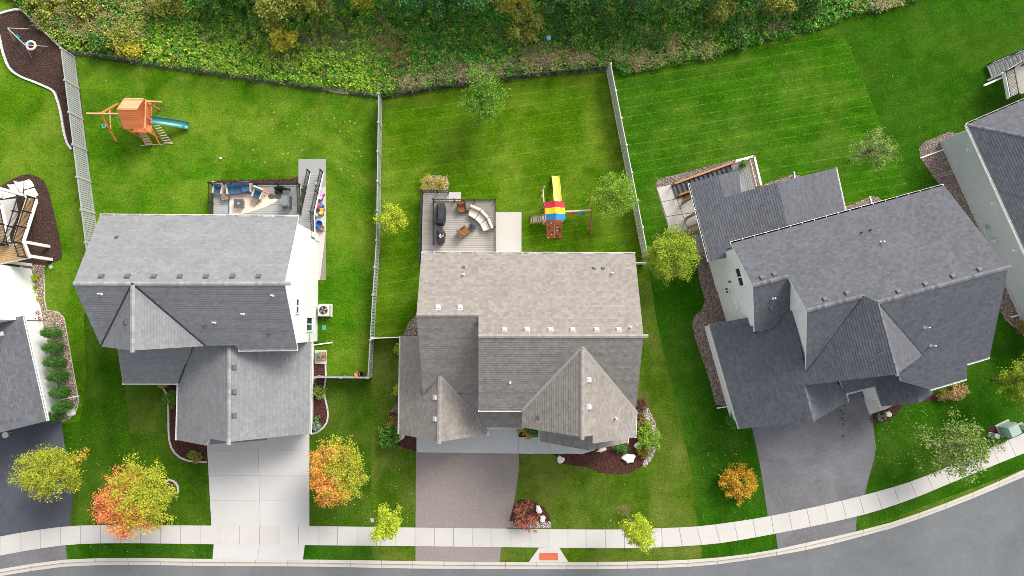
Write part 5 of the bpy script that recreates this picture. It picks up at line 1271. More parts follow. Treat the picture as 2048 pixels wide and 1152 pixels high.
slabs('patio', [(1312, 375), (1342, 369), (1410, 440), (1420, 500), (1350, 470), (1338, 461)], [[(1313, 376), (1342, 369), (1353, 397), (1323, 404)], [(1323, 405), (1353, 398), (1364, 428), (1332, 433)], [(1332, 434), (1364, 429), (1376, 462), (1339, 468)], [(1354, 398), (1385, 388), (1396, 424), (1365, 428)], [(1365, 429), (1396, 425), (1412, 470), (1377, 462)], [(1377, 463), (1412, 471), (1420, 520), (1392, 505)]], 0.05, MT['pad'])
pl_ = thing('potted_plant', 'potted plant on the corner of the charcoal porch deck', 'plant', at(1484, 331, Z3)); c = WL[pl_.name]
MB().lathe(c, [(0.13, 0), (0.18, 0.28), (0.19, 0.3), (0.16, 0.3)], 14).build('pot', MT['terracotta'], pl_)

# ------------------------------------------------------------------ deck and stairs of the grey house
d4 = thing('deck_stairs', 'grey deck stairs with dark rail behind the grey house', 'stairs', at(2010, 140))
Z4d = 1.9
a0, a1, b0, b1 = at(1972, 131, 0.2), at(1982, 157, 0.2), at(2068, 92, Z4d), at(2078, 118, Z4d)
N = 11
for i in range(N):
    t = (i+0.5)/N; p, q = a0.lerp(b0, t), a1.lerp(b1, t); w = (b0-a0).xy.length/N
    MB().bar(p, q, w*0.97, 0.045).build('tread', MT['deck_grey'], d4)
    dd = (b0-a0).normalized().xy.to_3d()*w*0.47; MB().bar(p+dd+ZV*0.07, q+dd+ZV*0.07, 0.02, 0.12).build('riser', MT['rail_white'], d4)
for a, b in ((a0, b0), (a1, b1)):
    MB().bar(a, b, 0.05, 0.3).build('stringer', MT['white'], d4); rail_run(d4, a, b, 0.9, None, 0.3)
Q = [at(2020, 196, Z4d), at(2120, 160, Z4d), at(2090, 95, Z4d), at(2010, 144, Z4d)]
MB().bar(at(1968, 171, 1.2), at(2018, 149, 1.2), 0.16, 0.16).build('beam', MT['white'], d4)
d5 = thing('deck', 'grey deck with white edge board behind the grey house', 'deck', at(2035, 170)); boards(d5, Q, Z4d, MT['deck_tan'])
for a, b in ((Q[0], Q[3]), (Q[3], Q[2])): MB().bar(a-ZV*0.15, b-ZV*0.15, 0.07, 0.34).build('rim_joist', MT['white'], d5); rail_run(d5, a, b, 0.95)
for p in (Q[3], Q[2], at(2045, 215, 0)): MB().box((p.x, p.y, Z4d/2-0.1), (0.15, 0.15, Z4d-0.25)).build('support_post', MT['white'], d5)
# ------------------------------------------------------------------ play sets
ps1 = thing('playset', 'orange cedar playset with plank roof and green slide', 'playset', at(270, 235))
c_ = MT['cedar']; p_ = MT['cedar_pale']
X0, X1, Y0, Y1 = -27.25, -25.9, 15.2, 17.45; YM = (Y0+Y1)/2; ZD = 1.45
for x in (X0, X1):
    for y in (Y0, Y1): MB().box((x, y, 1.35), (0.10, 0.10, 2.7)).build('post', c_, ps1)
boards(ps1, [Vector((X0, Y0, ZD)), Vector((X1+.1, Y0, ZD)), Vector((X1+.1, Y1, ZD)), Vector((X0, Y1, ZD))], ZD, c_, 'y')
for y0, y1 in ((Y1+.06, YM), (Y0-.06, YM)):
    n = 9
    for i in range(n):
        t0, t1 = i/n, (i+1)/n; a = Vector((0, y0+(y1-y0)*t0, 2.62+1.0*t0)); b = Vector((0, y0+(y1-y0)*(t1+0.03), 2.62+1.0*(t1+0.03)))
        m = MB(); w = 0.03
        q = [Vector((X0-.06, a.y, a.z)), Vector((X1+.06, a.y, a.z)), Vector((X1+.06, b.y, b.z+0.0)), Vector((X0-.06, b.y, b.z))]
        up = Vector((0, 0, 0.035)); m.add(q+[v+up for v in q], [(4, 5, 6, 7), (0, 1, 5, 4), (1, 2, 6, 5), (2, 3, 7, 6), (3, 0, 4, 7), (3, 2, 1, 0)]); 
        m.build('roof_board', p_ if y0 > YM else c_, ps1)
MB().bar((X1+.1, Y0, 2.45), (X1+.1, Y1, 2.45), 0.05, 0.12).build('gable_beam', p_, ps1)
MB().bar((X0, Y0, 2.5), (X1, Y0, 2.5), 0.05, 0.1).build('gable_beam', p_, ps1)
for y in (Y1,):
    MB().bar((X0, y, ZD+0.75), (X1, y, ZD+0.75), 0.05, 0.09).build('wall_rail', c_, ps1)
for i in range(8): MB().box((X1+0.06, Y1-0.12-0.16*i, ZD+0.38), (0.03, 0.09, 0.75)).build('wall_slat', c_, ps1)
for i in range(8): MB().box((X0+0.12+0.15*i, Y1, ZD+0.38), (0.09, 0.03, 0.75)).build('wall_slat', c_, ps1)
# swing arm
MB().bar((-30.2, 16.35, 2.42), (X0, 16.35, 2.42), 0.10, 0.14).build('swing_beam', p_, ps1)
for y in (17.9, 14.85): MB().bar((-29.2, 16.35, 2.4), (-29.2, y, 0), 0.10, 0.12).build('leg', c_, ps1)
MB().bar((-29.0, 16.95, 1.45), (-29.0, 15.5, 1.25), 0.05, 0.11).build('cross_brace', p_, ps1)
for sx in (-28.6, -27.9):
    m = MB(); m.tube([(sx, 16.35, 2.4), (sx, 16.35, 0.5)], 0.012, 5); m.tube([(sx+.35, 16.35, 2.4), (sx+.35, 16.35, 0.5)], 0.012, 5); sw = m.build('swing_rope', MT['green_plastic'], ps1)
    MB().box((sx+.17, 16.35, 0.5), (0.45, 0.17, 0.03)).build('swing_seat', MT['green_plastic'], sw)
MB().ring((-29.55, 15.75, 1.2), 0.14, 0.035, None, 18, 8).build('ring_swing', MT['ball'], ps1)
MB().tube([(-29.7, 16.35, 2.4), (-29.55, 15.85, 1.25)], 0.012, 5).build('ring_rope', MT['black'], ps1)
# upper arm with trapeze
MB().bar((X1, 17.4, 2.3), (X1+1.25, 17.35, 2.3), 0.10, 0.14).build('trapeze_beam', p_, ps1); MB().bar((X1, 17.1, 1.9), (X1+0.9, 17.3, 2.25), 0.07, 0.1).build('brace', c_, ps1)
m = MB().tube([(X1+0.7, 17.3, 2.25), (X1+0.7, 16.9, 1.3)], 0.012, 5); m.tube([(X1+1.1, 17.3, 2.25), (X1+1.1, 16.9, 1.3)], 0.012, 5); m.tube([(X1+0.65, 16.9, 1.3), (X1+1.15, 16.9, 1.3)], 0.02, 6); m.build('trapeze', MT['galv'], ps1)
def slide(parent, a, b, w, mat, curl=True, n=16):
    m = MB(); V = []; d = (b-a); dh = Vector((d.x, d.y, 0)).normalized(); s = Vector((-dh.y, dh.x, 0))
    prof = [(-1.0, 0.16), (-0.92, 0.18), (-0.86, 0.10), (-0.6, 0.02), (0, 0), (0.6, 0.02), (0.86, 0.10), (0.92, 0.18), (1.0, 0.16)]
    for i in range(n+1):
        t = i/n; p = a.lerp(b, t); z = a.z + (b.z-a.z)*(t if not curl else (1.5*t*t*0.35+t*0.65)/(1.5*0.35+0.65)) 
        if t > 0.88: z = b.z + (t-0.88)*0.15
        for u, h in prof: V.append(Vector((p.x, p.y, z+h)) + s*(u*w/2))
    k = len(prof); F = [(i*k+j, i*k+j+1, (i+1)*k+j+1, (i+1)*k+j) for i in range(n) for j in range(k-1)]
    F = [f[::-1] for f in F]
    m.add(V, F); return m.build('slide', mat, parent, True)
slide(ps1, at(299, 240, 1.45), at(378, 252, 0.12), 0.62, MT['green_plastic'])
for (a, b), (cc, dd) in ((((275, 259), (293, 291)), ((287, 259), (306, 290))),):
    p0, p1, q0, q1 = at(*a, 1.45), at(*b, 0.02), at(*cc, 1.45), at(*dd, 0.02)
    for u, v in ((p0, p1), (q0, q1)): MB().bar(u, v, 0.06, 0.12).build('ladder_rail', c_, ps1)
    for i in range(6):
        t = (i+0.5)/6; MB().bar(p0.lerp(p1, t), q0.lerp(q1, t), 0.14, 0.035).build('ladder_rung', MT['lumber_pale'], ps1)
p0, p1 = at(301, 252, 1.4), at(320, 290, 0.02); MB().bar(p0, p1, 0.07, 0.12).build('climber_rail', c_, ps1)
q0, q1 = at(318, 248, 1.35), at(346, 287, 0.02)
for i in range(8):
    t = (i+0.4)/8; a, b = p0.lerp(p1, t).lerp(q0.lerp(q1, t), 0.35), q0.lerp(q1, t); MB().bar(a, b, 0.07, 0.045).build('climber_rung', MT['lumber_pale'], ps1)
m = MB()
for f in (0.4, 0.95): m.tube([p0.lerp(q0, f), p1.lerp(q1, f)], 0.012, 5)
m.build('climber_ropes', MT['lumber'], ps1)['kind'] = 'stuff'
MB().bar(at(281, 291, 0.04), at(346, 287, 0.04), 0.05, 0.05).build('ground_bar', MT['lumber_pale'], ps1)

ps2 = thing('playset', 'playset with red yellow and blue canopy and yellow slide', 'playset', at(1110, 425))
lm = MT['lumber']
rid = [at(1110.4, 401.5, 3.1), at(1112, 439, 3.1)]; lft = [at(1089.6, 405, 2.45), at(1091.7, 440, 2.45)]; rgt = [at(1128.5, 404, 2.45), at(1130.8, 439, 2.45)]
lp = lambda pr, t: pr[0].lerp(pr[1], t)
for i, mk in enumerate(('red_fab', 'yellow_fab', 'blue_fab')):
    t0, t1 = i/3, (i+1)/3; m = MB()
    n = 5; V = []
    for j in range(n+1):
        t = t0+(t1-t0)*j/n; V += [lp(lft, t)-ZV*0.10+ZV*0.02*math.sin(j*2), lp(lft, t), (lp(lft, t)+lp(rid, t))/2-ZV*0.04, lp(rid, t), (lp(rgt, t)+lp(rid, t))/2-ZV*0.04, lp(rgt, t), lp(rgt, t)-ZV*0.10]
    m.add(V, [(j*7+k, j*7+k+1, (j+1)*7+k+1, (j+1)*7+k) for j in range(n) for k in range(6)]); m.f = [f[::-1] for f in m.f]
    m.build('canopy_panel', MT[mk], ps2)
MB().tube([rid[0]-ZV*0.04, rid[1]-ZV*0.04], 0.03, 6).build('ridge_pole', lm, ps2)
px0, px1 = lft[0].x+0.06, rgt[0].x-0.06; py0, py1 = lft[1].y+0.05, lft[0].y-0.05
for x in (px0, px1):
    for y in (py0, py1): MB().box((x, y, 1.22), (0.09, 0.09, 2.44)).build('post', MT['lumber_pale'], ps2)
    MB().bar((x, py0, 2.40), (x, py1, 2.40), 0.05, 0.08).build('top_rail', MT['lumber_pale'], ps2)
boards(ps2, [Vector((px0, py0-0.25, 1.4)), Vector((px1, py0-0.25, 1.4)), Vector((px1, py1, 1.4)), Vector((px0, py1, 1.4))], 1.4, MT['climb'])
slide(ps2, at(1115, 403, 1.45), at(1110.5, 352, 0.1), 0.62, MT['yellow_plastic'])
tl, tr, bl2, br2 = at(1092.4, 444, 1.4), at(1124.5, 444, 1.4), at(1093, 476, 0.03), at(1123.6, 475.5, 0.03)
for i in range(8):
    t0, t1 = i/8, (i+0.96)/8; q = [bl2.lerp(tl, t0), br2.lerp(tr, t0), br2.lerp(tr, t1), bl2.lerp(tl, t1)]; up = Vector((0, -0.02, 0.02))
    MB().add(q+[v+up for v in q], [(4, 5, 6, 7), (0, 1, 5, 4), (1, 2, 6, 5), (2, 3, 7, 6), (3, 0, 4, 7)]).build('climbing_plank', MT['climb'], ps2)
rr_ = random.Random(2)
for i in range(13):
    u, v = rr_.choice((0.15, 0.32, 0.68, 0.85))+rr_.uniform(-.04, .04), (i+0.5)/13; p = bl2.lerp(br2, u).lerp(tl.lerp(tr, u), v)+Vector((0, -0.04, 0.05))
    MB().lathe(p, [(0.06, -0.04), (0.07, 0.0), (0.04, 0.04)], 7).build('climbing_hold', MT['yellow_plastic'] if i % 3 == 0 else MT['cover'], ps2)
MB().tube([bl2.lerp(br2, 0.52)+ZV*0.08, tl.lerp(tr, 0.52)+ZV*0.12], 0.015, 5).build('climbing_rope', MT['orange_plastic'], ps2)
s0_, s1_, e0_, e1_ = at(1088, 429, 1.4), at(1089.6, 443, 1.4), at(1061, 432, 0.05), at(1060.4, 447, 0.05)
for a, b in ((s0_, e0_), (s1_, e1_)): MB().bar(a, b, 0.05, 0.14).build('stair_rail', MT['lumber'], ps2)
for i in range(6):
    t = (i+0.5)/6; MB().bar(s0_.lerp(e0_, t), s1_.lerp(e1_, t), 0.13, 0.035).build('stair_tread', MT['lumber_pale'], ps2)
ba_, bb_ = at(1132, 423, 2.4), at(1183, 420, 2.4)
MB().bar(ba_, bb_, 0.10, 0.14).build('swing_beam', MT['lumber_pale'], ps2)
for p in ((1182, 396), (1182, 469)): MB().bar(bb_, at(*p), 0.10, 0.12).build('leg', MT['climb'], ps2)
for p, mk in (((1143, 428), 'red_plastic'), ((1163, 427.5), 'blue_plastic')):
    q = at(*p, 0.5); tp_ = Vector((q.x, ba_.y-0.05, 2.36)); m = MB()
    for s in (-0.2, 0.2): m.tube([tp_+Vector((s, 0, 0)), q+Vector((s, 0, 0.02))], 0.01, 5)
    sw = m.build('swing_chain', MT['galv'], ps2)
    m = MB(); V = []
    for j in range(9):
        u = -1+j/4; V += [q+Vector((u*0.24, -0.09, 0.07*u*u)), q+Vector((u*0.24, 0.09, 0.07*u*u))]
    m.add(V, [(2*j, 2*j+2, 2*j+3, 2*j+1) for j in range(8)]+[(2*j, 2*j+1, 2*j+3, 2*j+2) for j in range(8)]); m.build('swing_seat', MT[mk], sw)
MB().bar(at(1088, 405, 2.2), at(1086, 379, 2.2), 0.08, 0.1).build('side_beam', MT['lumber_pale'], ps2); MB().box(at(1086, 379, 1.1), (0.08, 0.08, 2.2)).build('side_post', MT['lumber_pale'], ps2)
MB().ring(at(1084, 392, 1.7), 0.12, 0.025, (1, 0, 0), 14, 6).build('grab_ring', MT['yellow_plastic'], ps2)
MB().add([at(1129, 418, 2.4), at(1134, 423, 2.42), at(1130, 428, 2.4)], [(0, 1, 2), (2, 1, 0)]).build('corner_panel', MT['yellow_fab'], ps2)

sw0 = thing('swing_frame', 'thin white and teal swing frame with pastel ring on dark mulch', 'swing', at(60, 90))
t0, t1 = at(15, 56, 2.0), at(49.5, 90, 2.0)
MB().tube([t0, t1], 0.035, 8).build('top_bar', MT['teal'], sw0)
for a, f in ((t0, (59, 58)), (t0, (30, 84)), (t1, (95, 93)), (t1, (63, 115))): MB().tube([a, at(*f)], 0.028, 8).build('leg', MT['lumber_pale'], sw0)
q = at(62, 91, 0.6); MB().ring(q, 0.33, 0.085, None, 28, 10).build('swing_ring', None, sw0)
b = NB('pastel_rainbow_fabric', 0.6); v = b.coord(); nz = b.n('SeparateXYZ'); b.l(v, nz.inputs[0]); an = b.math('ARCTAN2', nz.outputs[0], nz.outputs[1])
b.color(b.ramp(b.math('MULTIPLY_ADD', an, 0.159, 0.5), [(0.0, (0.75, 0.45, 0.65)), (0.2, (0.6, 0.55, 0.75)), (0.4, (0.4, 0.65, 0.75)), (0.6, (0.72, 0.78, 0.45)), (0.8, (0.8, 0.7, 0.4)), (1.0, (0.75, 0.45, 0.65))])); bpy.data.objects['swing_ring'].data.materials.clear(); bpy.data.objects['swing_ring'].data.materials.append(b.m)
tm = t0.lerp(t1, 0.9)
for k in range(3):
    a = k*2.1; MB().tube([tm, q+Vector((0.33*math.cos(a), 0.33*math.sin(a), 0))], 0.01, 5).build('ring_rope', MT['lumber_pale'], sw0)
q = at(36, 73, 0.5); MB().box(q, (0.42, 0.2, 0.04), -0.8).build('swing_seat', MT['green_plastic'], sw0); tm = t0.lerp(t1, 0.5)
for s in (-1, 1): MB().tube([tm+Vector((s*.15, -s*.15, 0)), q+Vector((s*.14, -s*.14, 0))], 0.01, 5).build('swing_rope', MT['galv'], sw0)

# ------------------------------------------------------------------ utility boxes and stones
def ubox(label, px, py, size, rz, parts=2):
    c = at(px, py); o = thing('utility_box', label, 'utility box', c); x, y, h = size
    MB().box(c+ZV*0.05, (x*1.25, y*1.25, 0.1), rz).build('pad', MT['pad'], o)
    MB().box(c+ZV*(0.1+h*0.36), (x, y, h*0.72), rz).build('cabinet', MT['box_green'], o)
    MB().box(c+ZV*(0.1+h*0.72+h*0.14), (x*1.04, y*1.04, h*0.28), rz, taper=0.86).build('lid', MT['box_green'], o)
ubox('large pale green transformer box on a pad beside the sidewalk', 2008, 857, (1.0, 0.9, 1.1), 0.42)
ubox('small pale green pedestal beside the transformer mulch', 1982, 870, (0.45, 0.35, 0.6), -0.2)
ubox('small pale green pedestal in the grass right of the transformer', 2040, 852, (0.4, 0.4, 0.7), 0.3)
def boulder(label, px, py, rx, ry, h, seed, rz=0.0, group=None):
    r = random.Random(seed); c = at(px, py); N = 14; V = []
    rad = [1+r.uniform(-.22, .22) for _ in range(N)]
    for s, z in ((1.0, -0.03), (1.02, h*0.55), (0.86, h*0.92), (0.45, h)):
        for k in range(N):
            t = 2*math.pi*k/N; x, y = rx*rad[k]*s*math.cos(t), ry*rad[k]*s*math.sin(t)
            V.append(Vector((c.x+x*math.cos(rz)-y*math.sin(rz), c.y+x*math.sin(rz)+y*math.cos(rz), z+(r.uniform(-.015, .015) if z > 0 else 0))))
    m = MB().add(V, [(j*N+k, j*N+(k+1) % N, (j+1)*N+(k+1) % N, (j+1)*N+k) for j in range(3) for k in range(N)]+[tuple(range(3*N, 4*N))])
    return tag(m.build('boulder', MT['limestone']), label, 'boulder', group)
boulder('large flat white boulder in the red mulch of the tan house', 1257, 916, 0.55, 0.36, 0.3, 1)
boulder('small white boulder at the narrow tip of the red mulch bed', 1121, 919, 0.28, 0.3, 0.22, 2)
boulder('long white boulder tucked under the tan front bay roof', 1203, 899, 0.42, 0.16, 0.2, 3, 0.3)
boulder('white boulder beside the round green shrub and mulch', 1277, 889, 0.36, 0.26, 0.25, 4, 0.4)
boulder('white boulder on the white curb behind the round green shrub', 1298, 850, 0.28, 0.26, 0.3, 5)
boulder('grey white boulder between glossy shrub and garage corner', 801, 874, 0.42, 0.22, 0.25, 6, 0.7)
boulder('upper white boulder right of the pink red hydrangea', 1077, 1019, 0.24, 0.40, 0.25, 7, 0.3)
boulder('lower white boulder right of the pink red hydrangea', 1085, 1037, 0.22, 0.30, 0.22, 8, -0.2)
boulder('round cream boulder in the mulch beside the asphalt driveway', 1775, 828, 0.26, 0.24, 0.28, 9)
boulder('grey slab boulder at the end of the evergreen row', 143, 825, 0.36, 0.28, 0.2, 10, 0.6)
boulder('small white block in the dark bed beside the entry walk', 1072, 869, 0.22, 0.10, 0.2, 11)

# ------------------------------------------------------------------ plants
def leaf_arrays(C, per, spread, size, r, flat=0.75, up=0.8, aspect=0.6):
    up *= 0.5
    n = len(C)*per; pos = np.repeat(C, per, 0) + r.normal(0, 1, (n, 3))*np.array([1, 1, flat])*spread
    nr = r.normal(0, 1, (n, 3)); nr[:, 2] = np.abs(nr[:, 2])+up; nr /= np.linalg.norm(nr, axis=1)[:, None]
    t = np.cross(nr, r.normal(0, 1, (n, 3))); t /= np.linalg.norm(t, axis=1)[:, None]+1e-9; b = np.cross(nr, t)
    s = (size*r.uniform(0.6, 1.3, n))[:, None]
    V = np.stack([pos+t*s, pos+b*s*aspect, pos-t*s, pos-b*s*aspect], 1)
    return V
GAIN = 1.9
_leaf0 = leaf
def leaf(name, cols, cols2=None, **kw):
    g = lambda cs: [K(c, GAIN) for c in cs] if cs else None
    return _leaf0(name, g(cols), g(cols2), **kw)
def leaf_obj(name, V, mat, parent, wl):
    n = len(V); V = V - np.array([wl.x, wl.y, wl.z]); F = np.arange(n*4).reshape(n, 4)
    me = fast(name, V.reshape(-1, 3), F); me.materials.append(mat)
    o = bpy.data.objects.new(name, me); link(o, parent, wl); return o
def crown_pts(c, R, n, r, hollow=0.45, lump=0.3, bottom=-0.8, sig=0.125, div=8):
    """leaf clump centres gathered on branch lobes, with gaps between the lobes"""
    L = max(9, int(n/div)); k = np.arange(L)+0.5; z = 1-(1-bottom)*k/L*0.92; th = 2.4*np.arange(L)+r.uniform(0, 6.28)
    s = np.sqrt(np.maximum(0, 1-z*z)); D = np.c_[s*np.cos(th), s*np.sin(th), z] + r.normal(0, 0.16, (L, 3)); D /= np.linalg.norm(D, axis=1)[:, None]
    ln = 1+lump*r.uniform(-0.9, 0.75, L)
    i = r.randint(0, L, n); t = hollow+(1-hollow)*r.uniform(0, 1, n)**0.75
    P = D[i]*(t*ln[i])[:, None] + r.normal(0, 1, (n, 3))*(sig*(1.15-0.4*t))[:, None]
    return np.array([c.x, c.y, c.z]) + P*np.array(R)
def tree(label, base, h, cz, R, mat, n=230, per=26, size=0.085, spread=0.17, seed=1, bark='bark', group=None, trunk=0.09, cat='tree', lump=0.3, hollow=0.4, name='tree', off=(0, 0), limbs=16, up=0.8):
    if len(label) and 'wood' not in (group or ''): n = int(n*1.7); size *= 0.68; per = int(per*1.35); spread *= 0.85; lump *= 0.8; R = (R[0]*0.93, R[1]*0.93, R[2])
    r = np.random.RandomState(seed); b = at(*base) if not isinstance(base, Vector) else base
    t = thing(name, label, cat, b, group); c = b+Vector((off[0], off[1], cz))
    C = crown_pts(c, R, n, r, hollow, lump); C = C[C[:, 2] > 0.25]
    top = c+ZV*(R[2]*0.7); m = MB(); mid = b.lerp(top, 0.35)+Vector((r.normal(0, .05), r.normal(0, .05), 0))
    m.tube([b-ZV*0.1, b+ZV*0.15, mid, b.lerp(top, 0.7), top], [trunk*1.5, trunk, trunk*0.8, trunk*0.5, trunk*0.15], 8)
    for i in r.choice(len(C), min(limbs, len(C)), False):
        e = Vector(C[i]); f = min(0.85, max(0.2, (e.z-b.z)/max(0.5, top.z-b.z)*0.62)); s = b.lerp(top, f)
        k = s.lerp(e, 0.5)+ZV*0.08*R[2]; m.tube([s, k, e], [trunk*0.42, trunk*0.26, trunk*0.07], 5)
    m.build('trunk', MT[bark], t, True)
    V = leaf_arrays(C, per, spread, size, r, up=up); V = V[V[:, :, 2].min(1) > 0.05]
    leaf_obj('crown', V, mat, t, Vector((c.x, c.y, 0)))
    return t
def shrub(label, base, R, mat, n=70, per=26, size=0.06, spread=0.10, seed=1, group=None, cat='shrub', name='shrub', hollow=0.5, lump=0.2, z0=0.0, up=0.8, aspect=0.6):
    r = np.random.RandomState(seed); b = at(*base, z0); t = thing(name, label, cat, b, group); c = b+ZV*R[2]*0.55
    C = crown_pts(c, (R[0], R[1], R[2]*0.6), n, r, hollow, lump, -0.5, 0.2, 3); C[:, 2] = np.maximum(C[:, 2], z0+0.08)
    m = MB()
    for i in r.choice(len(C), min(9, len(C)), False): m.tube([b-ZV*0.03, b.lerp(Vector(C[i]), 0.5)+ZV*0.05, Vector(C[i])], [0.025, 0.016, 0.006], 5)
    m.build('stem', MT['bark'], t)
    V = leaf_arrays(C, per, spread, size, r, up=up, aspect=aspect); V[:, :, 2] = np.maximum(V[:, :, 2], z0+0.02)
    leaf_obj('foliage', V, mat, t, Vector((b.x, b.y, z0))); return t
LF = {}
LF['lime'] = leaf('lime_leaves', [(0.16, 0.22, 0.01), (0.24, 0.28, 0.015), (0.32, 0.31, 0.03), (0.11, 0.19, 0.012)])
LF['yg'] = leaf('yellow_green_leaves', [(0.10, 0.17, 0.012), (0.17, 0.21, 0.015), (0.24, 0.24, 0.03), (0.06, 0.13, 0.01)], [(0.32, 0.20, 0.05), (0.25, 0.22, 0.03), (0.36, 0.26, 0.06)], bias=-0.15)
LF['green'] = leaf('maple_green_leaves', [(0.08, 0.16, 0.012), (0.13, 0.21, 0.016), (0.20, 0.26, 0.03), (0.05, 0.12, 0.01)])
LF['maple_red'] = leaf('turning_maple_leaves', [(0.16, 0.21, 0.012), (0.24, 0.25, 0.02), (0.10, 0.17, 0.01), (0.30, 0.24, 0.035)], [(0.36, 0.085, 0.045), (0.42, 0.14, 0.06), (0.32, 0.055, 0.035), (0.42, 0.20, 0.05)], grad=(-0.24, -0.11, 0), bias=0.46)
LF['maple_orange'] = leaf('orange_maple_leaves', [(0.16, 0.20, 0.015), (0.24, 0.24, 0.02), (0.12, 0.17, 0.012), (0.30, 0.24, 0.035)], [(0.40, 0.15, 0.03), (0.44, 0.20, 0.045), (0.36, 0.10, 0.03), (0.42, 0.25, 0.05)], grad=(-0.24, -0.08, 0), bias=0.48)
LF['maple_y'] = leaf('yellowing_maple_leaves', [(0.15, 0.20, 0.012), (0.23, 0.235, 0.02), (0.09, 0.16, 0.01), (0.27, 0.22, 0.03)], [(0.58, 0.13, 0.03), (0.52, 0.20, 0.04)], grad=(0.5, 0.3, 0), bias=-0.72, gain=0.5)
LF['orange'] = leaf('orange_shrub_leaves', [(0.32, 0.15, 0.012), (0.38, 0.20, 0.018), (0.26, 0.115, 0.012), (0.34, 0.24, 0.03), (0.15, 0.13, 0.012)], [(0.34, 0.09, 0.025), (0.30, 0.12, 0.02)], bias=0.05)
LF['dark'] = leaf('dark_glossy_leaves', [(0.015, 0.06, 0.008), (0.03, 0.10, 0.012), (0.05, 0.13, 0.015), (0.10, 0.20, 0.03)])
LF['arbor'] = leaf('evergreen_sprays', [(0.02, 0.07, 0.012), (0.04, 0.11, 0.016), (0.065, 0.15, 0.022)])
LF['burg'] = leaf('burgundy_leaves', [(0.06, 0.022, 0.016), (0.10, 0.04, 0.025), (0.045, 0.025, 0.015), (0.12, 0.07, 0.035)])
LF['sparse'] = leaf('pale_loose_leaves', [(0.12, 0.17, 0.035), (0.07, 0.12, 0.018), (0.19, 0.22, 0.07), (0.04, 0.08, 0.01)])
LF['willow'] = leaf('willowy_leaves', [(0.04, 0.115, 0.008), (0.08, 0.16, 0.014), (0.14, 0.22, 0.03), (0.025, 0.08, 0.006)])
LF['hyd'] = leaf('hydrangea_heads', [(0.29, 0.06, 0.055), (0.36, 0.11, 0.09), (0.22, 0.035, 0.04), (0.13, 0.10, 0.02), (0.06, 0.085, 0.012)])
LF['hyd_p'] = leaf('peach_hydrangea_heads', [(0.40, 0.22, 0.14), (0.36, 0.17, 0.10), (0.44, 0.30, 0.18), (0.22, 0.19, 0.04), (0.06, 0.10, 0.012)])
LF['gold'] = leaf('golden_grass_leaves', [(0.30, 0.22, 0.035), (0.24, 0.20, 0.028), (0.13, 0.16, 0.02), (0.34, 0.27, 0.07)])
LF['silver'] = leaf('silvery_leaves', [(0.12, 0.17, 0.13), (0.18, 0.22, 0.17), (0.07, 0.12, 0.075)])
LF['rustshrub'] = leaf('rusty_green_leaves', [(0.10, 0.10, 0.02), (0.17, 0.11, 0.03), (0.22, 0.13, 0.035), (0.05, 0.08, 0.015)])
T = tree
T('large maple turning salmon red on its street side', (338, 966), 8, 5.1, (2.65, 2.6, 2.4), LF['maple_red'], 330, 30, 0.095, 0.20, 11, trunk=0.12)
T('maple mixing orange and green beside the concrete driveway', (693, 922), 7, 4.1, (2.15, 2.45, 2.0), LF['maple_orange'], 270, 28, 0.09, 0.18, 12, trunk=0.11)
T('yellow green maple with one orange tip over the dark driveway', (165, 920), 7, 3.9, (2.25, 1.85, 1.8), LF['maple_y'], 250, 28, 0.085, 0.18, 13, trunk=0.10)
T('narrow lime yellow street tree beside the pink grey driveway', (793, 1010), 8, 5.0, (0.95, 0.95, 3.0), LF['lime'], 120, 26, 0.085, 0.16, 14, trunk=0.06, lump=0.2)
T('narrow lime yellow street tree on the olive lawn with bare ring', (1245, 1022), 8, 5.2, (0.95, 0.95, 3.2), LF['lime'], 120, 26, 0.085, 0.16, 15, trunk=0.06, lump=0.2, bark='bark_grey')
T('small lime tree leaning over the grey vinyl fence', (793, 450), 4, 2.6, (1.15, 0.98, 1.1), LF['lime'], 90, 26, 0.085, 0.15, 16, trunk=0.06)
T('green maple beside the red yellow blue playset', (1209, 411), 6, 3.6, (1.65, 1.75, 1.6), LF['green'], 200, 28, 0.085, 0.17, 17, trunk=0.09)
T('yellow green maple beside the charcoal house patio', (1318, 522), 7, 4.0, (2.1, 1.95, 1.9), LF['yg'], 250, 28, 0.088, 0.18, 18, trunk=0.10)
T('loose willowy green tree at the black picket fence', (968, 222), 6, 3.4, (1.75, 2.2, 2.0), LF['willow'], 170, 22, 0.10, 0.24, 19, trunk=0.08, lump=0.5, hollow=0.2, up=0.3)
T('sparse pale leaved tree on the vivid striped lawn', (1700, 319), 6, 3.4, (1.9, 1.6, 1.5), LF['sparse'], 85, 15, 0.105, 0.20, 20, bark='bark_grey', trunk=0.08, lump=0.4, limbs=44, hollow=0.3)
T('wide sparse tree overhanging the curving sidewalk', (1852, 880), 7, 4.0, (2.9, 2.6, 1.9), LF['sparse'], 180, 14, 0.12, 0.22, 21, bark='bark_grey', trunk=0.11, lump=0.45, limbs=50, hollow=0.3)
T('yellowing maple standing beyond the transformer box', (1985, 758), 7, 4.0, (2.0, 2.0, 1.9), LF['yg'], 230, 28, 0.088, 0.18, 22, trunk=0.10)
S = shrub
S('round orange shrub alone on the deep green front lawn', (1469, 961), (1.25, 1.2, 1.5), LF['orange'], 150, 28, 0.065, 0.12, 31, hollow=0.65, lump=0.08)
S('pink red hydrangea in the island bed by the sidewalk', (1050, 1026), (1.05, 1.1, 1.2), LF['hyd'], 60, 36, 0.055, 0.085, 32, hollow=0.6)
S('round bright green shrub beside the white curb', (1293, 872), (0.85, 0.95, 1.2), LF['green'], 90, 28, 0.06, 0.10, 33, hollow=0.6)
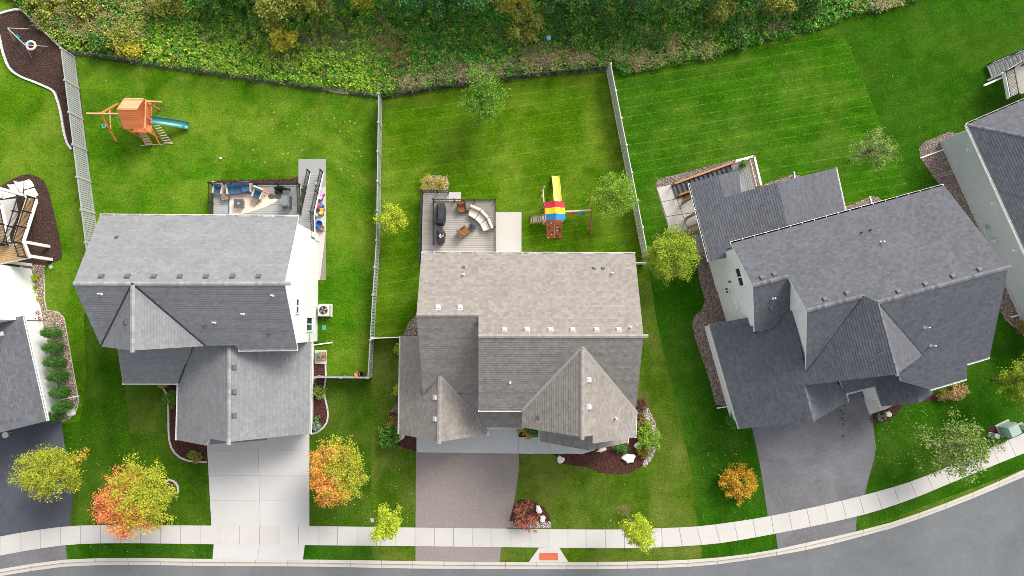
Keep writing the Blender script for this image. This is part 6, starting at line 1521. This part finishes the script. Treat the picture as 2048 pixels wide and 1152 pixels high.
S('dark burgundy shrub at the right end of the tan house', (1281, 808), (0.42, 0.55, 0.9), LF['burg'], 50, 24, 0.05, 0.09, 34)
S('glossy dark green shrub beside the grey white boulder', (780, 869), (0.75, 0.8, 1.1), LF['dark'], 80, 26, 0.07, 0.10, 35)
S('rusty green shrub above the glossy dark shrub', (789, 842), (0.55, 0.5, 0.8), LF['rustshrub'], 45, 24, 0.055, 0.09, 36)
S('olive rusty shrub inside the white curb', (1285, 842), (0.6, 0.6, 0.6), LF['rustshrub'], 45, 24, 0.05, 0.09, 37)
S('tan dry grass clump beside the pale rock ring', (1285, 903), (0.45, 0.55, 0.5), LF['rustshrub'], 36, 24, 0.05, 0.08, 38)
S('low green shrub under the edge of the tan front bay', (1236, 893), (0.6, 0.35, 0.6), LF['arbor'], 36, 24, 0.05, 0.08, 39)
S('yellow shrub in the dark bed beside the garage apron', (1043, 859), (0.32, 0.22, 0.5), LF['gold'], 26, 24, 0.05, 0.07, 40)
S('second yellow shrub in the dark bed by the entry walk', (1054, 870), (0.32, 0.24, 0.5), LF['gold'], 26, 24, 0.05, 0.07, 41)
S('dark evergreen shrub behind the small white block', (1068, 862), (0.55, 0.3, 0.6), LF['dark'], 36, 24, 0.05, 0.08, 42)
for k, (x, y) in enumerate(((856, 370), (882, 370))): S(('golden feathery clump in the pale rock bed nearest the fence', 'golden feathery clump in the pale rock bed nearest the steps')[k], (x, y), (0.52, 0.55, 0.8), LF['gold'], 40, 30, 0.06, 0.10, 43+k, aspect=0.3)
S('dark burgundy shrub on tan river rock at the white house corner', (71, 634), (0.58, 0.62, 0.9), LF['burg'], 60, 24, 0.055, 0.1, 46, lump=0.35)
for k, (x, y, s) in enumerate(((75, 556, 0.22), (72, 578, 0.32), (75, 599, 0.2))): S(('small lime plant in tan river rock, farthest from the burgundy shrub', 'largest lime plant in the tan river rock strip', 'small green plant in tan river rock next to the burgundy shrub')[k], (x, y), (s, s, 0.4), LF['lime'], 18, 22, 0.04, 0.06, 47+k)
S('blue green shrub at the corner of the left driveway bed', (345, 796), (0.5, 0.6, 0.7), LF['willow'], 44, 24, 0.05, 0.09, 51)
S('yellow flowers under the edge of the grey porch roof', (327, 771), (0.3, 0.2, 0.35), LF['gold'], 20, 20, 0.04, 0.06, 52)
S('round olive shrub in the bed left of the concrete driveway', (399, 913), (0.36, 0.32, 0.5), LF['rustshrub'], 30, 24, 0.05, 0.07, 53)
S('small green plant beside the round olive shrub', (386, 908), (0.25, 0.35, 0.4), LF['green'], 22, 20, 0.05, 0.07, 54)
S('variegated green shrub in the bed below the short grey gate fence', (640, 783), (0.48, 0.52, 0.7), LF['sparse'], 46, 26, 0.05, 0.09, 55)
S('pale silvery rosette at the foot of the right driveway bed', (634, 850), (0.35, 0.35, 0.35), LF['silver'], 26, 24, 0.05, 0.07, 56)
S('small dark plant above the silvery rosette', (636, 837), (0.22, 0.22, 0.35), LF['dark'], 16, 20, 0.05, 0.06, 57)
S('silvery plant growing in the square stone planter', (643, 711), (0.33, 0.26, 0.5), LF['silver'], 24, 22, 0.045, 0.06, 58, z0=0.27)
S('green plant growing in the porch deck pot', (1484, 331), (0.3, 0.3, 0.5), LF['willow'], 22, 22, 0.05, 0.07, 59, z0=Z3+0.3)
S('peach hydrangea below the white gutter of the charcoal house', (1905, 782), (0.75, 0.62, 1.0), LF['hyd_p'], 50, 34, 0.055, 0.09, 60, hollow=0.6)
S('olive shrub left of the peach hydrangea', (1880, 788), (0.5, 0.45, 0.7), LF['rustshrub'], 40, 24, 0.05, 0.09, 61)
S('white flowering plant beside the round cream boulder', (1760, 834), (0.35, 0.25, 0.35), LF['silver'], 20, 20, 0.04, 0.06, 62)
S('green shrub at the lower corner of the charcoal garage', (1462, 838), (0.62, 0.65, 0.9), LF['arbor'], 56, 26, 0.055, 0.09, 63)
S('dark rounded shrub at the end of the grey house gravel', (2040, 655), (0.6, 0.6, 0.9), LF['rustshrub'], 46, 24, 0.055, 0.09, 64)
S('low green clump beside the transformer mulch', (1992, 880), (0.5, 0.3, 0.4), LF['willow'], 36, 20, 0.05, 0.08, 65)
S('lime hosta under the left eave of the tan house', (797, 700), (0.3, 0.5, 0.45), LF['lime'], 26, 22, 0.06, 0.08, 66)
S('second lime hosta under the left eave of the tan house', (796, 778), (0.3, 0.55, 0.45), LF['lime'], 26, 22, 0.06, 0.08, 67)
# row of upright evergreens
AV = ((122, 664, 'topmost of the row'), (125, 694, 'second'), (128, 722, 'third'), (133, 750, 'fourth'), (138, 782, 'fifth'), (143, 810, 'sixth'), (124, 828, ''))
LB = ('upright evergreen next to the burgundy shrub end of the row', 'second upright evergreen from the burgundy shrub', 'third upright evergreen from the burgundy shrub', 'fourth upright evergreen from the burgundy shrub', 'upright evergreen just above the white downspout pipe', 'upright evergreen just below the white downspout pipe', 'last evergreen of the row at the dark driveway')
for k, (x, y, _) in enumerate(AV):
    r = np.random.RandomState(80+k); b = at(x, y); t = thing('arborvitae', LB[k], 'evergreen', b, 'upright evergreens along the white garage wall')
    hh = 2.2; n = 120; zz = r.uniform(0.05, 1, n); rad = 0.40*np.sin(np.pi*np.clip(zz*0.86+0.10, 0, 1))**0.8*r.uniform(0.75, 1.05, n); a = r.uniform(0, 6.28, n)
    C = np.c_[b.x+rad*np.cos(a), b.y+rad*np.sin(a), 0.05+zz*hh]
    MB().tube([b-ZV*0.05, b+ZV*1.9], [0.05, 0.015], 6).build('trunk', MT['bark'], t)
    leaf_obj('foliage', leaf_arrays(C, 24, 0.085, 0.055, r, 1.2, 0.2, 0.4), LF['arbor'], t, Vector((b.x, b.y, 0)))

# ------------------------------------------------------------------ wild strip and wood behind the fences
WILD = [(-300, -400), (-300, 0), (20, -5), (48, 18), (66, 36), (96, 64), (128, 97), (152, 110), (228, 120), (310, 134), (400, 146), (500, 162), (640, 181), (764, 197), (880, 180), (1013, 161), (1110, 150), (1212, 140), (1226, 136), (1250, 148), (1290, 143), (1340, 128), (1410, 118), (1470, 96), (1560, 78), (1640, 58), (1700, 30), (1760, 22), (1830, 4), (1900, -120), (1900, -400)]
wild = sheet('weedy_ground', WILD, 0.02, MT['wild'], smooth=False)
WP = [at(a, b) for a, b in WILD]
def zone(seed, dens, keep):
    """random ground spots of the wild strip; keep(px, py) in photo pixels gives probability"""
    q = scatter(VIS, dens, seed); r = np.random.RandomState(seed+7); out = []
    for x, y in q:
        d = CQ.conjugated() @ (Vector((x, y, 0))-O); px = 1024-FPX*d.x/d.z; py = 576+FPX*d.y/d.z
        if r.uniform() < keep(px, py): out.append((x, y))
    return np.array(out).reshape(-1, 2)
VIS = [at(a, b) for a, b in [(-60, -25), (-20, -2), (20, -5), (48, 18), (66, 36), (96, 64), (128, 93), (152, 104), (228, 114), (310, 127), (400, 140), (500, 155), (640, 175), (764, 190), (880, 173), (1013, 154), (1110, 143), (1212, 133), (1226, 134), (1250, 146), (1290, 140), (1340, 126), (1410, 116), (1470, 94), (1560, 76), (1640, 56), (1700, 30), (1760, 20), (1830, 2), (1860, -25)]]
def bumpf(px, py, cx, cy, rx, ry): return math.exp(-(((px-cx)/rx)**2+((py-cy)/ry)**2))
STR = [(180, 55, 40, 22), (120, 30, 45, 22), (270, 65, 25, 15), (300, 20, 30, 15), (770, 90, 20, 22), (830, 168, 40, 12), (960, 152, 60, 12), (1060, 138, 45, 14), (1160, 118, 50, 14), (1280, 122, 45, 16), (1350, 100, 30, 14), (1412, 98, 15, 18), (1540, 58, 25, 10), (1770, 8, 50, 10), (1090, 118, 40, 10), (1300, 70, 18, 8)]
def straw(px, py): return min(1, sum(bumpf(px, py, *z) for z in STR))
def tint(name, cols, cols2=None, **kw): return leaf(name, cols, cols2, trans=0.14, **kw)
LW1 = tint('weed_leaves_bright', [(0.09, 0.20, 0.015), (0.14, 0.26, 0.02), (0.24, 0.34, 0.03), (0.05, 0.14, 0.012), (0.30, 0.36, 0.05)], [(0.03, 0.10, 0.01), (0.06, 0.15, 0.014), (0.10, 0.19, 0.02)], bias=0.3, scale=1.3, gain=3.0)
LW2 = tint('weed_leaves_deep', [(0.032, 0.135, 0.016), (0.055, 0.18, 0.02), (0.10, 0.24, 0.032), (0.018, 0.08, 0.01)], [(0.05, 0.10, 0.015), (0.10, 0.14, 0.03), (0.025, 0.08, 0.012)], bias=0.25, scale=0.8, gain=2.5)
LW3 = tint('weed_leaves_olive', [(0.16, 0.17, 0.03), (0.22, 0.21, 0.05), (0.10, 0.12, 0.02), (0.30, 0.27, 0.09), (0.07, 0.10, 0.015)])
def weeds(name, label, mat, q, per, hgt, spread, size, seed, up=0.8):
    r = np.random.RandomState(seed); C = np.c_[q, r.uniform(0.08, 1, len(q))**1.3*hgt]; V = leaf_arrays(C, per, spread, size, r, 0.6, up); V[:, :, 2] = np.maximum(V[:, :, 2], 0.025)
    o = leaf_obj(name, V, mat, None, Vector((0, 15, 0))); return tag(o, label, 'weeds', kind='stuff')
def f_bright(px, py): return max(0, (1-straw(px, py)))*(1 if px < 790 else 0.25)*(0.35 if py < 50 else 1)*(1 if px > 260 else 0.35)
def f_deep(px, py): return max(0, (1-0.9*straw(px, py)))*(1 if px > 760 else (0.7 if py < 80 else 0.12))
def f_olive(px, py): return (0.9 if px < 300 else 0.25)*(0.4+0.6*straw(px, py))
weeds('leafy_weeds', 'bright leafy green weeds behind the chain link fence', LW1, zone(1, 34, f_bright), 18, 0.6, 0.11, 0.10, 1)
weeds('leafy_weeds', 'deep green weeds between the wood and the tan grass', LW2, zone(2, 34, f_deep), 18, 0.6, 0.11, 0.10, 2)
weeds('leafy_weeds', 'olive yellow brush above the playhouse lawn', LW3, zone(3, 24, f_olive), 18, 0.8, 0.18, 0.075, 3)
def tufts(name, label, mat, q, blades, h, seed, spread=0.25):
    r = np.random.RandomState(seed); n = len(q)*blades
    b = np.repeat(q, blades, 0)+r.normal(0, 0.10, (n, 2)); a = r.uniform(0, 6.28, n); ln = r.uniform(0.4, 1.1, n)*h; le = r.uniform(0.3, 1.2, n)*spread*h*2.2
    d = np.c_[np.cos(a), np.sin(a)]; w = np.c_[-d[:, 1], d[:, 0]]*0.014
    base = np.c_[b, np.full(n, 0.03)]; mid = np.c_[b+d*le[:, None]*0.35, ln*0.7]; tip = np.c_[b+d*le[:, None], ln*0.85]
    W3 = np.c_[w, np.zeros(n)]
    V = np.stack([base-W3, base+W3, mid+W3, mid-W3, mid-W3, mid+W3, tip+W3*0.6, tip-W3*0.6], 1).reshape(-1, 4, 3)
    o = leaf_obj(name, V, mat, None, Vector((0, 15, 0))); return tag(o, label, 'grass', kind='stuff')
tufts('wild_grass', 'tan wild grass arching along the fence and lawn edge', MT['straw'], zone(11, 13, lambda x, y: 0.7*straw(x, y)), 28, 0.85, 11)
tufts('wild_grass', 'russet dry stalks in the middle of the green weeds', MT['rust_grass'], zone(12, 9, lambda x, y: bumpf(x, y, 797, 118, 13, 20)), 36, 1.0, 12)
tufts('wild_grass', 'grey brown dead stems between weeds and picket fence', MT['grey_grass'], zone(13, 16, lambda x, y: min(1, bumpf(x, y, 930, 150, 60, 16)+bumpf(x, y, 1070, 115, 30, 20)+0.6*bumpf(x, y, 650, 80, 90, 25)+0.5*bumpf(x, y, 180, 20, 60, 20)+0.03)), 24, 0.8, 13)
# bare sandy patches
for pts in ([(742, 177), (758, 172), (768, 180), (764, 194), (740, 190), (726, 186)], [(777, 160), (800, 150), (830, 156), (850, 165), (840, 180), (800, 186), (776, 184)], [(650, 172), (690, 172), (705, 182), (690, 188), (655, 182)]):
    sheet('bare_soil', pts, 0.03, MT.setdefault('sand', soil('sandy_soil', (0.46, 0.36, 0.24))), n=4)
heap('earth_heap', 'small dark earth heap on the sandy patch', 'heap', 810, 157, 0.55, 0.3, 0.3, MT['bed_brown'], 0.035, 8)
# trees and bushes of the wood edge: pixel position of the foot, height, radius, leaf colour
W_OL = tint('wood_olive_leaves', [(0.12, 0.14, 0.02), (0.18, 0.19, 0.03), (0.24, 0.23, 0.05), (0.06, 0.08, 0.012)])
W_YE = tint('wood_yellow_leaves', [(0.30, 0.25, 0.02), (0.38, 0.30, 0.03), (0.22, 0.21, 0.02), (0.14, 0.16, 0.02)])
W_DK = tint('wood_dark_leaves', [(0.022, 0.08, 0.018), (0.04, 0.12, 0.028), (0.065, 0.16, 0.045), (0.014, 0.05, 0.012)])
W_MD = tint('wood_green_leaves', [(0.03, 0.085, 0.014), (0.05, 0.12, 0.02), (0.09, 0.16, 0.03), (0.018, 0.055, 0.01)])
WOOD = [((575, 62), 5.0, 1.9, W_OL, 'tall olive tree jutting from the wood edge'), ((640, 45), 5.5, 2.0, W_OL, 'olive tree beside the tall jutting olive tree'), ((577, 92), 2.4, 0.85, W_YE, 'small yellow green bush below the tall olive tree'), ((690, 28), 6.0, 1.8, W_DK, 'dark green tree left of the golden yellow tree'), ((733, 36), 4.5, 1.0, W_YE, 'golden yellow tree among dark wood trees'), ((790, 34), 5.0, 1.4, W_MD, 'mid green tree right of the golden yellow tree'), ((850, 44), 6.5, 2.1, W_DK, 'broad dark green tree above the grey dead stems'),
        ((925, 40), 6.5, 2.0, W_DK, 'dark green tree left of the olive pair'), ((985, 38), 6.0, 1.7, W_OL, 'olive brown tree left of the blue ball'), ((1035, 42), 5.5, 1.5, W_YE, 'yellow green tree above the low olive bush'), ((1050, 66), 3.0, 1.35, W_OL, 'low olive bush beside the blue ball'), ((1100, 30), 6.5, 1.8, W_DK, 'dark green tree above the blue ball'), ((1138, 55), 3.6, 1.15, W_MD, 'loose green sapling right of the blue ball'), ((1190, 34), 6.5, 2.0, W_DK, 'dark green tree right of the loose sapling'),
        ((1262, 36), 6.5, 2.0, W_DK, 'dark green tree behind the tan grass bend'), ((1335, 36), 6.5, 1.9, W_DK, 'last broad dark green tree before the olive bush'), ((1405, 30), 5.0, 1.3, W_DK, 'dark tree beside the olive yellow bush'), ((1426, 40), 3.2, 0.9, W_OL, 'olive yellow bush at the dark wood end'), ((1480, 26), 4.5, 1.5, W_MD, 'green tree right of the olive yellow bush'), ((1540, 18), 3.5, 1.4, W_OL, 'olive brown tree at the end of the wood'), ((1600, 16), 3.0, 1.4, W_MD, 'low green thicket nearest the vivid lawn'),
        ((505, 22), 4.5, 1.5, W_MD, 'green tree left of the tall olive tree'), ((440, 14), 3.5, 1.5, W_MD, 'low green tree left of the olive group'), ((350, 14), 3.0, 1.5, W_OL, 'olive bush at the thin end of the wood'), ((250, 88), 1.6, 1.0, W_OL, 'olive green bush behind the chain link fence'), ((212, 92), 1.4, 0.9, W_MD, 'dark weedy bush beside the fence corner'), ((270, 108), 1.3, 0.7, W_YE, 'yellow green bush leaning on the chain link fence'), ((180, 14), 1.8, 1.3, W_OL, 'yellow olive brush thicket above the play bed'), ((1210, 66), 1.5, 0.9, W_MD, 'low green bush before the dark wood'), ((1310, 92), 1.2, 0.7, W_MD, 'small green bush in the tan grass'), ((1470, 78), 1.2, 0.8, W_MD, 'small green bush at the vivid lawn edge'), ((100, 12), 1.5, 1.2, W_OL, 'low olive bush beside the white play bed edging')]
for k, (b, h, R, mt, lb) in enumerate(WOOD):
    if h >= 4: b = (b[0], b[1]-18); R *= 0.93
    bush = h < 4
    T(lb, b, h, h*0.55 if bush else h*0.62, (R, R*0.9, h*0.45 if bush else h*0.38), mt, int(60*R*R**0.4)+30, 26, 0.095, 0.19, 100+k, trunk=0.03+0.012*h, group='trees of the wood edge', lump=0.45, name='bush' if bush else 'tree', cat='bush' if bush else 'tree', limbs=10)
r = random.Random(77)
for k in range(18):     # a second row, mostly beyond the picture's upper edge
    b = (480+58*k+r.uniform(-15, 15), -22+r.uniform(-20, 8)); h = r.uniform(6, 8.5)
    T(('dark tree deeper in the wood behind the first row', 'dark tree deeper in the wood behind the first row', 'mid green tree deeper in the wood behind the first row', 'olive tree deeper in the wood behind the first row')[k % 4], b, h, h*0.6, (2.1, 2.0, h*0.38), (W_DK, W_DK, W_MD, W_OL)[k % 4], 100, 26, 0.105, 0.22, 200+k, trunk=0.13, group='second row of the wood', lump=0.4, limbs=6)

# ------------------------------------------------------------------ scattered fallen leaves, dry spots
r = np.random.RandomState(5)
def litter(name, label, mat, spots, size, flat=True):
    C = np.array([(p.x, p.y, 0.03) for p in spots]); V = leaf_arrays(C, 1, 0.0, size, r, 0, 3.0, 0.75); o = leaf_obj(name, V, mat, None, Vector((0, 0, 0))); return tag(o, label, 'leaves', kind='stuff')
sp_ = []
for (x0, y0, x1, y1, n) in ((630, 880, 830, 1050, 60), (1400, 850, 1520, 1040, 50), (1755, 820, 1960, 930, 130), (140, 860, 410, 1050, 30), (1250, 150, 1700, 400, 40), (1700, 40, 1960, 260, 25), (160, 160, 740, 420, 50), (1040, 940, 1380, 1050, 25), (140, 1092, 420, 1112, 8), (1740, 1000, 2040, 900, 12)):
    for _ in range(n): sp_.append(at(r.uniform(x0, x1), r.uniform(min(y0, y1), max(y0, y1))))
litter('fallen_leaves', 'small pale fallen leaves scattered over the lawns', island('fallen_leaf', [(0.55, 0.50, 0.38), (0.50, 0.42, 0.20), (0.42, 0.25, 0.10), (0.62, 0.60, 0.52)]), sp_, 0.042)
r2 = random.Random(6); SPOT = [(548, 225), (575, 252), (595, 248), (620, 238), (616, 240), (680, 262), (697, 263), (545, 240), (545, 258), (580, 290), (700, 243), (710, 246), (668, 236), (652, 239), (685, 305), (718, 302), (700, 320), (692, 328), (682, 339), (695, 341), (710, 345), (706, 352), (566, 308), (576, 307), (530, 324), (570, 322), (507, 300), (605, 300), (690, 243), (722, 313), (612, 268), (640, 288)]
for x, y in SPOT:
    q = r2.uniform(0.5, 1.15); P = [(x+q*r2.uniform(1.2, 3.6)*math.cos(k*0.9), y+q*r2.uniform(1.0, 3.0)*math.sin(k*0.9)) for k in range(7)]
    sheet('dry_patch', P, 0.024, MT['dry'], n=2)
sheet('dry_patch', [(1246+15*math.cos(k*0.5)*r2.uniform(.8, 1.1), 1020+12*math.sin(k*0.5)*r2.uniform(.8, 1.1)) for k in range(12)], 0.0225, MT.setdefault('ring', grass('thin_dry_turf', (0.05, 0.06, 0.01), (0.12, 0.12, 0.025), (0.2, 0.18, 0.05), (0.22, 0.19, 0.07), 0.6, seed=12)), n=2)
o = MB().lathe(at(442, 317)+ZV*0.02, [(0.001, 0), (0.09, 0.04), (0.10, 0.09), (0.07, 0.15), (0.01, 0.17)], 14).build('ball', MT['white'], None, True); tag(o, 'small white ball on the lush lawn behind the grey deck', 'ball')
